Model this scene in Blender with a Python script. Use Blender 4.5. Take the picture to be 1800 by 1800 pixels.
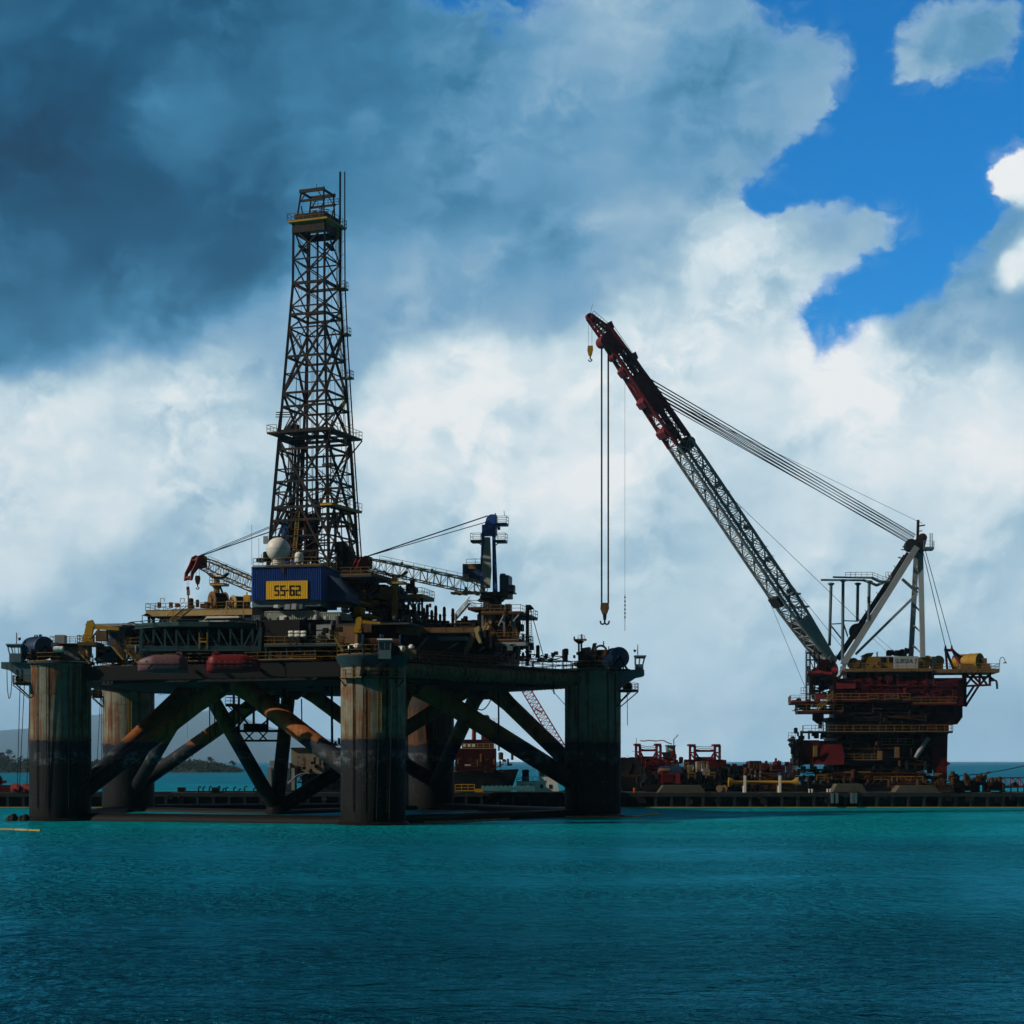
import bpy, bmesh, math, random
import numpy as np
from mathutils import Vector, Matrix
R = math.radians
random.seed(7)
scene = bpy.context.scene
for o in list(bpy.data.objects): bpy.data.objects.remove(o)
F = 3300.0; H = 9.0          # focal length in photo pixels, eye height above the water in metres

# ---------------------------------------------------------------- camera
cam = bpy.data.cameras.new('camera'); camo = bpy.data.objects.new('camera', cam)
scene.collection.objects.link(camo); scene.camera = camo
camo.location = (0, 0, H); camo.rotation_euler = (R(90), 0, 0)
cam.sensor_width = 36; cam.lens = 36*F/1800; cam.shift_y = (1338-900)/1800
cam.clip_start = 1; cam.clip_end = 60000
scene.view_settings.view_transform = 'Standard'; scene.view_settings.look = 'None'
scene.view_settings.exposure = 0.0; scene.view_settings.gamma = 1.0

# ---------------------------------------------------------------- sun
SUN = Vector((-0.82, -0.22, 0.53)).normalized()
sl = bpy.data.lights.new('sun', 'SUN'); sl.energy = 2.9; sl.angle = R(0.5); sl.color = (1.0, 0.87, 0.70)
so = bpy.data.objects.new('sun', sl); scene.collection.objects.link(so)
so.rotation_euler = SUN.to_track_quat('Z', 'Y').to_euler(); so.location = (-300, 0, 300)
SUN_EL = math.asin(SUN.z); SUN_AZ = math.atan2(SUN.x, SUN.y)

# ---------------------------------------------------------------- node expression helper
class E:
    nt = None
    def __init__(s, sock): s.s = sock
    @staticmethod
    def val(x, sock):
        if isinstance(x, E): E.nt.links.new(x.s, sock)
        else: sock.default_value = x
    @staticmethod
    def m(op, a, b=None, c=None, clamp=False):
        n = E.nt.nodes.new('ShaderNodeMath'); n.operation = op; n.use_clamp = clamp
        E.val(a, n.inputs[0])
        if b is not None: E.val(b, n.inputs[1])
        if c is not None: E.val(c, n.inputs[2])
        return E(n.outputs[0])
    def __add__(s, o): return E.m('ADD', s, o)
    __radd__ = __add__
    def __sub__(s, o): return E.m('SUBTRACT', s, o)
    def __rsub__(s, o): return E.m('SUBTRACT', o, s)
    def __mul__(s, o): return E.m('MULTIPLY', s, o)
    __rmul__ = __mul__
    def __truediv__(s, o): return E.m('DIVIDE', s, o)
def vm(op, a, b=None, c=None, out=0):
    n = E.nt.nodes.new('ShaderNodeVectorMath'); n.operation = op
    E.val(a, n.inputs[0])
    if b is not None: E.val(b, n.inputs[1])
    if c is not None: E.val(c, n.inputs[2])
    return E(n.outputs[out])
def sstep(x, a, b):
    n = E.nt.nodes.new('ShaderNodeMapRange'); n.interpolation_type = 'SMOOTHSTEP'
    E.val(x, n.inputs[0]); n.inputs[1].default_value = a; n.inputs[2].default_value = b
    n.inputs[3].default_value = 0; n.inputs[4].default_value = 1
    return E(n.outputs[0])
def xyz(v):
    n = E.nt.nodes.new('ShaderNodeSeparateXYZ'); E.val(v, n.inputs[0]); return [E(o) for o in n.outputs]
def comb(x, y, z):
    n = E.nt.nodes.new('ShaderNodeCombineXYZ')
    for i, q in enumerate((x, y, z)): E.val(q, n.inputs[i])
    return E(n.outputs[0])
def noise(v, scale, detail=4, rough=0.55, dist=0.0, color=False):
    n = E.nt.nodes.new('ShaderNodeTexNoise'); E.val(v, n.inputs['Vector'])
    n.inputs['Scale'].default_value = scale; n.inputs['Detail'].default_value = detail
    n.inputs['Roughness'].default_value = rough; n.inputs['Distortion'].default_value = dist
    return E(n.outputs[1 if color else 0])
def mixc(f, a, b):
    n = E.nt.nodes.new('ShaderNodeMix'); n.data_type = 'RGBA'
    E.val(f, n.inputs[0])
    for q, i in ((a, 6), (b, 7)):
        if isinstance(q, E): E.nt.links.new(q.s, n.inputs[i])
        else: n.inputs[i].default_value = (*q[:3], 1)
    return E(n.outputs[2])
def ramp(f, stops):
    n = E.nt.nodes.new('ShaderNodeValToRGB'); E.val(f, n.inputs[0]); cr = n.color_ramp
    while len(cr.elements) < len(stops): cr.elements.new(0.5)
    for e, (p, c) in zip(cr.elements, stops): e.position = p; e.color = (*c, 1)
    return E(n.outputs[0])
def srgb(r, g, b):
    f = lambda c: c/12.92 if c <= 0.04045 else ((c+0.055)/1.055)**2.4
    return (f(r/255), f(g/255), f(b/255))

# ---------------------------------------------------------------- world: Nishita sky with a broken cloud deck
world = bpy.data.worlds.new('World'); scene.world = world; world.use_nodes = True
nt = world.node_tree; nt.nodes.clear(); E.nt = nt
STR = 0.1
tc = nt.nodes.new('ShaderNodeTexCoord'); D = E(tc.outputs['Generated'])
dx, dy, dz = xyz(D)
az = E.m('ARCTAN2', dx, dy); el = E.m('ARCSINE', E.m('MINIMUM', E.m('MAXIMUM', dz, -0.999), 0.999))
tz = dz/E.m('MAXIMUM', E.m('SQRT', dx*dx+dy*dy), 0.15)
P0 = comb((az+az*az*az*0.33)*33.0+9.0, 13.38-tz*33.0, 0.0)      # bearing and rise of the line of sight
sky = nt.nodes.new('ShaderNodeTexSky'); sky.sky_type = 'NISHITA'; sky.sun_disc = False
sky.sun_elevation = SUN_EL; sky.sun_rotation = SUN_AZ
sky.air_density = 1.0; sky.dust_density = 0.3; sky.ozone_density = 3.0
hs = nt.nodes.new('ShaderNodeHueSaturation'); hs.inputs['Saturation'].default_value = 3.4
hs.inputs['Value'].default_value = 1.2; hs.inputs['Hue'].default_value = 0.49
nt.links.new(sky.outputs[0], hs.inputs['Color']); blue = vm('MULTIPLY', E(hs.outputs[0]), (0.0, 0.90, 1.18))

def gauss(P, cx, cy, sx, sy):
    q = vm('MULTIPLY_ADD', P, (1/sx, 1/sy, 0), (-cx/sx, -cy/sy, 0))
    return E.m('POWER', 0.367879, vm('DOT_PRODUCT', q, q, out=1))
def voro(v, scale, detail=3, rough=0.5, smooth=0.6):
    n = E.nt.nodes.new('ShaderNodeTexVoronoi'); n.voronoi_dimensions = '2D'; n.feature = 'SMOOTH_F1'; n.normalize = True
    E.val(v, n.inputs['Vector']); n.inputs['Scale'].default_value = scale; n.inputs['Detail'].default_value = detail
    n.inputs['Roughness'].default_value = rough; n.inputs['Smoothness'].default_value = smooth
    return E(n.outputs['Distance'])
warp = vm('SUBTRACT', noise(P0, 0.40, 4, 0.5, color=True), (0.5, 0.5, 0.5))
warp2 = vm('SUBTRACT', noise(P0, 1.7, 5, 0.55, color=True), (0.5, 0.5, 0.5))
P = vm('MULTIPLY_ADD', warp, (1.7, 1.2, 0), P0)
P = vm('MULTIPLY_ADD', warp2, (0.7, 0.5, 0), P)
TONE = [(0,0,.24),(2,1,.20),(4,.5,.24),(1.2,2,.14),(3,2.1,.30),(.3,3.3,.10),(2,3.9,.13),(4.5,3.2,.24),(.5,5,.25),(2.6,4.9,.22),
 (1,6.1,.31),(4.3,4.4,.22),(3,5.7,.33),(6,3.0,.36),(6,1.2,.30),(8,.9,.42),(10,1.4,.55),(7.6,3.2,.45),(9,2.5,.52),(9.5,3.8,.46),(8,4.9,.62),
 (9.9,5.0,.58),(12.6,1.4,.44),(13.7,1.0,.55),(11,.6,.66),(10.6,2.9,.55),(14.3,1.7,.60),(12.2,2.7,.54),(5.2,6.1,.6),(6.3,5.2,.58),(2.2,7.0,.78),(1,7.7,.86),
 (3.2,7.7,.83),(2.4,8.6,.86),(4.2,7.1,.74),(4.4,8.4,.72),(8,6.5,.90),(9.2,7.2,.92),(7,7.8,.88),(10,8.5,.88),(12,7,.86),(11,6.4,.86),(13.2,8.1,.80),(15,6.8,.95),(16,7.9,.90),
 (17.6,5.9,.56),(16.6,5.7,.56),(17.2,5.1,.50),(17.4,7.1,.88),(14,5.2,.78),(15.2,4.4,.64),(13,5,.86),(12.3,4.0,.64),(11.2,4.4,.66),(2,10.6,.66),(.6,9.3,.82),
 (3.6,9.9,.70),(6,9.6,.76),(8,9.6,.74),(9.5,10.4,.76),(12,10,.76),(16,9.6,.78),(14,10.1,.75),(12,12,.77),(9,12.5,.77),(16.4,12.4,.66),
 (17.9,11,.76),(1,12,.64),(3.4,12.8,.60),(5.7,12,.66),(14.2,12.2,.72),(17.7,3.5,1.0),(17.9,4.95,1.0),(16.4,1.1,.56),(15.9,.9,.62),(17.3,.8,.55)]
num = den = None
for (cx, cy, v) in TONE:
    s = 0.33 if v >= 1 else (0.62 if cx > 15.5 and cy < 1.3 else 0.84)
    if 0.36 < v < 0.70 and cy < 6.2: v -= 0.055
    g = gauss(P, cx, cy, s, s*0.9)
    if v >= 1: g = g*3.0
    num = E.m('MULTIPLY', g, v) if num is None else E.m('MULTIPLY_ADD', g, v, num)
    den = g if den is None else den+g
V = (num+0.6*0.002)/(den+0.002)
Q = vm('MULTIPLY_ADD', warp2, (0.50, 0.42, 0), vm('MULTIPLY_ADD', warp, (0.9, 0.7, 0), vm('MULTIPLY', P0, (1.0, 1.15, 1))))
def billow(q): return voro(q, 0.50, 2.6, 0.40, 0.85)*-1.0                    # heaped tops
def fine(q): return noise(q, 1.5, 6, 0.50, 0.15)
LIT = (0.20, 0.30, 0)                                                      # towards the light, up and to the left
b0 = billow(Q); b1 = billow(vm('SUBTRACT', Q, LIT)); f0 = fine(Q); f1 = fine(vm('SUBTRACT', Q, (0.10, 0.15, 0)))
nA = noise(Q, 0.55, 4, 0.5); nC = f0
lowc = sstep(V, 0.25, 0.85)                                                # brighter cumulus carries more relief
soft = sstep(noise(P0, 0.42, 2, 0.5), 0.40, 0.62)
rel = (0.48+0.52*lowc)*(0.35+0.65*sstep(tz, 0.03, 0.15))
heap = noise(Q, 0.66, 8, 0.56, 0.2); heap1 = noise(vm('SUBTRACT', Q, (0.14, 0.24, 0)), 0.66, 8, 0.56, 0.2)
heap2 = noise(vm('MULTIPLY_ADD', warp2, (0.7, 0.5, 0), vm('ADD', Q, (3.7, 1.9, 0))), 1.9, 8, 0.60, 0.2)
puff = sstep(heap, 0.46, 0.58); tuft = sstep(heap2, 0.48, 0.60)            # separate heads of cloud with firm edges
V = V+(nA-0.5)*0.24*rel+(b0+0.42)*0.18*rel+(b0-b1)*0.34*rel*(0.3+0.7*soft)
V = V+rel*((puff-0.5)*0.075*(0.3+0.7*soft)+(heap-0.5)*0.16+(heap-heap1)*0.36*(0.3+0.7*soft)+(tuft-0.5)*0.035*soft)
V = (V-0.66)*1.12+0.645
# openings of blue sky
HOLES = [(8.7,-.25,1.0,.75),(7.8,-.4,.6,.5),(13.8,-.35,1.1,.8),(15.0,.1,1.0,.75),(16.2,-.35,1.3,.68),(17.9,-.3,1.1,.75),(18.2,1.0,.36,1.1),
 (15.35,.9,.30,.7),(15.25,1.9,.55,.8),(16.6,2.35,1.4,.62),(15.2,2.6,1.0,.7),(14.2,3.2,1.0,.50),(15.6,3.3,1.2,.65),(16.9,3.1,.8,.9),(16.5,4.2,.75,.8),
 (15.9,4.95,.85,.5),(15.1,5.45,.7,.42),(14.5,5.9,.4,.5),(17.9,2.3,.7,.7),(13.5,3.6,.4,.28),(17.0,3.9,.5,.5)]
Pb = vm('MULTIPLY_ADD', warp, (0.7, 0.6, 0), P0); Pb = vm('MULTIPLY_ADD', warp2, (0.55, 0.5, 0), Pb)
b = None
for h in HOLES:
    g = gauss(Pb, *h); b = g if b is None else b+g
b = b-gauss(Pb, 17.75, 3.5, .42, .40)*1.6-gauss(Pb, 17.95, 4.95, .38, .30)*1.0
wisp = noise(vm('MULTIPLY', vm('MULTIPLY_ADD', warp2, (0.9, 0.9, 0), P0), (0.8, 1.3, 1)), 1.5, 8, 0.62, 0.4)
hsum = b
b = b+(nA-0.5)*0.5-(heap-0.5)*1.1-(heap2-0.5)*0.5-(b0+0.42)*0.25+(wisp-0.5)*1.5
B = sstep(b, 0.10, 0.80)*sstep(hsum, 0.06, 0.30)
B = B*(1.0-0.30*sstep(wisp, 0.50, 0.70)*(1.0-sstep(b, 0.8, 1.5)))
rim = B*(1.0-B)
V = V+rim*0.35
cloud = ramp(V, [(0.0, srgb(4,56,88)), (0.14, srgb(18,82,118)), (0.3, srgb(56,122,160)), (0.45, srgb(98,153,190)), (0.58, srgb(138,176,203)),
                 (0.7, srgb(170,200,216)), (0.83, srgb(208,226,234)), (0.93, srgb(230,239,242)), (1.0, srgb(244,246,246))])
cloud = vm('SCALE', cloud, None); cloud.s.node.inputs[3].default_value = 1/STR
low = E.m('POWER', 0.367879, E.m('ABSOLUTE', tz)*30.0)
cloud = vm('MULTIPLY', cloud, comb(low*0.85+1.0, low*0.9+1.0, low*0.95+1.0))
front = mixc(B, cloud, blue)
# unseen dark cover added away from the view, so camera-facing sides stay dim
behind = sstep(E.m('ABSOLUTE', az), 0.5, 1.25)
high = sstep(el, 0.48, 1.0)
shut = E.m('MAXIMUM', behind, high)
dark = tuple(c/STR for c in (0.017, 0.030, 0.040))
out = mixc(shut, front, dark)
bg = nt.nodes.new('ShaderNodeBackground'); bg.inputs['Strength'].default_value = STR
nt.links.new(out.s, bg.inputs['Color'])
wo = nt.nodes.new('ShaderNodeOutputWorld'); nt.links.new(bg.outputs[0], wo.inputs['Surface'])
world.cycles.sampling_method = 'MANUAL'; world.cycles.sample_map_resolution = 1024

# ---------------------------------------------------------------- mesh helpers
def W(px, py, d): return Vector(((px-900)*d/F, d, H+(1338-py)*d/F))
def thing(name, label, cat, loc, group=None):
    o = bpy.data.objects.new(name, None); scene.collection.objects.link(o)
    o.location = loc; o.empty_display_size = 1; o['label'] = label; o['category'] = cat
    if group: o['group'] = group
    return o
def tag(o, label, cat, group=None):
    o['label'] = label; o['category'] = cat
    if group: o['group'] = group
    return o
def rootloc(o):
    v = Vector((0, 0, 0))
    while o is not None: v = v+o.location; o = o.parent
    return v
class MB:
    def __init__(s): s.v = []; s.f = []; s.pr = []
    def add(s, vs, fs):
        n = len(s.v); s.pr.append((n, len(vs), len(s.f), len(fs))); s.v += [Vector(v) for v in vs]; s.f += [tuple(i+n for i in f) for f in fs]; return s
    def hexa(s, b, t):            # four bottom corners, four top corners
        return s.add(list(b)+list(t), [(3,2,1,0),(4,5,6,7),(0,1,5,4),(1,2,6,5),(2,3,7,6),(3,0,4,7)])
    def box(s, c, sx, sy, sz, yaw=0):      # centre of the base
        c = Vector(c); U = Vector((math.cos(yaw), -math.sin(yaw), 0))*sx/2; Vv = Vector((math.sin(yaw), math.cos(yaw), 0))*sy/2
        b = [c-U-Vv, c+U-Vv, c+U+Vv, c-U+Vv]; z = Vector((0,0,sz))
        return s.hexa(b, [q+z for q in b])
    def frame(s, a, b, up=None):
        w = (b-a); L = w.length or 1e-6; w = w/L
        up = Vector((0,0,1)) if up is None else Vector(up)
        if abs(w.dot(up)) > 0.98: up = Vector((0,1,0))
        x = w.cross(up).normalized(); return w, x, x.cross(w).normalized()
    def tube(s, a, b, r, n=6, r2=None):
        a, b = Vector(a), Vector(b); w, x, y = s.frame(a, b); r2 = r if r2 is None else r2
        vs = []
        for c, q in ((a, r), (b, r2)):
            for i in range(n):
                t = 2*math.pi*i/n; vs.append(c+x*(q*math.cos(t))+y*(q*math.sin(t)))
        fs = [(i, (i+1) % n, n+(i+1) % n, n+i) for i in range(n)]+[tuple(range(n))[::-1], tuple(range(n, 2*n))]
        return s.add(vs, fs)
    def bar(s, a, b, w, h=None, up=None):
        a, b = Vector(a), Vector(b); h = w if h is None else h
        d, x, y = s.frame(a, b, up); x = x*w/2; y = y*h/2
        return s.hexa([a-x-y, a+x-y, a+x+y, a-x+y], [b-x-y, b+x-y, b+x+y, b-x+y])
    def path(s, pts, r, n=5):
        pts = [Vector(p) for p in pts]
        for a, b in zip(pts[:-1], pts[1:]):
            if (b-a).length > 1e-4: s.tube(a, b, r, n)
        return s
    def lathe(s, c, prof, n=24, ax=None, x=None):   # prof: (radius, height along the axis)
        c = Vector(c); w = Vector((0,0,1)) if ax is None else Vector(ax).normalized()
        xx = (Vector((1,0,0)) if abs(w.x) < 0.9 else Vector((0,1,0))); xx = (xx-w*xx.dot(w)).normalized(); yy = w.cross(xx)
        vs = []; fs = []
        for (r, h) in prof:
            for i in range(n):
                t = 2*math.pi*i/n; vs.append(c+w*h+xx*(r*math.cos(t))+yy*(r*math.sin(t)))
        for k in range(len(prof)-1):
            for i in range(n): fs.append((k*n+i, k*n+(i+1) % n, (k+1)*n+(i+1) % n, (k+1)*n+i))
        fs += [tuple(range(n))[::-1], tuple(range((len(prof)-1)*n, len(prof)*n))]
        return s.add(vs, fs)
    def prism(s, poly, z0, z1):
        n = len(poly); vs = [(p[0], p[1], z0) for p in poly]+[(p[0], p[1], z1) for p in poly]
        return s.add(vs, [tuple(range(n))[::-1], tuple(range(n, 2*n))]+[(i, (i+1) % n, n+(i+1) % n, n+i) for i in range(n)])
    def extrude(s, pts, vec):     # any planar outline pushed along vec
        n = len(pts); vec = Vector(vec); vs = [Vector(p) for p in pts]+[Vector(p)+vec for p in pts]
        return s.add(vs, [tuple(range(n))[::-1], tuple(range(n, 2*n))]+[(i, (i+1) % n, n+(i+1) % n, n+i) for i in range(n)])
    def sphere(s, c, r, n=20, m=12, zs=1.0):
        return s.lathe(c, [(max(r*math.sin(math.pi*k/m), 1e-3), -r*zs*math.cos(math.pi*k/m)) for k in range(m+1)], n)
    # --- steelwork
    def rail(s, pts, h=1.15, step=1.7, r=0.045):
        pts = [Vector(p) for p in pts]; up = Vector((0,0,h))
        for a, b in zip(pts[:-1], pts[1:]):
            L = (b-a).length; k = max(1, round(L/step))
            for i in range(k+1):
                q = a.lerp(b, i/k); s.bar(q, q+up, r*1.7)
            s.tube(a+up, b+up, r, 4); s.tube(a+up*0.52, b+up*0.52, r*0.8, 4); s.bar(a+up*0.05, b+up*0.05, r, 0.14)
        return s
    def stair(s, a, b, w, wd=None):      # a foot, b head
        a, b = Vector(a), Vector(b); d = b-a; hd = Vector((d.x, d.y, 0)).normalized(); side = Vector((-hd.y, hd.x, 0))*w/2
        n = max(3, int(abs(d.z)/0.24))
        for q in (-1, 1):
            s.bar(a+side*q, b+side*q, 0.10, 0.26)
            s.tube(a+side*q+Vector((0,0,1)), b+side*q+Vector((0,0,1)), 0.045, 4); s.tube(a+side*q+Vector((0,0,.55)), b+side*q+Vector((0,0,.55)), 0.035, 4)
            for i in range(0, n+1, 4):
                p = a.lerp(b, i/n)+side*q; s.bar(p, p+Vector((0,0,1)), 0.06)
        for i in range(n):
            p = a.lerp(b, (i+.5)/n); s.bar(p-side, p+side, 0.24, 0.05)
        return s
    def ladder(s, a, b, w=0.5, r=0.04, side=(1,0,0), step=0.35, cage=0):
        a, b = Vector(a), Vector(b); sd = Vector(side).normalized()*w/2
        s.bar(a-sd, b-sd, r*2); s.bar(a+sd, b+sd, r*2)
        n = max(2, int((b-a).length/step))
        for i in range(n):
            p = a.lerp(b, (i+.5)/n); s.tube(p-sd, p+sd, r*0.7, 4)
        return s
    def truss(s, a, b, ca, cb, n, rc, rb, cross=False):
        # lattice between two square sections: ca, cb lists of four corner offsets
        a, b = Vector(a), Vector(b)
        A = [a+Vector(q) for q in ca]; B = [b+Vector(q) for q in cb]
        for p, q in zip(A, B): s.tube(p, q, rc, 6)
        for k in range(4):
            p0, p1 = A[k], A[(k+1) % 4]; q0, q1 = B[k], B[(k+1) % 4]
            for i in range(n):
                t0, t1 = i/n, (i+1)/n
                x0, x1 = p0.lerp(q0, t0), p1.lerp(q1, t0); y0, y1 = p0.lerp(q0, t1), p1.lerp(q1, t1)
                s.tube(x0, x1, rb, 4)
                if cross: s.tube(x0, y1, rb, 4); s.tube(x1, y0, rb, 4)
                elif i % 2: s.tube(x0, y1, rb, 4)
                else: s.tube(x1, y0, rb, 4)
        return s
    def pieces(s):
        """primitives grouped by nearness: far apart groups become parts of their own"""
        if len(s.pr) < 2 or len(s.pr) > 900: return None
        V = np.array([tuple(v) for v in s.v]); lo = np.array([V[a:a+n].min(0) for a, n, _, _ in s.pr]); hi = np.array([V[a:a+n].max(0) for a, n, _, _ in s.pr])
        sz = (hi-lo).max(1); lab = list(range(len(s.pr)))
        gap = np.maximum(0, np.maximum(lo[:,None]-hi[None], lo[None]-hi[:,None])); gap = np.sqrt((gap**2).sum(2))
        near = gap < np.maximum(0.02, 0.42*np.maximum(sz[:,None], sz[None]))
        comp = -np.ones(len(s.pr), int); k = 0
        for i in range(len(s.pr)):
            if comp[i] >= 0: continue
            st = [i]; comp[i] = k
            while st:
                j = st.pop()
                for q in np.nonzero(near[j] & (comp < 0))[0]: comp[q] = k; st.append(q)
            k += 1
        if k < 2: return None
        out = []
        for c in range(k):
            m = MB()
            for i in np.nonzero(comp == c)[0]:
                a, n, f, g = s.pr[i]; m.add(s.v[a:a+n], [tuple(q-a for q in x) for x in s.f[f:f+g]])
            out.append(m)
        return sorted(out, key=lambda m: -len(m.v))
    def build(s, name, mat, parent=None, smooth=True, ang=0.7, split=True):
        if not s.v: return None
        if split:
            ps = s.pieces()
            if ps:
                if parent is None:
                    lo = [min(v[i] for v in s.v) for i in range(3)]; hi = [max(v[i] for v in s.v) for i in range(3)]
                    root = bpy.data.objects.new(name, None); scene.collection.objects.link(root); root.location = ((lo[0]+hi[0])/2, (lo[1]+hi[1])/2, lo[2])
                    for p in ps: p.build(name, mat, root, smooth, ang, False)
                    return root
                return [p.build(name, mat, parent, smooth, ang, False) for p in ps][0]
        me = bpy.data.meshes.new(name)
        if parent is None:
            xs = [v.x for v in s.v]; ys = [v.y for v in s.v]; zs = [v.z for v in s.v]
            off = Vector(((min(xs)+max(xs))/2, (min(ys)+max(ys))/2, min(zs)))
        else: off = rootloc(parent)
        me.from_pydata([tuple(v-off) for v in s.v], [], s.f); me.materials.append(mat); me.validate(); me.update()
        bm = bmesh.new(); bm.from_mesh(me); bmesh.ops.recalc_face_normals(bm, faces=bm.faces); bm.to_mesh(me); bm.free()
        if smooth: me.shade_smooth(); me.set_sharp_from_angle(angle=ang)
        o = bpy.data.objects.new(name, me); scene.collection.objects.link(o)
        if parent is None: o.location = off
        else: o.parent = parent
        return o
class PL:
    """an upright working plane through (px, distance) turned by yaw: maps picture directions on it to points"""
    def __init__(s, px, d, yaw):
        s.O = Vector(((px-900)*d/F, d, 0)); y = R(yaw); s.yaw = y
        s.U = Vector((math.cos(y), -math.sin(y), 0)); s.V = Vector((math.sin(y), math.cos(y), 0))
    def p(s, px, py, v=0.0):
        b = s.O+s.V*v; k = (px-900)/F; u = (k*b.y-b.x)/(s.U.x-k*s.U.y); w = b+s.U*u
        w.z = H+(1338-py)*w.y/F; return w
    def rect(s, px0, px1, py0, py1, v=0.0):
        m = (px0+px1)/2; a, b = s.p(px0, py1, v), s.p(px1, py1, v); z0 = s.p(m, py1, v).z; z1 = s.p(m, py0, v).z
        return a, b, z0, z1
    def box(s, mb, px0, px1, py0, py1, v0, v1):
        a, b, z0, z1 = s.rect(px0, px1, py0, py1, v0); dv = s.V*(v1-v0)
        q = [a, b, b+dv, a+dv]
        return mb.hexa([Vector((t.x, t.y, z0)) for t in q], [Vector((t.x, t.y, z1)) for t in q])
    def deck(s, mbp, mbr, px0, px1, py, v0, v1, th=0.35, sides='flrb', h=1.15):
        """a plate at py with railings on chosen sides"""
        a, b, z0, z1 = s.rect(px0, px1, py, py, v0); dv = s.V*(v1-v0)
        q = [Vector((t.x, t.y, z0)) for t in (a, b, b+dv, a+dv)]
        if mbp is not None: mbp.hexa([t-Vector((0,0,th)) for t in q], q)
        if mbr is not None:
            i = 0.06
            for ch, e in (('f', (0,1)), ('r', (1,2)), ('b', (2,3)), ('l', (3,0))):
                if ch in sides: mbr.rail([q[e[0]], q[e[1]]], h)
        return q

# ---------------------------------------------------------------- materials
def new_mat(name):
    m = bpy.data.materials.new(name); m.use_nodes = True; nt = m.node_tree; nt.nodes.clear(); E.nt = nt
    o = nt.nodes.new('ShaderNodeOutputMaterial'); b = nt.nodes.new('ShaderNodeBsdfPrincipled'); nt.links.new(b.outputs[0], o.inputs[0])
    tc = nt.nodes.new('ShaderNodeTexCoord'); return m, b, E(tc.outputs['Object'])
RUST = (0.080, 0.028, 0.009); RUST2 = (0.028, 0.011, 0.006)
def paint(name, col, rust=0.35, rough=0.6, metal=0.0, grime=0.5, streak=True, spec=None):
    m, b, c = new_mat(name)
    n1 = noise(c, 0.55, 6, 0.65); n2 = noise(vm('MULTIPLY', c, (1.6, 1.6, 0.16)), 1.0, 5, 0.6); n3 = noise(c, 3.5, 5, 0.7)
    g = noise(c, 0.22, 4, 0.6)
    base = mixc(sstep(n3*0.5+g*0.5, 0.42, 0.66)*grime, col, tuple(x*0.42 for x in col))
    f = (n1*0.5+n2*0.5) if streak else n1
    f = f*0.8+n3*0.2
    t = 0.66-0.30*rust
    base = mixc(sstep(f, t, t+0.10)*min(1, rust*1.6), base, RUST)
    base = mixc(sstep(f, t+0.07, t+0.15)*min(1, rust*1.3), base, RUST2)
    E.val(base, b.inputs['Base Color'])
    b.inputs['Roughness'].default_value = rough; b.inputs['Metallic'].default_value = metal
    b.inputs['Specular IOR Level'].default_value = spec if spec is not None else (0.3 if max(col) > 0.1 else 0.12)
    bp = E.nt.nodes.new('ShaderNodeBump'); bp.inputs['Strength'].default_value = 0.25; bp.inputs['Distance'].default_value = 0.06
    E.val(n3, bp.inputs['Height']); E.nt.links.new(bp.outputs[0], b.inputs['Normal'])
    return m
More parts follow.
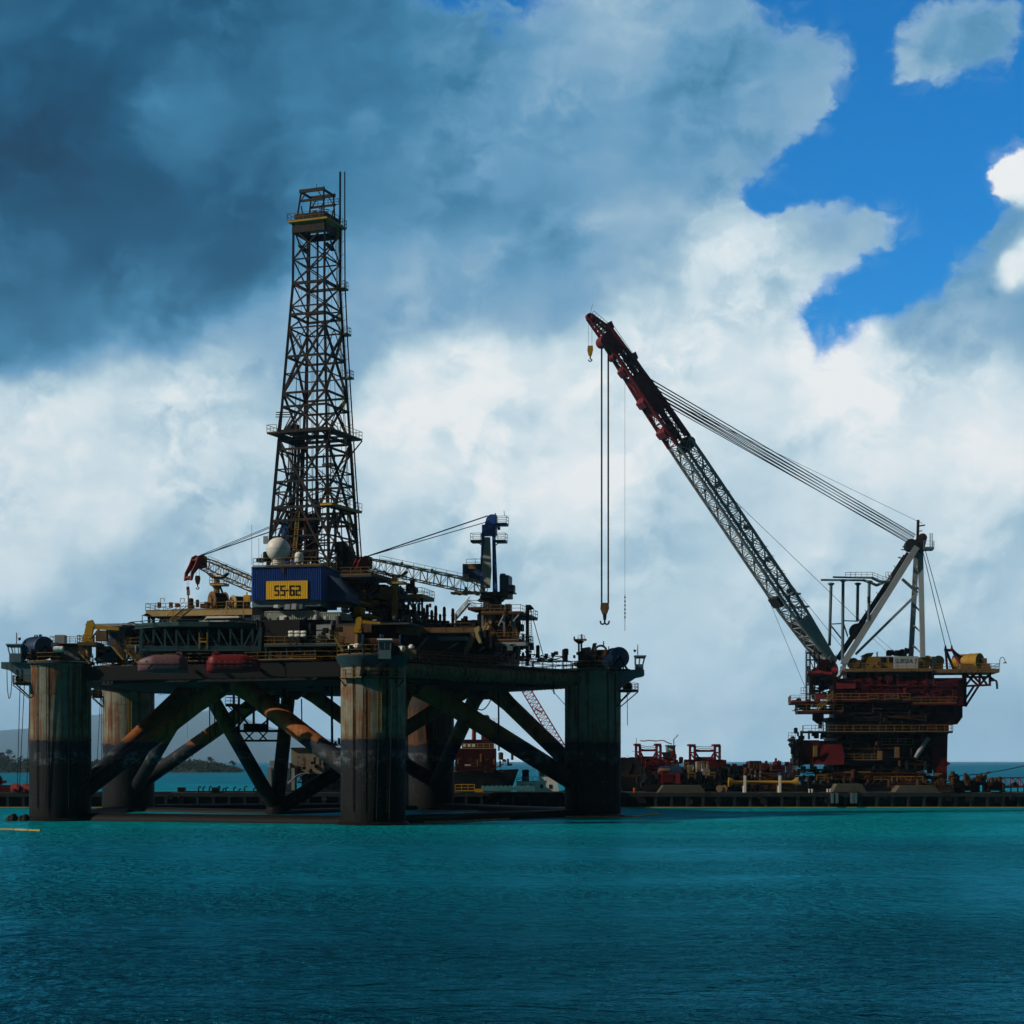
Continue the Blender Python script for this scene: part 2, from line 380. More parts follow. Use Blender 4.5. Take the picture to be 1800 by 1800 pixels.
def banded(name, col, rust, seed):
    """hull steel of the legs: paint above, a dark boot-top line, scraped and fouled steel below (measured up from the water)"""
    m, b, c = new_mat(name)
    x, y, z = xyz(c)
    cs = vm('ADD', c, (seed*13.1, seed*7.7, 0))
    n1 = noise(vm('MULTIPLY', cs, (0.9, 0.9, 0.055)), 1.0, 6, 0.6); n2 = noise(cs, 0.30, 6, 0.65); n3 = noise(cs, 2.2, 6, 0.7)
    n4 = noise(vm('MULTIPLY', cs, (3.2, 3.2, 0.09)), 1.0, 4, 0.6)
    base = mixc(sstep(n2, 0.4, 0.65)*0.6, col, tuple(q*0.55 for q in col))
    n5 = noise(vm('MULTIPLY', cs, (0.5, 0.5, 0.9)), 1.0, 6, 0.7)
    f = n1*0.60+n4*0.18+n2*0.22
    t = 0.585-0.2*rust
    base = mixc(sstep(f, t, t+0.09)*0.95, base, (0.17, 0.058, 0.014))
    base = mixc(sstep(f, t+0.07, t+0.16)*0.9, base, (0.05, 0.019, 0.01))
    seam = sstep(E.m('ABSOLUTE', E.m('FRACT', z*0.36)-0.5), 0.485, 0.498)
    base = mixc(seam*0.35, base, tuple(q*0.3 for q in col))
    zz = z+(n2-0.5)*1.5+(n3-0.5)*0.5
    rusty = mixc(0.7, base, (0.11, 0.05, 0.02))
    base = mixc(1.0-sstep(zz, 12.0, 13.4), base, rusty)
    zb = z+(n5-0.5)*1.6+(n3-0.5)*0.5
    band = mixc(sstep(n3, 0.45, 0.6)*0.5, (0.010, 0.017, 0.033), (0.03, 0.035, 0.045))
    base = mixc(1.0-sstep(zb, 11.9, 12.15), base, band)
    scr = mixc(sstep(n5*0.55+n1*0.3+n3*0.15, 0.47, 0.60), (0.015, 0.02, 0.026), (0.10, 0.125, 0.15))
    base = mixc(1.0-sstep(zb+(n1-0.5)*1.4, 10.4, 10.9), base, scr)
    foul = mixc(sstep(n3*0.7+n2*0.3, 0.52, 0.66), (0.008, 0.010, 0.012), (0.045, 0.05, 0.055))
    base = mixc(1.0-sstep(z+(n2-0.5)*4.0+(n5-0.5)*3.0, 8.0, 9.8), base, foul)
    base = mixc((1.0-sstep(z+(n5-0.5)*3.2, 1.0, 3.4))*0.9, base, (0.004, 0.0045, 0.004))
    E.val(base, b.inputs['Base Color']); b.inputs['Roughness'].default_value = 0.7; b.inputs['Specular IOR Level'].default_value = 0.2
    bp = E.nt.nodes.new('ShaderNodeBump'); bp.inputs['Strength'].default_value = 0.35; bp.inputs['Distance'].default_value = 0.1
    E.val(n3, bp.inputs['Height']); E.nt.links.new(bp.outputs[0], b.inputs['Normal'])
    return m
def glass(name):
    m, b, c = new_mat(name); b.inputs['Base Color'].default_value = (0.02, 0.03, 0.035, 1); b.inputs['Roughness'].default_value = 0.08; return m
M = dict(
 column=banded('column_paint', (0.215, 0.225, 0.180), 0.62, 1), shadecolumn=banded('shaded_column_paint', (0.040, 0.038, 0.032), 0.45, 3), brace=banded('brace_paint', (0.32, 0.105, 0.030), 0.5, 5),  # the rear leg's own paint is darkened to imitate its shade
 hull=paint('hull_steel', (0.015, 0.018, 0.021), 0.15), deck=paint('deck_steel', (0.055, 0.065, 0.072), 0.4),
 teal=paint('teal_steel', (0.034, 0.078, 0.094), 0.15), blue=paint('blue_paint', (0.010, 0.072, 0.34), 0.12, 0.5), navy=paint('navy_paint', (0.012, 0.05, 0.14), 0.12, 0.5),
 yellow=paint('yellow_paint', (0.56, 0.31, 0.010), 0.25), railing=paint('railing_paint', (0.24, 0.15, 0.035), 0.3), tan=paint('tan_steel', (0.20, 0.115, 0.048), 0.55),
 white=paint('white_paint', (0.82, 0.81, 0.76), 0.06, 0.45, grime=0.25), cream=paint('cream_steel', (0.48, 0.35, 0.15), 0.2), red=paint('red_paint', (0.19, 0.012, 0.018), 0.25),
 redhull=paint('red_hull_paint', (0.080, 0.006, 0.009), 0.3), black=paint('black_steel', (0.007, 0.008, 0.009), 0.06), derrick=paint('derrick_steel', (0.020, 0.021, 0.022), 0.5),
 rust=paint('rusty_steel', (0.065, 0.030, 0.013), 0.6), rope=paint('wire_rope', (0.03, 0.032, 0.035), 0.1), palegreen=paint('pale_green_paint', (0.33, 0.40, 0.35), 0.2),
 grey=paint('grey_paint', (0.28, 0.32, 0.35), 0.12), lightgrey=paint('light_grey_paint', (0.36, 0.39, 0.40), 0.12), greyblue=paint('grey_blue_paint', (0.10, 0.17, 0.21), 0.15),
 brightred=paint('bright_red_paint', (0.42, 0.03, 0.05), 0.1), darkred=paint('dark_red_paint', (0.035, 0.004, 0.006), 0.3), orange=paint('orange_paint', (0.55, 0.10, 0.01), 0.1), faded=paint('faded_pink_grp', (0.15, 0.072, 0.085), 0.0, 0.5, grime=0.7), scarlet=paint('scarlet_grp', (0.15, 0.006, 0.009), 0.0, 0.5),
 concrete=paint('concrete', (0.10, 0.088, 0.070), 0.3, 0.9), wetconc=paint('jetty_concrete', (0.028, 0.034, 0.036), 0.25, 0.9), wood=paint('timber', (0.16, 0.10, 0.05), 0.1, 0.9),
 rubber=paint('rubber', (0.012, 0.012, 0.013), 0.0, 0.8), tarp=paint('blue_tarpaulin', (0.012, 0.03, 0.075), 0.0, 0.6), boomy=paint('float_boom', (0.50, 0.38, 0.06), 0.1), glass=glass('dark_glass'),
 tealroof=paint('teal_sheet', (0.08, 0.30, 0.36), 0.05), dirtywhite=paint('weathered_white_paint', (0.30, 0.25, 0.18), 0.55), signyellow=paint('sign_yellow', (0.78, 0.45, 0.012), 0.05, grime=0.2), winchyellow=paint('winch_yellow', (0.36, 0.20, 0.010), 0.3), dimyellow=paint('dull_yellow_paint', (0.22, 0.12, 0.012), 0.4), ladder=paint('ladder_paint', (0.42, 0.27, 0.03), 0.3))
# ---------------------------------------------------------------- water
def struct(o, name=None): o['kind'] = 'structure'; return o
def make_water():
    m, b, c = new_mat('sea_water')
    x, y, z = xyz(c)
    # water colour by distance: dark in front, turquoise round the rig, bluer far out
    bed = noise(vm('MULTIPLY', c, (0.006, 0.012, 1)), 1.0, 4, 0.55)
    yy = y+(bed-0.5)*190.0
    col = mixc(sstep(yy, 70, 170), (0.001, 0.044, 0.074), (0.003, 0.150, 0.230))
    col = mixc(sstep(yy, 190, 262), col, (0.0, 0.27, 0.33))
    col = mixc(sstep(yy, 430, 900), col, (0.002, 0.13, 0.19))
    col = mixc(sstep(yy, 1200, 3200), col, (0.001, 0.07, 0.13))
    E.val(col, b.inputs['Base Color'])
    b.inputs['Roughness'].default_value = 0.16; b.inputs['IOR'].default_value = 1.33; b.inputs['Specular IOR Level'].default_value = 0.0
    wv = noise(vm('MULTIPLY', c, (0.22, 0.34, 1)), 1.0, 3, 0.5, 0.4)
    w2 = noise(vm('MULTIPLY', c, (0.80, 0.72, 1)), 1.0, 4, 0.55, 0.5)
    w3 = noise(vm('MULTIPLY', c, (0.05, 0.11, 1)), 1.0, 3, 0.5)
    w4 = noise(vm('MULTIPLY', c, (2.1, 1.7, 1)), 1.0, 3, 0.55)
    hgt = wv*0.9+(w2*0.66+w4*0.20)*(0.15+w3*1.7)*(0.35+1.3*sstep(noise(vm('MULTIPLY', c, (0.011, 0.030, 1)), 1.0, 3, 0.5), 0.36, 0.64))
    bp = E.nt.nodes.new('ShaderNodeBump'); bp.inputs['Strength'].default_value = 1.0; bp.inputs['Distance'].default_value = 2.0
    E.val(hgt, bp.inputs['Height']); E.nt.links.new(bp.outputs[0], b.inputs['Normal'])
    nt = E.nt; gl = nt.nodes.new('ShaderNodeBsdfGlossy'); gl.inputs['Roughness'].default_value = 0.18; nt.links.new(bp.outputs[0], gl.inputs['Normal'])
    gl.inputs['Color'].default_value = (0.10, 0.66, 0.90, 1)
    fr = nt.nodes.new('ShaderNodeFresnel'); fr.inputs['IOR'].default_value = 1.33; nt.links.new(bp.outputs[0], fr.inputs['Normal'])
    mx = nt.nodes.new('ShaderNodeMixShader'); E.val(E.m('MINIMUM', E(fr.outputs[0])*0.9, 0.42), mx.inputs[0])
    nt.links.new(b.outputs[0], mx.inputs[1]); nt.links.new(gl.outputs[0], mx.inputs[2])
    out = [n for n in nt.nodes if n.type == 'OUTPUT_MATERIAL'][0]; nt.links.new(mx.outputs[0], out.inputs[0])
    mb = MB(); X = 12200
    ys = [-400, 60, 400, 1200, 27200]
    for a, q in zip(ys[:-1], ys[1:]): mb.add([(-X,a,0),(X,a,0),(X,q,0),(-X,q,0)], [(0,1,2,3)])
    me = bpy.data.meshes.new('water'); me.from_pydata([tuple(v) for v in mb.v], [], mb.f); me.materials.append(m)
    o = bpy.data.objects.new('water', me); scene.collection.objects.link(o); struct(o)
make_water()

# ---------------------------------------------------------------- far hills, headland and its wood
def lerp_tab(x, tab):
    if x <= tab[0][0]: return tab[0][1]
    for (a, p), (b, q) in zip(tab[:-1], tab[1:]):
        if x <= b: return p+(q-p)*(x-a)/(b-a)
    return tab[-1][1]
def make_hills():
    mb = MB(); d = 25000.0; tab = [(-500,1300),(-100,1270),(0,1284),(60,1281),(120,1262),(190,1254),(250,1270),(320,1256),(380,1247),(430,1262),(480,1280),(540,1292),(600,1302),(680,1322),(740,1332),(800,1339)]
    N = 130; rows = [(-1800,0.0),(-1100,0.45),(-500,0.8),(0,1.0),(800,0.5),(1600,0.0)]
    rnd = random.Random(3); jit = [[rnd.uniform(-1,1) for _ in range(N+1)] for _ in rows]
    vs = []
    for r, (dv, k) in enumerate(rows):
        for i in range(N+1):
            px = -500+1300*i/N; h = H+(1338-lerp_tab(px, tab))*d/F
            hh = max(-1, h*k+(jit[r][i]*9+jit[r][(i//4)*4]*15)*k*(1-k*0.75)+11*math.sin(i*0.55+r)*(k > 0.9)*0.35)
            vs.append(((px-900)*d/F, d+dv+jit[r][i]*20*(k < 1), hh if k > 0 else -2))
    fs = [(r*(N+1)+i, r*(N+1)+i+1, (r+1)*(N+1)+i+1, (r+1)*(N+1)+i) for r in range(len(rows)-1) for i in range(N)]
    mb.add(vs, fs); o = mb.build('hills', paint('hill_forest', (0.05, 0.07, 0.04), 0.0, 0.95, grime=0.3), None); struct(o)
make_hills()
leafm = None
def leaf_mat(name, a, c2):
    m, b, c = new_mat(name); n = noise(c, 0.35, 4, 0.6); E.val(mixc(sstep(n, 0.38, 0.62), a, c2), b.inputs['Base Color'])
    b.inputs['Roughness'].default_value = 0.8; b.inputs['Specular IOR Level'].default_value = 0.15; return m
M['leaf'] = leaf_mat('mangrove_leaf', (0.030, 0.050, 0.016), (0.062, 0.075, 0.028)); M['leaf2'] = leaf_mat('tree_leaf', (0.022, 0.036, 0.014), (0.045, 0.055, 0.022))
M['bark'] = paint('bark', (0.06, 0.045, 0.03), 0.0, 0.9)
def crown(mb, c, rx, rz, n, rnd, ls=0.55):
    lobes = [(Vector((rnd.uniform(-1,1)*rx*0.6, rnd.uniform(-1,1)*rx*0.6, rnd.uniform(-0.5,0.7)*rz)), rnd.uniform(0.35,0.6)) for _ in range(6)]
    for i in range(n):
        lc, lr = rnd.choice(lobes); d = Vector((rnd.gauss(0,1), rnd.gauss(0,1), rnd.gauss(0,1))).normalized()*rnd.uniform(0.55,1.05)
        p = Vector(c)+lc+Vector((d.x*rx*lr, d.y*rx*lr, d.z*rz*lr))
        a = Vector((rnd.gauss(0,1), rnd.gauss(0,1), rnd.gauss(0,1))).normalized(); bq = a.orthogonal().normalized(); cq = a.cross(bq)
        s = ls*rnd.uniform(0.6,1.3)
        mb.add([p-bq*s, p+cq*s*0.6, p+bq*s, p-cq*s*0.6], [(0,1,2,3)])
def make_headland():
    rnd = random.Random(11); D0 = 1490.0
    gnd = MB(); pts = []; N = 60
    for i in range(N+1):
        px = -260+690*i/N; e = min(1, (430-px)/90.0)*min(1, (px+260)/60); pts.append((px, e))
    vs = []
    for dv, k in ((0, -0.3), (10, 0.5), (40, 2.2), (90, 2.4), (170, -0.3)):
        for px, e in pts:
            w = W(px, 1338, D0+dv+(1-e)*25+rnd.uniform(-3,3)); vs.append((w.x, w.y, -0.4+max(0, k+0.4)*max(e, 0.02)))
    fs = [(r*(N+1)+i, r*(N+1)+i+1, (r+1)*(N+1)+i+1, (r+1)*(N+1)+i) for r in range(4) for i in range(N)]
    gnd.add(vs, fs); struct(gnd.build('headland', paint('headland_soil', (0.06, 0.055, 0.03), 0.0, 0.95), None))
    wood = MB(); tab = [(-260,1326),(0,1324),(40,1328),(70,1330),(160,1333),(190,1331),(260,1331),(300,1331),(330,1332),(380,1338),(410,1345),(425,1354)]
    for k in range(900):
        px = rnd.uniform(-255, 425); dv = rnd.uniform(3, 95)**1.0; d = D0+dv
        topz = H+(1338-lerp_tab(px, tab))*D0/F; topz *= rnd.uniform(0.55, 1.0)*(0.55+0.45*min(1, dv/30))
        w = W(px, 1338, d); rz = rnd.uniform(1.6, 3.0); rx = rnd.uniform(2.0, 3.8)
        crown(wood, (w.x, w.y, max(0.9, topz-rz)), rx, rz, 34, rnd, 0.75)
        if topz > 4: crown(wood, (w.x, w.y, max(0.9, topz-rz*2.6)), rx*1.1, rz, 16, rnd, 0.8)
    o = wood.build('mangrove_wood', M['leaf'], None, smooth=False, split=False); o['kind'] = 'stuff'
    trees = [(15,1317,'tall tree rising above the mangroves left of the rig'), (3,1322,'round tree at the left picture edge above the mangroves'),
             (333,1322,'broad tree standing out of the headland between the rig legs'), (372,1329,'flat topped tree near the low end of the headland'), (411,1337,'last small tree at the tip of the headland')]
    for px, py, lab in trees:
        d = D0+22; w = W(px, py, d); base = 1.0; h = w.z-base
        t = thing('headland_tree', lab, 'tree', (w.x, d, base), 'trees on the headland')
        tr = MB(); top = Vector((w.x, d, base+h*0.8)); tr.tube((w.x, d, base-0.5), top, 0.32, 7, 0.12)
        for q in range(5):
            a = q*1.3; tr.tube((w.x, d, base+h*(0.45+0.06*q)), top+Vector((math.cos(a)*2.2, math.sin(a)*2.2, 0.6)), 0.12, 5, 0.04)
        tr.build('trunk', M['bark'], t)
        cr = MB(); crown(cr, (w.x, d, base+h-2.3), 3.4, 2.2, 170, rnd, 0.6); cr.build('crown', M['leaf2'], t, smooth=False, split=False)
make_headland()

# ---------------------------------------------------------------- haze
def make_haze():
    mb = MB(); mb.hexa([(-12000,-300,-1),(12000,-300,-1),(12000,27000,-1),(-12000,27000,-1)], [(-12000,-300,760),(12000,-300,760),(12000,27000,760),(-12000,27000,760)])
    m = bpy.data.materials.new('air_haze'); m.use_nodes = True; nt = m.node_tree; nt.nodes.clear()
    o = nt.nodes.new('ShaderNodeOutputMaterial'); v = nt.nodes.new('ShaderNodeVolumePrincipled')
    v.inputs['Color'].default_value = (0.85, 0.94, 1.0, 1); v.inputs['Density'].default_value = 0.00005; v.inputs['Anisotropy'].default_value = 0.88
    nt.links.new(v.outputs[0], o.inputs['Volume'])
    h = mb.build('haze', m, None, smooth=False, split=False); h['kind'] = 'stuff'
make_haze()

scene.cycles.volume_bounces = 2
scene.cycles.diffuse_bounces = 1
# ================================================================ drilling rig on five legs
RIGC = Vector((-32.0, 311.0, 0))
LEG = {}
for k, (px, d) in dict(A=(106,286), B=(656,267.5), C=(1042,309.5), E=(755,354), D=(226,339)).items():
    w = W(px, 1338, d); LEG[k] = Vector((w.x, w.y, 0))
RING = ['A', 'B', 'C', 'E', 'D']
Z3 = Vector((0,0,1))
rig = thing('drilling_rig', 'rusty five legged drilling rig floating by the jetty with a dark multi storey deck', 'drilling rig', (RIGC.x, RIGC.y, 0))
RAD = 4.62; TOPZ = 23.7
def zat(py, d): return H+(1338-py)*d/F
def rim(c, a, r): return c+Vector((math.cos(a)*r, math.sin(a)*r, 0))
# --- the legs
for k in RING:
    c = LEG[k]; mb = MB()
    prof = [(RAD*0.98,-3), (RAD,0.5), (RAD,8), (RAD,16), (RAD,20.5), (RAD,TOPZ-0.5), (RAD+0.10,TOPZ-0.45), (RAD+0.10,TOPZ)]
    mb.lathe(c, prof, 48)
    for z in (12.15, 19.2): mb.lathe(c, [(RAD+.005,z-.06),(RAD+.05,z-.06),(RAD+.05,z+.06),(RAD+.005,z+.06)], 48)
    leg = mb.build('leg', M['shadecolumn' if k == 'E' else 'column'], rig)
    leg['label'] = dict(A='pale leg with rust streaks at the left end', B='front leg with broad rust streaks and a white stripe', C='right hand leg with grey green paint', E='rusty rear leg behind the front leg with its shade painted in', D='tan rear leg on the left')[k]
    f = MB()   # collar just above the water and the top deck
    f.lathe(c, [(RAD+0.4,-1.5),(RAD+0.6,-1.2),(RAD+0.6,0.15),(RAD+0.2,0.45)], 36); f.build('footing', M['black'], leg)
    t = MB(); t.lathe(c, [(RAD+0.15,TOPZ),(RAD+0.55,TOPZ+.02),(RAD+0.55,TOPZ+.30),(0.2,TOPZ+.32)], 40); t.build('deck_plate', M['deck'], leg)
    # vertical service pipes and the inspection ladder on the seaward side
    out = (c-RIGC); out.z = 0; oa = math.atan2(out.y, out.x)
    p = MB()
    for da, r in ((-0.55,.07),(-0.2,.05),(0.5,.09),(0.85,.05)):
        face = -math.pi/2+da if k in 'ABC' else oa+da
        q = rim(c, face, RAD+0.16); p.tube(q+Z3*2, q+Z3*(TOPZ-.2), r, 6)
        for z in range(4, 23, 4): p.bar(rim(c, face, RAD)+Z3*z, q+Z3*z, .12)
    p.build('pipe', M['black'], leg)
    # gallery two storeys below the top
    gz = {'A':20.8,'B':20.7,'C':20.6,'D':20.6,'E':20.4}[k]
    ga = {'A':math.pi,'B':-math.pi/2+.02,'C':0.0,'D':math.pi,'E':math.pi/2}[k]; ext = {'A':2.4,'B':0.9,'C':2.9,'D':1.9,'E':1.0}[k]; sp = {'A':.62,'B':.95,'C':.62,'D':.5,'E':.5}[k]
    g = MB(); gr = MB(); n = 8; inn = [rim(c, ga-sp+2*sp*i/n, RAD-.02)+Z3*gz for i in range(n+1)]; ou = [rim(c, ga-sp+2*sp*i/n, RAD+ext)+Z3*gz for i in range(n+1)]
    for i in range(n): g.hexa([inn[i]-Z3*.15, ou[i]-Z3*.15, ou[i+1]-Z3*.15, inn[i+1]-Z3*.15], [inn[i], ou[i], ou[i+1], inn[i+1]])
    for i in (0, 3, 5, n): g.bar(ou[i]-Z3*.2, rim(c, ga-sp+2*sp*i/n, RAD-.05)+Z3*(gz-ext*0.75-.5), .14)
    g.build('gallery', M['black'], leg); gr.rail([inn[0]]+ou+[inn[n]], 1.15, 1.2); gr.build('railing', M['railing'], leg)
    if k in 'BDE':
        l = MB(); q = rim(c, -math.pi/2+.25, RAD+.18); l.ladder(q+Z3*13, q+Z3*(TOPZ+.8), .55, .04, (1,0,0)); l.build('ladder', M['ladder'], leg)
    fl = MB()      # fairlead under the gallery and the mooring chains dropping from it
    for da in (-.22, .22):
        q = rim(c, ga+da, RAD+min(ext,1.6)*.75); fl.lathe(q+Z3*(gz+.7), [(.05,-.2),(.75,-.2),(.75,.2),(.05,.2)], 14, ax=(math.sin(ga),-math.cos(ga),0)); fl.extrude([q+Z3*(gz+.2)+Vector((-.5,0,0)), q+Z3*(gz+.2)+Vector((.5,0,0)), q+Z3*(gz+2.6)+Vector((.1,0,0)), q+Z3*(gz+2.6)+Vector((-.1,0,0))], (0,.3,0))
    fl.build('fairlead', M['black'], leg)
# leg top flares: sponsons that carry the winch cabins
for k, px0, px1, pya, pyb in (('A',15,60,1168,1186), ('C',1085,1131,1183,1196)):
    c = LEG[k]; d = c.y; sgn = -1 if k == 'A' else 1; mb = MB()
    x0 = c.x+sgn*(RAD-1.0); x1 = c.x+sgn*(RAD+3.7); zt = TOPZ+.28
    for y0, y1 in ((d-2.6, d+2.2),):
        pr = [Vector((x0,y0,zt)), Vector((x1,y0,zt)), Vector((x1,y0,zt-1.0)), Vector((x1-sgn*1.2,y0,zt-1.25)), Vector((c.x+sgn*(RAD-.1),y0,zt-3.0)), Vector((x0,y0,zt-3.2))]
        mb.extrude(pr, (0,y1-y0,0))
    mb.build('sponson', M['greyblue'], rig)
c = LEG['B']; mb = MB(); a0 = -math.pi/2
for i in range(16):
    a, b = a0-1.35+2.7*i/16, a0-1.35+2.7*(i+1)/16
    q = [rim(c,a,RAD-.02)+Z3*(TOPZ-1.5), rim(c,b,RAD-.02)+Z3*(TOPZ-1.5), rim(c,b,RAD-.5)+Z3*(TOPZ-1.5), rim(c,a,RAD-.5)+Z3*(TOPZ-1.5)]
    u = [rim(c,a,RAD+.85)+Z3*(TOPZ+.1), rim(c,b,RAD+.85)+Z3*(TOPZ+.1), rim(c,b,RAD-.5)+Z3*(TOPZ+.1), rim(c,a,RAD-.5)+Z3*(TOPZ+.1)]
    mb.hexa(q, u)
mb.build('sponson', M['teal'], rig)
# --- waterline ring, upper ring beams
for i in range(5):
    a, b = LEG[RING[i]], LEG[RING[(i+1) % 5]]; dr = (b-a).normalized()
    t = MB(); t.tube(a+Z3*-0.15, b+Z3*-0.15, 1.35, 20); t.build('lower_ring_tube', M['black'], rig)
    t = MB(); p0, p1 = a+dr*(RAD-.2)+Z3*22.35, b-dr*(RAD-.2)+Z3*22.35
    if i in (0, 4): t.bar(p0-Z3*.15, p1-Z3*.15, 1.9, 2.1)
    else: t.tube(p0, p1, 1.1, 20)
    n = 36
    for j in range(1, n if i not in (0, 4) else 0):
        p = p0.lerp(p1, j/n); t.lathe(p, [(1.08,-.07),(1.19,-.07),(1.19,.07),(1.08,.07)], 20, ax=dr)
    o = t.build('upper_ring_beam', M['tan'] if i in (1,2) else M['black'], rig)
    if i in (1, 2): o['label'] = 'rust streaked ribbed beam joining two legs'
    w = MB(); nrm = Vector((dr.y, -dr.x, 0))
    if i in (1, 2, 3):
        q = [p0+Z3*1.3+nrm*.9, p1+Z3*1.3+nrm*.9]; w.hexa([q[0]-Z3*.2, q[1]-Z3*.2, q[1]-nrm*1.8-Z3*.2, q[0]-nrm*1.8-Z3*.2], [q[0], q[1], q[1]-nrm*1.8, q[0]-nrm*1.8]); w.rail(q, 1.5, 2.6, .06); w.rail([q[0]-nrm*1.8, q[1]-nrm*1.8], 1.5, 2.6, .05); w.build('walkway', M['rust'], rig)
# --- deck box
def pent(r, turn=0.0, cut=0.0):
    pts = []
    for k in RING:
        v = LEG[k]-RIGC; u = v.normalized()
        if cut:
            s = Vector((-u.y, u.x, 0))*cut; pts += [RIGC+u*r-s, RIGC+u*r+s]
        else: pts.append(RIGC+u*r)
    return [(p.x, p.y) for p in pts]
hull = MB(); hull.prism(pent(35.5, cut=6.5), 21.0, 23.8); ho = hull.build('lower_hull', M['hull'], rig, smooth=False)
hull = MB(); hull.prism(pent(29.5, cut=8.0), 23.8, 30.2); hull.build('upper_hull', M['black'], rig, smooth=False)
st = MB(); pp = pent(35.5, cut=6.5)
for i in range(len(pp)):
    a, b = Vector((*pp[i], 0)), Vector((*pp[(i+1) % len(pp)], 0)); L = (b-a).length; n = max(2, int(L/1.6)); nr = Vector(((b-a).y, -(b-a).x, 0)).normalized()
    for j in range(n): q = a.lerp(b, (j+.5)/n)+nr*.08; st.bar(q+Z3*21.1, q+Z3*23.7, .12, .22)
    st.bar(a+nr*.25+Z3*23.9, b+nr*.25+Z3*23.9, .5, .18); st.bar(a+nr*.12+Z3*21.0, b+nr*.12+Z3*21.0, .24, .2)
st.build('hull_stiffener', M['hull'], rig)
hr = MB(); q = [Vector((*p, 24.0)) for p in pp]; hr.rail(q+[q[0]], 1.15, 1.9); hr.build('deck_railing', M['railing'], rig)
# --- sloping braces from the legs up to the nodes under the deck, and their node boxes
def node(px, py, d): return W(px, py, d)
N = dict(AD=node(352,1192,312), AB=node(408,1192,290), DE=node(510,1192,324), CE=node(850,1195,322), BC=node(716,1192,295), P=node(486,1424,318))
def lg(k, z): return LEG[k]+Z3*z
BR = [('A','AD',1.5,1.42),('D','AD',2.0,1.15),('A','AB',1.6,1.2),('B','AB',5.2,1.42),('D','DE',3.5,1.25),('E','DE',5.2,1.25),('E','CE',2.0,1.3),('C','CE',5.0,1.35),('B','BC',3.0,1.3),('C','BC',3.6,1.5)]
for k, nn, z, r in BR:
    t = MB(); a = lg(k, z); b = N[nn]; t.tube(a, b, r, 24); d = (b-a).normalized(); t.tube(b-d*6.5, b-d*2.2, r*1.0+.02, 24, r*1.32)
    t.build('brace', M['brace'], rig)
for nn in ('AD', 'DE', 'CE'):
    t = MB(); t.tube(N['P'], N[nn], 1.2, 24); t.build('brace', M['brace'], rig)
for nn in ('AD','AB','DE','CE','BC'):
    t = MB(); c = N[nn]; t.lathe(Vector((c.x,c.y,0)), [(1.3,19.6),(2.6,20.6),(3.2,21.4),(3.2,22.0)], 20); t.build('brace_node', M['hull'], rig)
t = MB(); t.lathe(Vector((N['P'].x,N['P'].y,0)), [(1.6,-2),(1.9,.2),(1.7,1.2),(.4,1.9)], 20); t.tube(Vector((N['P'].x,N['P'].y,-.2)), lg('D',-.2), 1.0, 14); t.tube(Vector((N['P'].x,N['P'].y,-.2)), lg('E',-.2), 1.0, 14); t.build('lower_node', M['black'], rig)
# moonpool trusswork hanging under the deck
t = MB(); pm = PL(470, 311, 12)
for px in (411, 420, 446, 470, 500):
    t.bar(pm.p(px, 1205), pm.p(px, 1287 if px < 415 or px > 440 else 1300), .35)
for py in (1243, 1285): t.bar(pm.p(408, py), pm.p(506, py), .4)
t.bar(pm.p(424,1302), pm.p(488,1302), .35)
for a, b in ((412,446),(446,412),(446,500),(500,446)): t.bar(pm.p(a,1243), pm.p(b,1285), .25)
for a, b in ((430,446),(446,430),(455,470),(470,455)): t.bar(pm.p(a,1286), pm.p(b,1302), .2)
t.hexa([pm.p(430,1243,0), pm.p(492,1243,0), pm.p(492,1243,6), pm.p(430,1243,6)], [pm.p(430,1222,0), pm.p(492,1222,0), pm.p(492,1222,6), pm.p(430,1222,6)])
t.hexa([pm.p(428,1285,1), pm.p(470,1285,1), pm.p(470,1285,5), pm.p(428,1285,5)], [pm.p(428,1272,1), pm.p(470,1272,1), pm.p(470,1272,5), pm.p(428,1272,5)])
t.build('moonpool_frame', M['black'], rig)
t = MB(); tr = MB(); pm.deck(t, tr, 396, 411, 1238, -1.5, 1.0); t.bar(pm.p(398,1238,-1), pm.p(412,1252,0), .15); t.build('moonpool_platform', M['black'], rig); tr.build('railing', M['cream'], rig)
# hanging hoses, cables and drain pipes under the deck
hz = MB()
def hang(x0, y0, x1, y1, sag, d, r=.09, n=14):
    pts = []
    for i in range(n+1):
        s = i/n; pts.append(W(x0+(x1-x0)*s, y0+(y1-y0)*s+sag*4*s*(1-s), d))
    hz.path(pts, r)
hang(328,1254,348,1218,22,300,.13); hang(278,1211,312,1196,6,320,.03); hang(278,1221,314,1197,8,320,.03); hang(840,1246,872,1205,16,315,.1)
hang(566,1224,571,1203,3,292,.05)
for px, y0, y1, r in ((368,1222,1305,.09),(377,1240,1295,.1),(583,1200,1322,.2),(530,1228,1306,.1),(329,1255,1297,.02),(342,1205,1257,.03),(973,1200,1220,.1),(876,1196,1320,.14),(602,1196,1300,.05),(876,1210,1298,.05)):
    hz.tube(W(px,y0,300), W(px+1,y1,300), r, 6)
for px, y, w_, h_ in ((575,1206,6,9),(594,1204,10,6),(546,1204,8,5),(478,1243,6,3),(440,1226,9,4)):
    hz.box(W(px,y+h_,300), w_*.09, .6, h_*.09)
hz.build('hanging_hose', M['black'], rig)
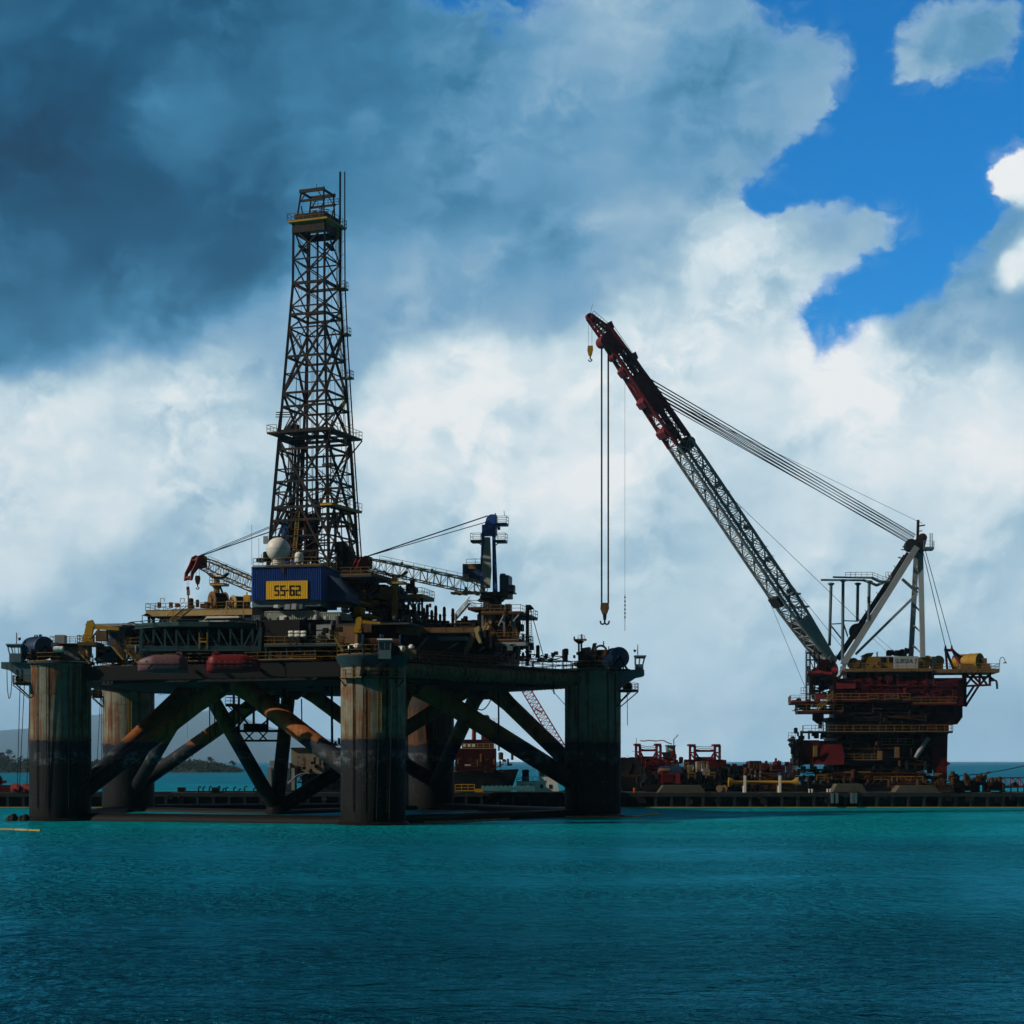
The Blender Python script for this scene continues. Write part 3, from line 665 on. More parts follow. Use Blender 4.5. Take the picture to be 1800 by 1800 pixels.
# mooring lines below legs A and C
ml = MB()
for x0, y0, x1, y1, d in ((36,1180,30,1388,284),(44,1180,34,1386,284),(54,1190,47,1384,284),(177,1218,169,1372,338),(92,1180,78,1420,281.2),(1102,1180,1103,1275,309)):
    ml.tube(W(x0,y0,d), W(x1,y1,d), .06, 5)
for s in ((12,1165,20,1165),): 
    pts = [W(12+9*i/14, 1166+62*math.sin(math.pi*i/14)**.35, 283) for i in range(15)]; ml.path(pts, .06)
for px in (640,668,690): ml.tube(W(px,1165,262.4), W(px-6,1440,262.4), .05, 5)
ml.build('mooring_line', M['rope'], rig)
ch = MB()
for px, py in ((18,1441),(24,1438),(38,1441),(45,1439)): ch.lathe(W(px,py+4,283), [(.1,-.3),(.9,-.2),(.8,.3),(.3,1.0)], 9)
ch.build('anchor_rack', M['black'], rig)

# ================================================================ deck levels (front side, between the two front legs)
pf = PL(440, 279, 12)       # plane of the front edge
ps = PL(500, 300, 12)
def clutter(mb, plane, px0, px1, py0, py1, v0, v1, n, rnd, pipes=True, smin=.4, smax=1.8):
    """machinery seen as a tangle: small boxes, valves and pipe runs filling a volume"""
    for _ in range(n):
        px, py, v = rnd.uniform(px0, px1), rnd.uniform(py0, py1), rnd.uniform(v0, v1); c = plane.p(px, py, v); k = rnd.random()
        if k < .4: mb.box(c, rnd.uniform(smin,smax), rnd.uniform(smin,smax), rnd.uniform(smin,smax), plane.yaw)
        elif k < .6: rr, hh_ = rnd.uniform(.2,.5), rnd.uniform(.6,1.6); mb.lathe(c, [(.02,0),(rr,.02),(rr,hh_),(rr*.6,hh_+.15)], 10)
        elif pipes:
            q = plane.p(rnd.uniform(px0,px1), py, v); mb.tube(c, q, rnd.uniform(.05,.16), 6)
            if rnd.random() < .6: mb.tube(q, plane.p(px+rnd.uniform(-8,8), rnd.uniform(py0,py1), v), rnd.uniform(.05,.12), 6)
rnd = random.Random(21)
# lower walkway with pale edge beam (left bay beside leg A, then the bay right of the lifeboats)
t = MB(); r_ = MB()
pf.deck(t, r_, 164, 250, 1171, 0, 8); pf.deck(t, r_, 472, 602, 1168, 0, 7); t.build('walkway', M['teal'], rig); r_.build('railing', M['railing'], rig)
t = MB(); r_ = MB(); pf.deck(t, r_, 170, 212, 1137, 1, 9); pf.deck(t, r_, 213, 246, 1135, 1, 7); pf.deck(t, r_, 464, 592, 1132, 0, 7); t.build('platform', M['teal'], rig); r_.build('railing', M['railing'], rig)
s = MB(); s.stair(pf.p(219,1160,-.6), pf.p(199,1136,-.6), 1.0); s.stair(pf.p(246,1167,.5), pf.p(222,1142,.5), 1.0); s.stair(pf.p(160,1168,-1), pf.p(141,1146,-1), 1.0); s.stair(pf.p(604,1146,-1), pf.p(590,1121,-1), 1.0); s.stair(pf.p(300,1094,3), pf.p(330,1070,8), 1.4); s.build('staircase', M['railing'], rig)
t = MB()
for px, y0, y1 in ((171,1137,1168),(198,1137,1168),(219,1137,1170),(467,1133,1180),(504,1133,1168),(476,1133,1168),(554,1133,1168)): t.bar(pf.p(px,y0,.5), pf.p(px,y1,.5), .25)
t.bar(pf.p(478,1140,1), pf.p(500,1166,1), .15); t.bar(pf.p(226,1136,1), pf.p(236,1168,1), .15)
pf.box(t, 166, 207, 1156, 1161, -.2, 2.5); t.extrude([pf.p(172,1156,1), pf.p(200,1156,1), pf.p(199,1142,1), pf.p(190,1147,1)], pf.V*2)
t.build('support_post', M['teal'], rig)
t = MB(); pf.box(t, 187, 220, 1100, 1134, 5, 13); pf.box(t, 220, 246, 1101, 1134, 9, 14); t.build('wall', M['greyblue'], rig)
t = MB(); pf.box(t, 193, 204, 1112, 1134, 4.8, 5.0); t.build('door', M['navy'], rig)
t = MB(); pf.box(t, 165, 214, 1096, 1101, 3, 14); t.extrude([pf.p(211,1098,2), pf.p(245,1100,2), pf.p(258,1096,2), pf.p(216,1095,2)], pf.V*5); t.build('awning', M['grey'], rig)
# hull wall of the upper storey, streaked with rust, behind the front leg
t = MB(); pf.box(t, 572, 632, 1098, 1131, 4.5, 6); t.build('bulkhead', M['tan'], rig)
t = MB(); pf.box(t, 556, 582, 1098, 1131, 4.0, 6); t.build('bulkhead', M['grey'], rig)
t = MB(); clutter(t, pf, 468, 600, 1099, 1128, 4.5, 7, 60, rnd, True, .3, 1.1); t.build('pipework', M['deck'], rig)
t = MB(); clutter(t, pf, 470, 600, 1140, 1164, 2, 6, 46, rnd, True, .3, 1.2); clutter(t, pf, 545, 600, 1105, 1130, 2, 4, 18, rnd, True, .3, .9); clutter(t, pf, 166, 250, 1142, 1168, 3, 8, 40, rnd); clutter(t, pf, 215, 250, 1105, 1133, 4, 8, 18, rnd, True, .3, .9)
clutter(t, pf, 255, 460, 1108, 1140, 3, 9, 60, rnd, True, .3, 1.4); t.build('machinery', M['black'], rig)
t = MB(); clutter(t, pf, 505, 560, 1147, 1160, 1, 3, 12, rnd, True, .3, .7); clutter(t, pf, 170, 240, 1146, 1166, 0, 2, 9, rnd, True, .3, .8); t.build('machinery', M['greyblue'], rig)
# upper work deck plate (top of the hull) and its parapet along the front
t = MB(); pd = PL(440, 290, 12); pd.box(t, 480, 720, 1096, 1099, -6, 30); t.build('main_deck', M['deck'], rig)

# --- helicopter landing deck on its trussed frame
hc = W(362, 1338, 290); hz0 = zat(1100, 281)
heli = MB(); RH = 11.2; pts = [(hc.x+RH*math.cos(2*math.pi*(i+.5)/16), hc.y+RH*math.sin(2*math.pi*(i+.5)/16)) for i in range(16)]
heli.prism(pts, hz0, hz0+.45)
pts2 = [(hc.x+(RH+1.1)*math.cos(2*math.pi*(i+.5)/16), hc.y+(RH+1.1)*math.sin(2*math.pi*(i+.5)/16)) for i in range(16)]
hd = heli.build('helideck', M['deck'], rig, smooth=False)
e = MB()
for i in range(16):
    a, b = Vector((*pts[i], hz0+.12)), Vector((*pts[(i+1) % 16], hz0+.12)); e.bar(a, b, .3, .75)
    c2, d2 = Vector((*pts2[i], hz0+.7)), Vector((*pts2[(i+1) % 16], hz0+.7)); e.tube(c2, d2, .07, 5); e.tube(a+Z3*.3, c2, .06, 5); m0 = a.lerp(b, .5); e.tube(m0+Z3*.3, c2.lerp(d2, .5), .05, 5)
e.build('edge_beam', M['teal'], hd)
tr = MB(); zb = zat(1141, 279); ph = PL(362, 279.5, 3)
xs = [250, 270, 290, 310, 331, 352, 365, 385, 405, 425, 444, 457]
for row in (0, 7.5):
    for i, px in enumerate(xs):
        a, b = ph.p(px,1106,row), ph.p(px,1143,row); tr.bar(a, b, .28)
        if i+1 < len(xs):
            c2, d2 = ph.p(xs[i+1],1106,row), ph.p(xs[i+1],1143,row)
            if i < 9: tr.bar(a, d2, .2)
            else: tr.bar(c2, b, .2)
    tr.bar(ph.p(248,1142,row), ph.p(459,1142,row), .4); tr.bar(ph.p(248,1137,row), ph.p(459,1137,row), .25)
tr.bar(ph.p(249,1106), ph.p(247,1146), .45); tr.bar(ph.p(458,1104), ph.p(456,1144), .5)
for px in (270,331,405,457): tr.bar(ph.p(px,1142,0), ph.p(px,1142,7.5), .3); tr.bar(ph.p(px,1108,0), ph.p(px,1142,7.5), .2)
tr.build('truss', M['teal'], hd)
l = MB()
for px in (350, 364): l.bar(ph.p(px,1112,-.3), ph.p(px,1140,-.3), .12)
l.bar(ph.p(350,1122,-.3), ph.p(364,1122,-.3), .1); l.bar(ph.p(350,1128,-.3), ph.p(364,1128,-.3), .2); l.build('access_frame', M['ladder'], hd)
# --- upper platform with reels (left)
pu = PL(330, 300, 12)
t = MB(); r_ = MB(); pu.deck(t, r_, 256, 452, 1072, 0, 11, .9); pt = t.build('pipe_deck', M['cream'], rig); r_.build('railing', M['railing'], pt)
t = MB()
for px in (262,270,283,292,296,318,352,380,410): t.bar(pu.p(px,1077,1), pu.p(px,1097,1), .4); t.bar(pu.p(px,1077,9), pu.p(px,1097,9), .3)
for a, b in ((278,292),(292,278),(284,300),(300,284),(262,272)): t.bar(pu.p(a,1078,1), pu.p(b,1097,1), .25)
pu.box(t, 300, 345, 1080, 1096, 3, 9); pu.box(t, 345, 452, 1077, 1097, 4, 10)
t.extrude([pu.p(249,1082,-1), pu.p(262,1082,-1), pu.p(257,1078,-1)], pu.V*4); t.bar(pu.p(250,1082,-1), pu.p(250,1097,-1), .1); t.build('deck_frame', M['black'], pt)
t = MB(); clutter(t, pu, 258, 452, 1066, 1071, 2, 9, 22, rnd, False, .4, 1.0); t.build('machinery', M['rust'], pt)
t = MB(); t.tube(pu.p(331,1071,1), pu.p(331,1046,1), .12); t.box(pu.p(331,1046,1), .45, .45, .8); t.build('lamp_post', M['dirtywhite'], pt)
t = MB(); t.bar(pu.p(282,1058,5), pu.p(282,1052,5), .1); t.bar(pu.p(289,1058,5), pu.p(289,1052,5), .1); t.bar(pu.p(282,1052,5), pu.p(289,1052,5), .1); t.bar(pu.p(317,1058,5), pu.p(317,1052,5), .1); t.bar(pu.p(324,1058,5), pu.p(324,1052,5), .1); t.bar(pu.p(317,1052,5), pu.p(324,1052,5), .1)
t.bar(pu.p(398,1096,-4), pu.p(398,1056,-4), .15); t.bar(pu.p(428,1096,-4), pu.p(428,1056,-4), .15); t.bar(pu.p(398,1057,-4), pu.p(442,1057,-4), .12); t.bar(pu.p(398,1066,-4), pu.p(385,1086,-4), .12); t.bar(pu.p(400,1066,-4), pu.p(416,1082,-4), .12); t.build('hoop', M['cream'], pt)
# silvery helideck store / covered boat on the landing deck
t = MB(); pv = PL(410, 286, 6); pv.box(t, 362, 420, 1083, 1086, 0, 3); pv.box(t, 350, 402, 1091, 1093, -1, 2); t.extrude([pv.p(352,1096,0), pv.p(364,1083,0), pv.p(366,1083,0), pv.p(354,1096,0)], pv.V*.2); t.build('roof_strip', M['white'], rig)
t = MB(); pv.box(t, 366, 440, 1086, 1096, 1, 6); t.build('wall', M['navy'], rig)
# ================================================================ aft and right hand decks
pr = PL(790, 300, 12)
t = MB(); pr.box(t, 690, 868, 1115, 1170, 4, 24); pr.box(t, 800, 872, 1090, 1170, 8, 24); t.build('upper_hull_block', M['hull'], rig)
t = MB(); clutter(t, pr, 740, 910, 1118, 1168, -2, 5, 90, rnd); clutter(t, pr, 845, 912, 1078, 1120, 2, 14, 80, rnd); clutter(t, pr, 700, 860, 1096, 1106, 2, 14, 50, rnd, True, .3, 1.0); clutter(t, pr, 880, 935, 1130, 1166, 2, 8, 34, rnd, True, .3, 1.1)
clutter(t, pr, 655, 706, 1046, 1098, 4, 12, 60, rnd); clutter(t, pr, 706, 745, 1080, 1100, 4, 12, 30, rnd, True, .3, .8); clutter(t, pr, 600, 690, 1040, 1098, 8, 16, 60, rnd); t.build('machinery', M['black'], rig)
t = MB(); clutter(t, pr, 850, 912, 1084, 1150, 0, 3, 40, rnd, True, .3, 1.0); clutter(t, pr, 660, 760, 1060, 1096, 2, 4, 26, rnd, True, .3, .9); clutter(t, pr, 745, 900, 1116, 1122, -1, 2, 16, rnd, True, .3, .8); t.build('pipework', M['rust'], rig)
t = MB(); clutter(t, pr, 660, 860, 1088, 1100, 0, 2, 14, rnd, False, .3, .8); clutter(t, pr, 700, 900, 1120, 1165, -3, 0, 14, rnd, False, .3, .9); t.build('machinery', M['greyblue'], rig)
t = MB(); r_ = MB(); pr.deck(t, r_, 845, 915, 1076, 0, 14); pr.deck(t, r_, 855, 912, 1125, -1, 10); pr.deck(t, r_, 822, 846, 1068, 2, 8); pr.deck(t, r_, 900, 924, 1128, 0, 6); pr.deck(t, r_, 742, 826, 1108, 2, 16); t.build('platform', M['rust'], rig); r_.build('railing', M['railing'], rig)
t = MB()
for px, y0, y1 in ((848,1078,1108),(862,1078,1125),(886,1078,1125),(901,1078,1168),(912,1126,1168),(893,1126,1168),(882,1126,1168),(905,1090,1168),(792,1128,1150),(809,1128,1150)): t.bar(pr.p(px,y0,1), pr.p(px,y1,1), .3)
for a, b, c2, d2 in ((912,1080,902,1092),(793,1150,808,1130),(838,1126,830,1150),(866,1130,845,1140),(840,1145,880,1120),(886,1080,876,1100),(880,1158,900,1135),(893,1140,906,1160)): t.bar(pr.p(a,b,0), pr.p(c2,d2,0), .22)
pr.box(t, 870, 924, 1129, 1135, -1, 1); t.build('deck_frame', M['grey'], rig)
s = MB(); s.stair(pr.p(818,1152,-3), pr.p(834,1118,-3), 1.2); s.stair(pr.p(800,1090,3), pr.p(826,1060,4), 1.0); s.stair(pr.p(852,1110,0), pr.p(866,1082,2), .9); s.build('staircase', M['cream'], rig)
# yellow railed test deck on tall legs in the middle
pq = PL(700, 303, 12)
t = MB(); r_ = MB(); pq.deck(t, r_, 664, 742, 1046, 2, 10, .5); pq.deck(t, r_, 640, 664, 1056, 0, 8); pq.deck(t, r_, 562, 632, 1056, -8, -1); pq.deck(t, r_, 618, 648, 1080, -7, 0); yt = t.build('platform', M['yellow'], rig); r_.build('railing', M['railing'], rig)
t = MB()
for px in (710,718,726,742): t.bar(pq.p(px,1048,3), pq.p(px,1100,3), .35)
for px in (666,682,700,742): t.bar(pq.p(px,1048,9), pq.p(px,1100,9), .3)
for a, b in ((728,742),(742,728),(712,724)): t.bar(pq.p(a,1050,3), pq.p(b,1064,3), .2)
for a in (632,650): t.bar(pq.p(a,1058,-1), pq.p(a,1096,-1), .22)
t.build('deck_frame', M['black'], yt)
t = MB(); clutter(t, pq, 668, 738, 1034, 1045, 3, 9, 34, rnd, True, .3, .9); t.build('machinery', M['rust'], yt)
t = MB(); pq.box(t, 668, 690, 1032, 1045, 1.8, 3); pq.box(t, 621, 634, 1067, 1080, -8.5, -6); t.build('panel', M['yellow'], yt)
s = MB(); s.stair(pq.p(646,1056,-1), pq.p(672,1040,1), 1.0); s.stair(pq.p(622,1078,-7.5), pq.p(632,1056,-7), 1.0); s.stair(pq.p(634,1080,-5), pq.p(642,1048,-5), 1.0); s.stair(pq.p(610,1053,-8), pq.p(570,1000,-3), 1.2); s.build('staircase', M['railing'], yt)
t = MB(); t.ladder(pq.p(611,1078,-8), pq.p(611,1058,-8), .6, .06, pq.U); t.build('ladder', M['ladder'], yt)
# tan service walkway and the stowed beam along the right hand edge
pb = PL(760, 284, 4)
t = MB(); pb.box(t, 600, 705, 1097, 1112, 2.5, 4); t.build('bulkhead', M['tan'], rig)
t = MB(); pb.box(t, 690, 840, 1103, 1112, 0, 1.6); bm_ = t.build('stowed_boom', M['tan'], rig)
t = MB(); t.extrude([pb.p(833,1104,-.2), pb.p(842,1100,-.2), pb.p(843,1106,-.2), pb.p(840,1112,-.2), pb.p(846,1129,-.2), pb.p(842,1131,-.2), pb.p(837,1122,-.2), pb.p(835,1113,-.2)], pb.V*2); t.build('fork', M['cream'], bm_)
t = MB(); pb.box(t, 660, 735, 1112, 1116, .2, 6); pb.box(t, 770, 820, 1119, 1124, 1, 4); t.bar(pb.p(730,1146,-1), pb.p(752,1118,1), .3); t.bar(pb.p(752,1160,0), pb.p(806,1130,1), .12); t.build('edge_beam', M['greyblue'], rig)
# guyed mast
mt = MB(); pm2 = PL(927, 300, 12); mt.bar(pm2.p(927,1170), pm2.p(927,1064), .55); mt.extrude([pm2.p(924,1075), pm2.p(924,1063), pm2.p(932,1063), pm2.p(938,1070), pm2.p(930,1072)], pm2.V*.6)
mo = mt.build('guyed_mast', M['black'], rig)
mt = MB()
for a, b, r in ((910,1125,.05),(916,1130,.04),(958,1163,.07),(932,1165,.03),(941,1160,.02)): mt.tube(pm2.p(927 if a < 940 else 931,1066), pm2.p(a,b), r, 5)
mt.ladder(pm2.p(931,1165), pm2.p(931,1090), .5, .05, pm2.U); mt.build('guy_wire', M['rope'], mo)
t = MB(); clutter(t, pm2, 930, 1000, 1150, 1166, -1, 2, 22, rnd, True, .3, .8); t.build('deck_machinery', M['black'], rig)

# ================================================================ things standing on the rig
# --- riser tensioner bottles
pt_ = PL(760, 303, 12)
first = None
for i, (px, py, pb_) in enumerate(((736,1060,1100),(751,1062,1100),(766,1064,1102),(781,1066,1104),(796,1069,1100),(759,1072,1100),(745,1068,1096),(716,1064,1096),(729,1070,1096))):
    b = pt_.p(px, pb_, 3+i*.6); top = pt_.p(px, py, 3+i*.6).z-b.z
    o = MB(); o.lathe(b, [(.26,0),(.26,top-.35),(.2,top-.1),(.05,top)], 12); o.lathe(b, [(.27,top*.55),(.33,top*.55),(.33,top*.62),(.27,top*.62)], 12)
    q = o.build('pressure_bottle', M['rust'], None); tag(q, 'upright dark pressure bottle in the row behind the stowed boom', 'pressure bottle', 'pressure bottles standing on the deck')

# --- blue corrugated module carrying the name board
pbm = PL(505, 288, 12)
a, b, z0, z1 = pbm.rect(443, 565, 997, 1055, 0); Lm = (b-a).length; Dm = 9.0
base = pbm.p(504, 1055, Dm/2)
mod = thing('deck_module', 'blue corrugated deck house with a yellow name board below the derrick', 'deck house', (base.x, base.y, z0))
def corr(mb, p, q, z0, z1, n, dep, nrm):
    pts = []
    for i in range(n):
        for s_, f in ((0,0),(.3,0),(.5,1),(.8,1)): pts.append(p.lerp(q, (i+s_)/n)+nrm*dep*f)
    pts.append(q.copy()); k = len(pts); back = [p-nrm*.1, q-nrm*.1]
    vs = [Vector((t.x,t.y,z0)) for t in pts]+[Vector((t.x,t.y,z1)) for t in pts]
    return mb.add(vs, [(i, i+1, k+i+1, k+i) for i in range(k-1)])
t = MB(); dv = pbm.V*Dm
corr(t, a, b, z0, z1, 38, .12, -pbm.V); corr(t, b, b+dv, z0, z1, 22, .12, pbm.U); corr(t, a+dv, a, z0, z1, 22, .12, -pbm.U)
in_ = [a+pbm.V*.03+pbm.U*.03, b+pbm.V*.03-pbm.U*.03, b+dv-pbm.U*.03, a+dv+pbm.U*.03]; t.hexa([Vector((q.x,q.y,z0+.02)) for q in in_], [Vector((q.x,q.y,z1-.02)) for q in in_])
mw = t.build('wall', M['blue'], mod, smooth=False)
t = MB(); pbm.box(t, 442, 567, 994.5, 997, -.3, Dm+.2); t.build('roof', M['deck'], mod)
t = MB(); pbm.box(t, 443, 563, 1055.5, 1066, .4, Dm); t.build('skirt', M['greyblue'], mod)
t = MB(); A2, B2, y0, y1 = pbm.rect(468, 541, 1021, 1053, -.28); corr(t, A2, B2, y0, y1, 23, .03, -pbm.V); t.hexa([Vector((q.x,q.y,y0)) for q in (A2+pbm.V*.05,B2+pbm.V*.05,B2+pbm.V*.2,A2+pbm.V*.2)], [Vector((q.x,q.y,y1)) for q in (A2+pbm.V*.05,B2+pbm.V*.05,B2+pbm.V*.2,A2+pbm.V*.2)])
nb = t.build('name_board', M['signyellow'], mod, smooth=False)
SEG = {'S':'abdeg'.replace('b','f').replace('e','c'), '6':'afgecd', '2':'abged', '-':'g'}
t = MB(); wd = 2.2
def glyph(ch, x0, x1, yt, yb):
    ym = (yt+yb)/2; h = wd*1.15
    R_ = {'a':(x0,x1,yt,yt+h),'g':(x0,x1,ym-h/2,ym+h/2),'d':(x0,x1,yb-h,yb),'f':(x0,x0+wd,yt+h,ym-h/2),'b':(x1-wd,x1,yt+h,ym-h/2),'e':(x0,x0+wd,ym+h/2,yb-h),'c':(x1-wd,x1,ym+h/2,yb-h)}
    for s_ in ('afgcd' if ch == 'S' else SEG[ch]): pbm.box(t, *R_[s_], -.34, -.29)
for ch, x0, x1 in (('S',482,490.5),('S',492.5,501),('-',502.5,507),('6',509,517.5),('2',519.5,528)): glyph(ch, x0, x1, 1029, 1047)
t.build('lettering', M['black'], nb)
r_ = MB(); q0, q1, zz, _ = pbm.rect(445, 564, 994, 994, .3); r_.rail([Vector((q.x,q.y,zz)) for q in (q0, q1, q1+pbm.V*8)], 1.2, 1.5); r_.build('railing', M['railing'], mod)
t = MB(); t.extrude([pbm.p(491,996,-.3), pbm.p(499,996,-.3), pbm.p(500,1007,-.3), pbm.p(497,1008,-.3)], pbm.V*.15); t.build('rust_drain', M['rust'], mod)
t = MB(); clutter(t, pbm, 455, 480, 986, 992, 3, 6, 8, rnd, False, .5, 1.1); clutter(t, pbm, 520, 562, 986, 993, 4, 7, 8, rnd, False, .4, .8); t.build('roof_equipment', M['black'], mod)
t = MB(); t.tube(pbm.p(442.5,993,.3), pbm.p(442.5,922,.3), .035, 5); t.tube(pbm.p(455,993,.3), pbm.p(455,946,.3), .035, 5); t.tube(pbm.p(460,990,1), pbm.p(460,974,1), .05, 5); t.box(pbm.p(467,956,3), .7, .3, 1.2, pbm.yaw); t.build('antenna', M['grey'], mod)
t = MB(); t.extrude([pbm.p(566,1000,3),pbm.p(608,1042,3),pbm.p(608,1056,3),pbm.p(566,1056,3)], pbm.V*9); t.build('side_wing', M['navy'], mod)
# --- radomes
def radome(px, py, r, lab, squat):
    c = pbm.p(px, py, 2.0); t0 = thing('radome', lab, 'radome', (c.x, c.y, zat(994, 290)), 'white radomes')
    o = MB(); prof = [(r*math.sin(math.pi*k/18), -r*math.cos(math.pi*k/18)) for k in range(3, 18)]+[(.01, r)]
    if squat: prof = [(r*.95,-r*1.25),(r,-r*1.2),(r,0)]+[(r*math.cos(math.pi*k/16), r*math.sin(math.pi*k/16)) for k in range(1,8)]+[(.01,r)]
    o.lathe(c, prof, 40); sh = o.build('shell', M['white'], t0)
    s_ = MB(); z = zat(994, 290); s_.lathe((c.x,c.y,z), [(r*.62,0),(r*.62,.3),(r*.5,.35),(r*.52,max(.4,c.z-r*.9-z))], 24); s_.build('pedestal', M['white'], t0)
    if not squat:
        g = MB(); g.lathe(c, [(r+.004,-.02),(r+.012,-.02),(r+.012,.02),(r+.004,.02)], 48); g.tube(c+Vector((.25*r,-r*.968-.01,0)), c+Vector((.25*r,-r*.80,.55*r)), .015, 4); g.build('seam', M['lightgrey'], sh)
    return t0
radome(489, 966, 1.86, 'large white spherical radome on the blue deck house', False); radome(525, 978.5, .74, 'small white domed radome beside the large one', True)

# --- containers and small houses under the blue module
def container(px0, px1, py0, py1, v, dep, lab, mat, plane, name='shipping_container', cat='container', grp='containers on the rig deck', door=None):
    A_, B_, y0, y1 = plane.rect(px0, px1, py0, py1, v); dd = plane.V*dep; c = (A_+B_)/2+dd/2
    t0 = thing(name, lab, cat, (c.x, c.y, y0), grp); m_ = MB(); n = max(4, int((B_-A_).length/.32)); nd = max(4, int(dep/.32))
    corr(m_, A_, B_, y0, y1, n, .05, -plane.V); corr(m_, B_, B_+dd, y0, y1, nd, .05, plane.U); corr(m_, A_+dd, A_, y0, y1, nd, .05, -plane.U)
    q = [A_+plane.V*.02+plane.U*.02, B_+plane.V*.02-plane.U*.02, B_+dd-plane.U*.02, A_+dd+plane.U*.02]; m_.hexa([Vector((p.x,p.y,y0+.02)) for p in q], [Vector((p.x,p.y,y1)) for p in q])
    m_.build('body', M[mat], t0, smooth=False); f = MB(); o_ = .08
    for p in (A_-plane.U*.02-plane.V*.02, B_+plane.U*.02-plane.V*.02, B_+dd+plane.U*.02, A_+dd-plane.U*.02): f.bar(Vector((p.x,p.y,y0)), Vector((p.x,p.y,y1+.06)), .16)
    f.bar(Vector((A_.x,A_.y,y1+.03))-plane.V*.03, Vector((B_.x,B_.y,y1+.03))-plane.V*.03, .14); f.bar(Vector((B_.x,B_.y,y1+.03)), Vector((B_.x,B_.y,y1+.03))+dd, .14); f.build('frame', M[mat], t0)
    if door:
        dm = MB(); plane.box(dm, *door, v-.12, v-.06); dm.build('door', M['lightgrey'], t0); wn = MB(); plane.box(wn, door[0]+1, door[1]-1.5, door[2]+2, door[2]+6, v-.16, v-.13); wn.build('window', M['white'], t0)
    return t0
pc = PL(540, 284, 12)
container(563, 597, 1077, 1095, 0, 6, 'pale green container with a small door on the deck edge', 'palegreen', pc, door=(569,574,1082,1094))
container(466, 555, 1075, 1095, 2, 4, 'long grey green deck hut under the blue deck house', 'palegreen', pc, 'deck_hut', 'hut', None)
container(443, 457, 1083, 1095, 0, 3, 'low grey box at the left end of the deck huts', 'greyblue', pc, 'deck_box', 'box', None)
t = MB(); pc.box(t, 491, 504, 1082, 1094, -.4, -.2); q = t.build('notice_board', M['white'], None); tag(q, 'white square panel leaning on the deck hut', 'panel')
t = MB(); c = pc.p(556, 1092, -.3); t.lathe(c, [(.1,0),(.42,.05),(.46,.7),(.3,.95),(.02,1.0)], 18); q = t.build('deck_vent', M['lightgrey'], None); tag(q, 'round grey ventilator between the hut and the green container', 'ventilator')
for i, (x0, x1, y0, y1, mt_, lab) in enumerate(((480,489,1063,1068,'white','small white duct cowl left of the others under the deck house'),(499,510,1062,1071,'grey','open grey duct box under the deck house'),(511,521,1061,1071,'lightgrey','light grey duct box under the deck house'),(525,532,1062,1070,'greyblue','blue grey slanted duct cowl under the deck house'))):
    t = MB(); pa, pb2 = pc.p(x0,y1,1), pc.p(x1,y0,1); t.extrude([pc.p(x0,y1,1), pc.p(x1-1,y1,1), pc.p(x1,y0,1), pc.p(x0+2,y0,1)], pc.V*1.2); q = t.build('duct_cowl', M[mt_], None); tag(q, lab, 'duct', 'duct cowls under the deck house')
t = MB(); pc.box(t, 443, 566, 1066.5, 1095, 6.2, 9); q = t.build('module_support', M['black'], rig)
# --- three liferaft canisters in a rack
rack = MB(); 
for px in (506, 517, 528, 539): rack.bar(pf.p(px,1131,-.2), pf.p(px,1106,-.2), .1)
rack.build('liferaft_rack', M['black'], rig)
for i in range(3):
    for j in range(2):
        px = 511.5+11*i; py = 1111.5+6*j; c = pf.p(px, py, -.55); o = MB(); ax = pf.U
        o.lathe(c-ax*.40, [(.05,0),(.2,.02),(.24,.1),(.24,.36),(.255,.37),(.255,.43),(.24,.44),(.24,.70),(.2,.78),(.05,.8)], 14, ax=ax)
        q = o.build('liferaft_canister', M['white'], None); tag(q, f'white liferaft canister in the {["upper","lower"][j]} row of the rack, {["left","middle","right"][i]} one', 'liferaft', 'liferaft canisters in a rack')
# --- cable reels on the pipe deck
def reel(px, py, d0, r, wdt, lab, mcol):
    c = pu.p(px, py, d0); ax = (pu.V*.75+pu.U*.66).normalized(); t0 = thing('cable_reel', lab, 'cable reel', (c.x, c.y, c.z-r), 'cable reels on the pipe deck')
    o = MB(); o.lathe(c, [(.1,0),(r,0),(r,.12),(.1,.12)], 32, ax=ax); o.lathe(c+ax*wdt, [(.1,-.12),(r,-.12),(r,0),(.1,0)], 32, ax=ax)
    for q in (.82,.62,.4): o.lathe(c, [(r*q,-.06),(r*q+.09,-.06),(r*q+.09,0),(r*q,0)], 32, ax=ax)
    o.build('flange', M[mcol], t0); o = MB(); o.lathe(c, [(r*.86,.13),(r*.88,wdt*.5),(r*.86,wdt-.13)], 28, ax=ax); o.build('cable', M['black'], t0)
    o = MB(); o.lathe(c, [(.05,-.3),(.5,-.3),(.5,0),(.05,0)], 12, ax=ax); s_ = Vector((ax.y,-ax.x,0))
    for e_ in (-.25, wdt+.25):
        h0 = c+ax*e_
        o.bar(h0, h0+s_*1.0-Z3*r, .2); o.bar(h0, h0-s_*1.0-Z3*r, .2); o.bar(h0+s_*1.2-Z3*r*.98, h0-s_*1.2-Z3*r*.98, .2)
    o.build('stand', M['tan'], t0)
reel(372, 1055, 3, 1.45, 2.4, 'big tan cable reel beside the boom rest post', 'tan'); reel(409, 1059, 4, 1.22, 2.6, 'smaller pale cable reel to the right of the boom rest', 'cream')
t = MB(); pu.box(t, 428, 440, 1046, 1056, 3, 4.4); t.tube(pu.p(434,1046,3.5), pu.p(434,1041,3.5), .12); q = t.build('deck_tank', M['yellow'], None); tag(q, 'small yellow tank left of the blue deck house', 'tank')

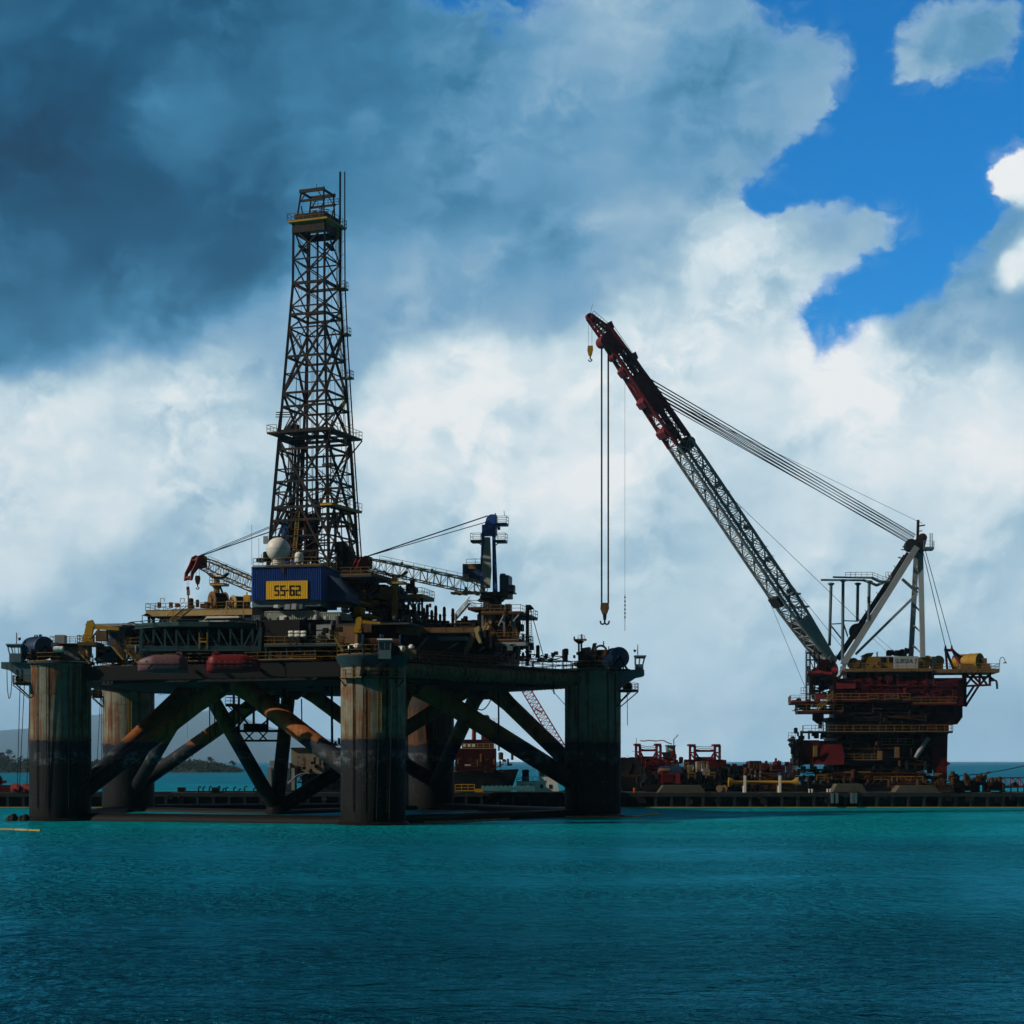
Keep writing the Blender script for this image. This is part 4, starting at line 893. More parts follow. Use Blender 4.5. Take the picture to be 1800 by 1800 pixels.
# ================================================================ lifeboats under the landing deck
def lifeboat(px0, px1, py0, py1, d, flip, lab, mt_):
    c = W((px0+px1)/2, py1, d); L = (px1-px0)*d/F; hh = (py1-py0)*d/F; t0 = thing('lifeboat', lab, 'lifeboat', (c.x, c.y, c.z), 'enclosed lifeboats on the rig')
    n = 22; rings = []; o = MB(); vs = []; m = 16
    for i in range(n+1):
        s = i/n; x = (s-.5)*L*(-1 if flip else 1)
        bow = min(1, (s/.32))**.6 if s < .32 else 1.0; st_ = min(1, (1-s)/.14)**.45 if s > .86 else 1.0; f = max(.03, bow*st_)
        wv = .155*L*f; zt = hh*.86*(.62+.38*f); zb = hh*(.0+.10*(1-f))
        zm = hh*.40
        for j in range(m):
            a_ = 2*math.pi*j/m; ca, sa = math.cos(a_), math.sin(a_)
            y = wv*math.copysign(abs(ca)**.7, ca); z = zm+(zt-zm if sa > 0 else zm-zb)*math.copysign(abs(sa)**.75, sa)
            vs.append(Vector((c.x+x, c.y+y, c.z+z)))
    fs = [(i*m+j, i*m+(j+1) % m, (i+1)*m+(j+1) % m, (i+1)*m+j) for i in range(n) for j in range(m)]+[tuple(range(m)), tuple(range(n*m, n*m+m))]
    o.add(vs, fs); hl = o.build('hull', M[mt_], t0, ang=1.2)
    sg = -1 if flip else 1
    o = MB(); cx = c.x+sg*L*.33; o.hexa([Vector((cx-.55,c.y-.6,c.z+hh*.78)),Vector((cx+.55,c.y-.6,c.z+hh*.78)),Vector((cx+.55,c.y+.6,c.z+hh*.78)),Vector((cx-.55,c.y+.6,c.z+hh*.78))], [Vector((cx-.32,c.y-.45,c.z+hh)),Vector((cx+.42,c.y-.45,c.z+hh)),Vector((cx+.42,c.y+.45,c.z+hh)),Vector((cx-.32,c.y+.45,c.z+hh))]); o.build('conning_tower', M[mt_], t0)
    o = MB(); o.box((cx-.05*sg,c.y-.62,c.z+hh*.86), .5, .06, hh*.07); 
    for q in (-.3,-.12,.08): o.lathe((c.x+sg*q*L,c.y-.135*L,c.z+hh*.54), [(.01,-.02),(.12,-.02),(.12,.02),(.01,.02)], 10, ax=(0,1,0))
    o.build('porthole', M['glass'], t0)
    o = MB(); o.bar((c.x-L*.46,c.y-.157*L,c.z+hh*.40), (c.x+L*.46,c.y-.157*L,c.z+hh*.40), .09, .10); o.build('fender_strip', M['rubber'], t0)
    o = MB()
    for k_ in range(7):
        x = c.x+(-.36+.115*k_)*L; o.box((x,c.y-.150*L-.03,c.z+hh*.50), .3, .02, .035); o.box((x,c.y-.150*L-.03,c.z+hh*.32), .3, .02, .035)
    o.build('reflective_tape', M['lightgrey'], t0)
    o = MB(); o.hexa([Vector((c.x+sg*L*.30,c.y-.1,c.z-.02)),Vector((c.x+sg*L*.52,c.y-.1,c.z-.02)),Vector((c.x+sg*L*.52,c.y+.1,c.z-.02)),Vector((c.x+sg*L*.30,c.y+.1,c.z-.02))],[Vector((c.x+sg*L*.30,c.y-.1,c.z+.25)),Vector((c.x+sg*L*.50,c.y-.1,c.z+.28)),Vector((c.x+sg*L*.50,c.y+.1,c.z+.28)),Vector((c.x+sg*L*.30,c.y+.1,c.z+.25))]); o.build('keel_skeg', M[mt_], t0)
    o = MB()
    for q in (-.3,.3): o.tube((c.x+q*L,c.y,c.z+hh*.7), (c.x+q*L,c.y,c.z+hh+1.2), .05, 5); o.bar((c.x+q*L,c.y,c.z+hh+1.2), (c.x+q*L,c.y+4,c.z+hh+1.4), .3, .4)
    o.build('davit', M['hull'], t0)
lifeboat(242, 330, 1146, 1183, 271, False, 'faded pink enclosed lifeboat hanging left under the landing deck', 'faded'); lifeboat(363, 458, 1145, 1183, 270, True, 'bright red enclosed lifeboat hanging right under the landing deck', 'scarlet')
# ================================================================ derrick
DY = 308.0; TH = R(21)
DU = Vector((math.cos(TH), -math.sin(TH), 0)); DV = Vector((math.sin(TH), math.cos(TH), 0))
def dz_(py): return zat(py, DY)
def dhw(py): return 2.85 if py < 505 else 2.85+(5.25-2.85)*(py-505)/(948-505)
def dctr(py):
    px = 557.5-5.5*(py-395)/(948-395); return Vector(((px-900)*DY/F, DY, dz_(py)))
def dc(py, i, extra=0.0):       # corner i: front left, front right, back right, back left
    h = dhw(py)+extra; su, sv = ((-1,-1),(1,-1),(1,1),(-1,1))[i]; return dctr(py)+DU*(h*su)+DV*(h*sv)
def dpt(py, su, sv, e=0.0):
    h = dhw(py)+e; return dctr(py)+DU*(h*su)+DV*(h*sv)
der = thing('derrick', 'tall tapering dark lattice drilling derrick in the middle of the rig', 'derrick', (dctr(1000).x, DY, dz_(1004)))
for i in range(4):
    t = MB(); t.bar(dc(395,i), dc(505,i), .36); t.bar(dc(505,i), dc(776,i), .40); t.bar(dc(776,i), dc(1004,i), .48); t.build('leg', M['derrick'], der)
HB = [(405,.3),(461,.22),(503,.45),(544,.22),(558,.38),(582,.24),(632,.36),(662,.18),(696,.34),(720,.34),(762,.3),(777,.42),(795,.34),(830,.2),(852,.34),(870,.22),(897,.42),(920,.42),(948,.25),(975,.3),(1000,.5)]
FACE = [(0,1),(1,2),(2,3),(3,0)]
XB = [(407,461,.18,'x'),(461,503,.18,'x'),(503,544,.17,'x'),(544,582,.2,'x'),(582,696,.34,'x'),(632,696,.14,'k'),(696,776,.30,'x'),(720,776,.13,'k'),(777,852,.30,'v'),(795,870,.13,'x'),(852,948,.36,'a'),(897,1000,.3,'a'),(870,897,.15,'x'),(948,1000,.16,'x'),(582,632,.12,'k')]
for a, b in FACE:
    t = MB()
    for py, w in HB: t.bar(dc(py,a), dc(py,b), w*.8, w)
    for y0, y1, w, kind in XB:
        p0, p1, q0, q1 = dc(y0,a), dc(y0,b), dc(y1,a), dc(y1,b); pm_, qm = p0.lerp(p1,.5), q0.lerp(q1,.5)
        if kind == 'x': t.bar(p0, q1, w); t.bar(p1, q0, w)
        elif kind == 'v': t.bar(p0, qm, w); t.bar(p1, qm, w)
        elif kind == 'a': t.bar(pm_, q0, w); t.bar(pm_, q1, w); t.bar(p0.lerp(q0,.5), pm_.lerp(q0,.5), .12); t.bar(p1.lerp(q1,.5), pm_.lerp(q1,.5), .12)
        elif kind == 'k': t.bar(p0.lerp(p1,.5), q0, w); t.bar(p0.lerp(p1,.5), q1, w)
    t.build('face_bracing', M['derrick'], der)
# crown: heavy beams, yellow platform, gantry, sheaves
t = MB()
for a, b in FACE: t.bar(dc(409,a,.05), dc(409,b,.05), .4, 1.15); t.bar(dc(388,a,-.2), dc(388,b,-.2), .35, 1.1)
for s in (-.35,.35): t.bar(dpt(390,-1,s), dpt(390,1,s), .4, 1.0); t.bar(dpt(390,s,-1), dpt(390,s,1), .4, 1.0)
t.build('crown_beam', M['derrick'], der)
t = MB(); q = [dc(397.5,i,.75) for i in range(4)]; t.hexa(q, [p+Z3*.18 for p in q]); cp = t.build('crown_platform', M['yellow'], der)
t = MB(); t.rail([p+Z3*.18 for p in q+[q[0]]], 1.25, 1.5); t.build('railing', M['railing'], cp)
t = MB()
for s in (-1, 1):
    for v in (-.7, .7):
        t.bar(dpt(397,s*.88,v-.18), dpt(341,s*.72,v*.9), .26); t.bar(dpt(397,s*.5,v), dpt(366,s*.68,v*.95), .18)
    t.bar(dpt(341,s*.72,-.7), dpt(341,s*.72,.7), .3)
for v in (-.68,.68):
    t.bar(dpt(340,-.8,v), dpt(340,.8,v), .3, .55); t.bar(dpt(357,-.78,v), dpt(357,.82,v), .25, .36)
    t.bar(dpt(341,-.35,v), dpt(357,-.7,v), .14); t.bar(dpt(341,.35,v), dpt(357,.7,v), .14)
t.rail([dpt(356,-.7,.8), dpt(356,.95,.8)], 1.0, 1.0); t.bar(dpt(341,.25,-.6), dpt(330,.25,-.6), .08); t.bar(dpt(341,.7,-.6), dpt(334,.7,-.6), .06); t.bar(dpt(341,-.6,-.6), dpt(338,-.6,-.6), .3)
t.build('crown_gantry', M['derrick'], der)
t = MB()
for su, r, h in ((-.02,.95,1.0),(.28,.7,.4)):
    c = dpt(395, su, -.1)
    for k in range(4): t.lathe(c+DV*(-.5+k*.3)+Z3*(r*1.15), [(.1,0),(r,.02),(r*.92,.1),(r,.18),(.1,.2)], 20, ax=DV)
c = dpt(397,-.02,-.25); t.box(c, 1.0, 1.0, 1.7, TH); t.box(c+Z3*1.7, .55, .6, .6, TH); c = dpt(397,.75,-.2); t.box(c, .9, 1.1, 1.35, TH); t.box(dpt(397,-.2,.0), .7, .6, .9, TH)
t.build('crown_block', M['rust'], der)
t = MB()
for k in range(4): t.bar(dpt(372+k*4,.35,-.5), dpt(376+k*4,1.0,-.5), .12)
t.build('sheave_guard', M['derrick'], der)
# under the crown: small inspection baskets
for su, sv in ((-1,0),(1,0)):
    t = MB(); a_ = dpt(434,su*.95,-.5); b_ = dpt(440,su*.95,.5); t.hexa([a_, b_, b_+DU*(-su*.8), a_+DU*(-su*.8)], [x+Z3*.15 for x in (a_, b_, b_+DU*(-su*.8), a_+DU*(-su*.8))]); t.rail([a_, b_], 1.2, 1.0); t.build('inspection_basket', M['derrick'], der)
# masts and pipes up the right side
t = MB(); t.tube(dpt(440,1.0,.95), Vector(((598-900)*308/F, 308, zat(302,308))), .17, 8); t.build('mast_pole', M['black'], der)
t = MB(); xo = lambda px, py: Vector(((px-900)*310/F, 310, zat(py,310)))
pts = [xo(606,302), xo(606,390), xo(606.5,500), xo(611,600), xo(617,700), xo(625,830), xo(636,990)]; t.path(pts, .11, 6)
for k in range(26):
    py = 400+k*23; f_ = xo(lerp_tab(py,[(302,606),(390,606),(500,606.5),(600,611),(700,617),(830,625),(990,636)]), py); t.bar(f_, dpt(py,1,1), .06)
t.build('vent_pipe', M['derrick'], der)
t = MB(); 
for y0, y1 in ((392,505),(505,585),(585,662),(662,765),(765,900),(900,990)): t.ladder(dpt(y1,1.06,.35,.2), dpt(y0,1.06,.35,.2), .55, .045, DV, .3); t.ladder(dpt(y1,1.06,.75,.35), dpt(y0,1.06,.75,.35), .3, .02, DV, .6)
t.build('ladder', M['ladder'], der)
for py, e in ((507,1.1),(587,1.0),(663,1.1)):
    t = MB(); c = dpt(py,1,.8,.55); t.box(c, 1.5, 1.4, .2, TH); hb = [c+DU*x+DV*y+Z3*.2 for x, y in ((-.7,-.65),(.7,-.65),(.7,.65),(-.7,.65))]; t.rail(hb, 1.15, .7); t.build('rest_platform', M['railing'], der)
# racking platform (monkey board)
t = MB(); q = [dc(769,i,1.5) for i in range(4)]; n_ = [dc(769,i,-.3) for i in range(4)]
for i in range(4): t.hexa([q[i], q[(i+1)%4], n_[(i+1)%4], n_[i]], [x+Z3*.22 for x in (q[i], q[(i+1)%4], n_[(i+1)%4], n_[i])])
mk = t.build('racking_platform', M['derrick'], der)
t = MB(); t.rail([x+Z3*.2 for x in (q[0]+(q[1]-q[0])*.15, q[0], q[3])], 1.25, 1.2); t.rail([x+Z3*.2 for x in (q[1], q[2], q[3])], 1.25, 1.2); t.build('railing', M['railing'], mk)
t = MB(); t.bar(dpt(795,1,-1), q[1], .2); t.bar(dpt(795,1,1), q[2], .2); 
for k in range(12): t.bar(dpt(766,-.9,-.8+.13*k), dpt(766,-.1,-.8+.13*k), .09)
t.box(dpt(764,-.55,-.6), 1.2, 1.0, 1.3, TH); t.box(dpt(764,.55,.2), .8, .8, 1.0, TH); t.box(dpt(764,-.2,.5), .7, .7, 1.4, TH)
for k in range(3): t.bar(dpt(728+k*4,-1.3,-.9), dpt(730+k*4,-.55,-.9), .14)
t.bar(dpt(769,-1.15,-.9), dpt(727,-1.1,-.9), .2); t.build('racking_arm', M['derrick'], mk)
# lower working platform, right face
t = MB(); a_, b_ = dpt(898,1,-1.1,.1), dpt(898,1,1.1,.1); qq = [a_-DU*1.2, a_+DU*.9, b_+DU*.9, b_-DU*1.2]; t.hexa(qq, [x+Z3*.25 for x in qq]); lp = t.build('stabbing_platform', M['yellow'], der); t = MB(); t.rail([x+Z3*.25 for x in qq[:3]], 1.3, 1.1); t.build('railing', M['railing'], lp)
t = MB(); c = dpt(822,.62,-.1); t.box(c, 1.8, 1.5, .3, TH); t.rail([c+Vector((x,y,.3)) for x, y in ((-.9,-.8),(.9,-.8),(.9,.8),(-.9,.8),(-.9,-.8))], 1.6, .6); t.bar(c+DU*.3, dpt(850,.9,0), .15); t.build('basket_platform', M['railing'], der)
# guide rails, travelling gear, racked pipe and plumbing inside
t = MB()
for px in (541, 558.5):
    t.bar(Vector(((px-900)*DY/F, DY, dz_(402))), Vector(((px-2-900)*DY/F, DY, dz_(1000))), .34, .3)
t.build('guide_rail', M['rust'], der)
t = MB()
for k in range(4): px = 545+k*3.4; t.tube(Vector(((px-900)*DY/F, DY, dz_(400))), Vector(((548.5+k*.4-900)*DY/F, DY, dz_(905))), .025, 4)
for px in (533, 527, 586, 579): t.tube(Vector(((px-900)*DY/F, DY-1, dz_(430))), Vector(((px-6-900)*DY/F, DY-1, dz_(770))), .02, 4)
t.build('drilling_line', M['rope'], der)
t = MB(); c = Vector(((549-900)*DY/F, DY, dz_(948))); t.box(c, 1.4, 1.0, 2.8, TH); t.lathe(c+Z3*3.3-DV*.4, [(.1,0),(.8,.02),(.8,.76),(.1,.8)], 20, ax=DV); t.box(c-Z3*3.6, 1.7, 1.3, 3.2, TH); t.tube(c-Z3*3.6, c-Z3*6, .22, 8); t.build('travelling_block', M['rust'], der)
t = MB()
for k in range(15):
    c0 = dpt(985,-.72+.035*k,-.55+.09*(k % 4)); c1 = dpt(774,-.72+.034*k,-.7+.1*(k % 4)); t.tube(c0, c1, .075, 6)
t.build('racked_pipe', M['black'], der)
rnd = random.Random(5)
t = MB()
for _ in range(60):
    py = rnd.uniform(890, 996); su, sv = rnd.uniform(-.85,.85), rnd.uniform(-.8,.9); c = dpt(py,su,sv)
    if rnd.random() < .35: t.box(c, rnd.uniform(.3,1.2), rnd.uniform(.3,1), rnd.uniform(.4,1.8), TH)
    elif rnd.random() < .6: t.tube(c, dpt(rnd.uniform(880,998),su,sv), rnd.uniform(.06,.14), 6)
    else: t.tube(c, dpt(py,rnd.uniform(-.9,.9),sv), rnd.uniform(.06,.16), 6)
for _ in range(26):
    su, sv = rnd.choice((-.92,.9,.5,-.3)), rnd.uniform(-.9,.9); y0 = rnd.uniform(640, 900); t.tube(dpt(y0,su,sv), dpt(y0+rnd.uniform(40,140),su,sv), rnd.uniform(.04,.1), 5)
t.build('standpipe', M['derrick'], der)
t = MB(); 
for py in (905, 935, 962, 985): t.bar(dpt(py,-.35,-.9), dpt(py,.15,-.9), .22)
for su in (-.35,-.1,.15): t.bar(dpt(900,su,-.9), dpt(1000,su,-.9), .26)
t.bar(dpt(935,-.35,-.9), dpt(962,-.1,-.9), .12); t.bar(dpt(962,-.35,-.9), dpt(985,.15,-.9), .12); t.build('service_frame', M['rust'], der)
t = MB(); t.ladder(dpt(985,-.14,-1.0), dpt(905,-.08,-1.0), .6, .06, DU); t.build('ladder', M['ladder'], der)
t = MB()
for px, py, w_, h_ in ((601,1000,1.5,4.2),(609,1000,1.3,3.6),(616,1002,1.2,3.0),(605,1006,4,1.6)): t.box(W(px,py,306), w_, 1.4, h_, TH)
for k in range(5): t.tube(W(598+5*k,1000,306), W(599+5*k,978-rnd.uniform(0,8),306), .12, 6)
t.build('drawworks', M['black'], der)
# drill floor below the derrick and its skirt
t = MB(); pdf = PL(560, 304, 14); pdf.box(t, 500, 640, 1003, 1010, -4, 12); pdf.box(t, 520, 636, 1010, 1060, 0, 9); t.build('drill_floor', M['hull'], rig)
t = MB(); r_ = MB(); pdf.deck(t, r_, 598, 652, 1010, -5, 3); t.build('platform', M['deck'], rig); r_.build('railing', M['railing'], rig)
t = MB(); clutter(t, pdf, 600, 660, 1012, 1054, -2, 5, 50, rnd, True, .4, 1.4); t.build('machinery', M['black'], rig)

# ================================================================ deck cranes
def lat4(o, a, b, w0, h0, w1, h1, n, rc, rb, up=(0,0,1)):
    d = (b-a).normalized(); x = d.cross(Vector(up)).normalized(); y = x.cross(d)
    o.truss(a, b, [x*w0/2-y*h0/2, -x*w0/2-y*h0/2, -x*w0/2+y*h0/2, x*w0/2+y*h0/2], [x*w1/2-y*h1/2, -x*w1/2-y*h1/2, -x*w1/2+y*h1/2, x*w1/2+y*h1/2], n, rc, rb)
def crane_head(t0, tip, d, s, bh):
    """hooked red boom head: outline in the boom's upright plane"""
    o = MB(); back = -d; x = Vector((-d.y, d.x, 0)).normalized()
    f = lambda u, v: tip+d*u+Z3*v
    pts = [f(-1.0,.95), f(.3,1.15), f(1.2,.75), f(1.9,-.6), f(2.9,-2.0), f(3.1,-3.4), f(2.6,-3.3), f(2.2,-2.2), f(1.1,-1.2), f(.2,-1.2), f(-1.0,-.9)]
    for q in (-.75, .55): o.extrude([p*1+x*q for p in pts], x*.2)
    o.lathe(f(.2,.1)-x*.55, [(.1,0),(.8,.02),(.8,1.08),(.1,1.1)], 18, ax=x); o.lathe(f(2.75,-2.9)-x*.4, [(.05,0),(.35,.02),(.35,.78),(.05,.8)], 14, ax=x); o.tube(f(1.3,.2)-x*.7, f(1.3,.2)+x*.7, .12, 6)
    h = o.build('boom_head', M['red'], t0); return f, x
def hook_block(top, drop, lab, s, mat_, hook='single', grp='hook blocks hanging from the cranes'):
    c = top-Z3*drop; t0 = thing('hook_block', lab, 'hook block', (c.x, c.y, c.z-1.4*s), grp)
    o = MB(); q = [(-.42,.9),(.42,.9),(.5,.2),(.30,-.7),(-.30,-.7),(-.5,.2)]
    for y in (-.32,.2): o.extrude([c+Vector((a*s, y*s, b_*s)) for a, b_ in q], (0,.12*s,0))
    o.lathe(c+Vector((0,-.2*s,.35*s)), [(.05,0),(.42*s,.02),(.42*s,.38*s),(.05,.4*s)], 18, ax=(0,1,0)); o.box(c+Vector((0,0,-.95*s)), .3*s, .3*s, .4*s); o.build('block', M[mat_], t0)
    o = MB(); arcs = ((1,-1),) if hook == 'single' else ((1,-1),(1,1)); hc_ = c-Z3*1.55*s
    o.tube(c-Z3*.9*s, hc_+Z3*.25*s, .11*s, 8)
    for _, sg in arcs:
        pts = [hc_+Vector((sg*(.27 if hook != 'single' else .0)*s+sg*-.3*s*math.cos(a_), 0, -.3*s*math.sin(a_)+.1*s)) for a_ in [k*math.pi/9 for k in range(0, 10)]]
        o.path([hc_+Z3*.25*s]+pts if hook == 'single' else pts, .1*s, 7)
    o.build('hook', M['black'], t0)
    o = MB()
    for a in (-.3,.3): o.tube(c+Vector((a*s,0,.4*s)), Vector((top.x+a*s, top.y, top.z)), .03, 5)
    o.build('rope', M['rope'], t0); return t0
def deck_crane(px, py, d, mast_px, mast_top, mast_bot, bpx, bpy_, lab, bm='cream', pd=None, dmast=None):
    dm = dmast or d
    base = W(mast_px, mast_bot, dm); t0 = thing('deck_crane', lab, 'crane', base, 'deck cranes on the rig')
    foot = W(bpx, bpy_, dm); tip = W(px, py, d); dr = (tip-foot); L = dr.length; dr.normalize(); o = MB()
    mid0 = foot+dr*(L*.12); mid1 = foot+dr*(L*.86)
    lat4(o, foot, mid0, 1.5, .9, 1.9, 2.1, 2, .1, .06); lat4(o, mid0, mid1, 1.9, 2.1, 1.7, 1.9, 13, .1, .055); lat4(o, mid1, tip, 1.7, 1.9, 1.4, 1.5, 2, .11, .06)
    up = Z3*1.02; side = Vector((-dr.y, dr.x, 0)).normalized()*.75
    bmo = o.build('boom', M[bm], t0)
    o = MB(); o.rail([mid0+up*1.05-side, mid1+up*1.0-side], .9, 2.4, .035); 
    for s_ in (.45, .7): p_ = foot+dr*(L*s_)+up; o.box(p_, .4, .3, .5)
    o.build('boom_walkway', M[bm], bmo)
    d2 = Vector((dr.x, dr.y, 0)).normalized(); f, x = crane_head(t0, tip, d2, 1, 1)
    o = MB(); top = W(mast_px-6, mast_top+6, dm)
    for q in (-.5,-.2,.2,.5): o.tube(f(.2,.9)+x*q, top+x*q*.9+Z3*(.5 if abs(q) > .3 else -.5), .06, 5)
    o.build('luffing_rope', M['rope'], t0)
    return t0, f, x, base
# right hand crane: blue mast, boom lowered into its rest
cr, f, x, base = deck_crane(641, 990, 303, 866, 905, 1075, 852, 1036, 'blue deck crane with a cream lattice boom lowered to the left on its rest', dmast=318)
pk = PL(866, 318, 10); o = MB()
o.lathe(pk.p(866,1075,1.6), [(1.9,0),(1.9,.6),(1.55,.7),(1.55,2.2),(2.2,2.4),(2.2,2.7)], 28); o.build('pedestal', M['black'], cr)
o = MB(); a0, b0 = pk.p(845,1047,0), pk.p(893,1044,0); pk.box(o, 845, 893, 1040, 1050, -.6, 4.2); o.extrude([pk.p(838,1056,.4), pk.p(846,1049,.4), pk.p(885,1049,.4), pk.p(878,1056,.4)], pk.V*3); pk.box(o, 876, 903, 1040, 1042.5, .2, 3); o.build('slew_frame', M['black'], cr)
o = MB(); o.hexa([pk.p(844,1042,.4), pk.p(853,1042,.4), pk.p(853,1042,3.2), pk.p(844,1042,3.2)], [pk.p(846,943,1), pk.p(852,943,1), pk.p(852,943,2.4), pk.p(846,943,2.4)])
o.hexa([pk.p(866,1042,.4), pk.p(875,1042,.4), pk.p(875,1042,3.2), pk.p(866,1042,3.2)], [pk.p(865,943,1), pk.p(871,943,1), pk.p(871,943,2.4), pk.p(865,943,2.4)])
o.hexa([pk.p(845,943,.9), pk.p(872,943,.9), pk.p(872,943,2.6), pk.p(845,943,2.6)], [pk.p(847,934,.9), pk.p(871,934,.9), pk.p(871,934,2.6), pk.p(847,934,2.6)])
o.extrude([pk.p(860,940,.9), pk.p(871,940,.9), pk.p(871,904,.9), pk.p(862,904,.9), pk.p(855,910,.9), pk.p(852,922,.9)], pk.V*1.7); pk.box(o, 847, 858, 922, 936, 1.1, 2.3); o.build('mast', M['blue'], cr)
o = MB(); c0, c1 = pk.p(857.5,1034,.2), pk.p(858.5,944,.9); o.hexa([pk.p(852,1034,.2), pk.p(862,1034,.2), pk.p(862,1034,1), pk.p(852,1034,1)], [pk.p(846.5,1002,.3), pk.p(864,1002,.3), pk.p(864,1002,1), pk.p(846.5,1002,1)]); o.hexa([pk.p(846.5,1002,.3), pk.p(864,1002,.3), pk.p(864,1002,1), pk.p(846.5,1002,1)], [pk.p(852,944,.9), pk.p(862,944,.9), pk.p(862,944,1.5), pk.p(852,944,1.5)]); o.build('mast_shield', M['palegreen'], cr)
o = MB(); pk.box(o, 813, 844, 991, 1020, 1, 4); pk.box(o, 836, 850, 1000, 1024, .6, 3); pk.box(o, 878, 894, 1011, 1041, -.3, 3.2); pk.box(o, 879, 887, 1008, 1011, .2, 2); o.build('machinery_house', M['navy'], cr)
o = MB(); pk.box(o, 823, 837, 992, 1000, .8, 1.0); pk.box(o, 895, 903, 1028, 1039, .3, 2); o.build('panel', M['tan'], cr)
for px0, px1, py, v0, v1 in ((871,890,920,.6,2.8),(827,845,950,.6,2.8),(871,888,950,.6,2.8)):
    t = MB(); r_ = MB(); pk.deck(t, r_, px0, px1, py, v0, v1, .3, 'frbl', 1.25); t.bar(pk.p((px0+px1)/2,py+1,1), pk.p(848 if px0 < 860 else 871,py+9,1), .14); o = t.build('mast_platform', M['navy'], cr); r_.build('railing', M['cream'], o)
t = MB(); r_ = MB(); pk.deck(t, r_, 813, 845, 991, .8, 4, .1, 'rb'); r_.build('railing', M['railing'], cr)
t = MB(); t.tube(pk.p(887,907,1), pk.p(886,898,1), .04, 4); t.tube(pk.p(871,904,1), pk.p(871,902,1), .1, 5); t.lathe(pk.p(877,932,1), [(.02,0),(.25,.1),(.25,.5),(.02,.6)], 10); t.tube(pk.p(877,925,1), pk.p(877,930,1), .04, 4); t.build('mast_light', M['black'], cr)
t = MB(); pk.box(t, 792, 846, 1040, 1043.5, -.5, 1.5); clutter(t, pk, 796, 842, 1044, 1047, -.3, 1.2, 22, rnd, False, .3, .7); t.build('boom_underframe', M['cream'], cr)
hook_block(f(.9,-1.1), 2.6, 'rust brown hook block under the red head of the right deck crane', .8, 'rust'); hook_block(f(2.9,-3.3), 2.2, 'slim brown hook hanging from the beak of the right deck crane', .55, 'rust')
# left crane: boom pokes out from behind the blue house
cl, f, x, base = deck_crane(351, 988, 314, 506, 915, 1000, 500, 1052, 'deck crane behind the blue deck house with its cream boom lowered to the left', dmast=333)
pk2 = PL(500, 333, 10); o = MB(); o.lathe(pk2.p(506,1060,1), [(2,0),(1.6,.5),(1.6,4),(2.2,4.3)], 24); o.build('pedestal', M['black'], cl)
o = MB(); pk2.box(o, 494, 503, 928, 1050, 0, 2.6); pk2.box(o, 511, 519, 928, 1050, 0, 2.6); pk2.box(o, 496, 516, 915, 930, .3, 2.3); o.build('mast', M['blue'], cl)
o = MB(); pk2.box(o, 484, 498, 1000, 1040, -.5, 4); o.build('machinery_house', M['navy'], cl)
hook_block(f(.5,-1.1), 2.0, 'dark hook block under the red head of the left deck crane', .85, 'rust'); hook_block(f(2.9,-3.2), 1.6, 'slim red hook hanging from the beak of the left deck crane', .5, 'red')
# boom rests
def boom_rest(plane, pxc, ytop, ybot, lab, wtop, mt_):
    base = plane.p(pxc, ybot, 0); t0 = thing('boom_rest', lab, 'boom rest', base, 'boom rests'); o = MB()
    pc_ = plane.p(pxc, ytop+4, 0); o.tube(base, pc_, .5, 14); o.build('post', M[mt_], t0)
    o = MB(); a_, b_ = plane.p(pxc-wtop*.5, ytop+3, -.6), plane.p(pxc+wtop*.5, ytop+3, -.6); o.extrude([a_, b_, plane.p(pxc+wtop, ytop-6, -.6), plane.p(pxc+wtop*.85, ytop-6, -.6), plane.p(pxc+wtop*.45, ytop, -.6), plane.p(pxc-wtop*.45, ytop, -.6), plane.p(pxc-wtop*.85, ytop-6, -.6), plane.p(pxc-wtop, ytop-6, -.6)], plane.V*1.2); o.build('cradle', M['derrick'], t0)
    t_ = MB(); r2 = MB(); plane.deck(t_, r2, pxc-wtop*.66, pxc+wtop*.66, ytop+13, -1.2, 1.4, .25, 'frbl', 1.15); o = t_.build('rest_platform', M['cream'], t0); r2.build('railing', M['railing'], o)
    o = MB(); o.bar(plane.p(pxc+3,ytop+10,.3), plane.p(pxc+21,ybot,1), .3); o.bar(plane.p(pxc-wtop*.6,ytop+13,.3), plane.p(pxc-2,ytop+24,.3), .16); o.build('stay', M['greyblue'], t0)
    o = MB(); o.ladder(plane.p(pxc-1.5,ybot,-.7), plane.p(pxc-1.5,ytop+10,-.7), .6, .05, plane.U); o.build('ladder', M['ladder'], t0)
boom_rest(PL(382,305,10), 381, 1013, 1071, 'yellow boom rest post beside the cable reels', 19, 'tan')
boom_rest(PL(694,304,10), 694, 1010, 1098, 'tall yellow boom rest post under the right crane boom', 22, 'yellow')
o = MB(); pz = PL(694,304,10); o.bar(pz.p(703,1030,1), pz.p(746,1102,0), .3); o.build('deck_stay', M['greyblue'], rig)
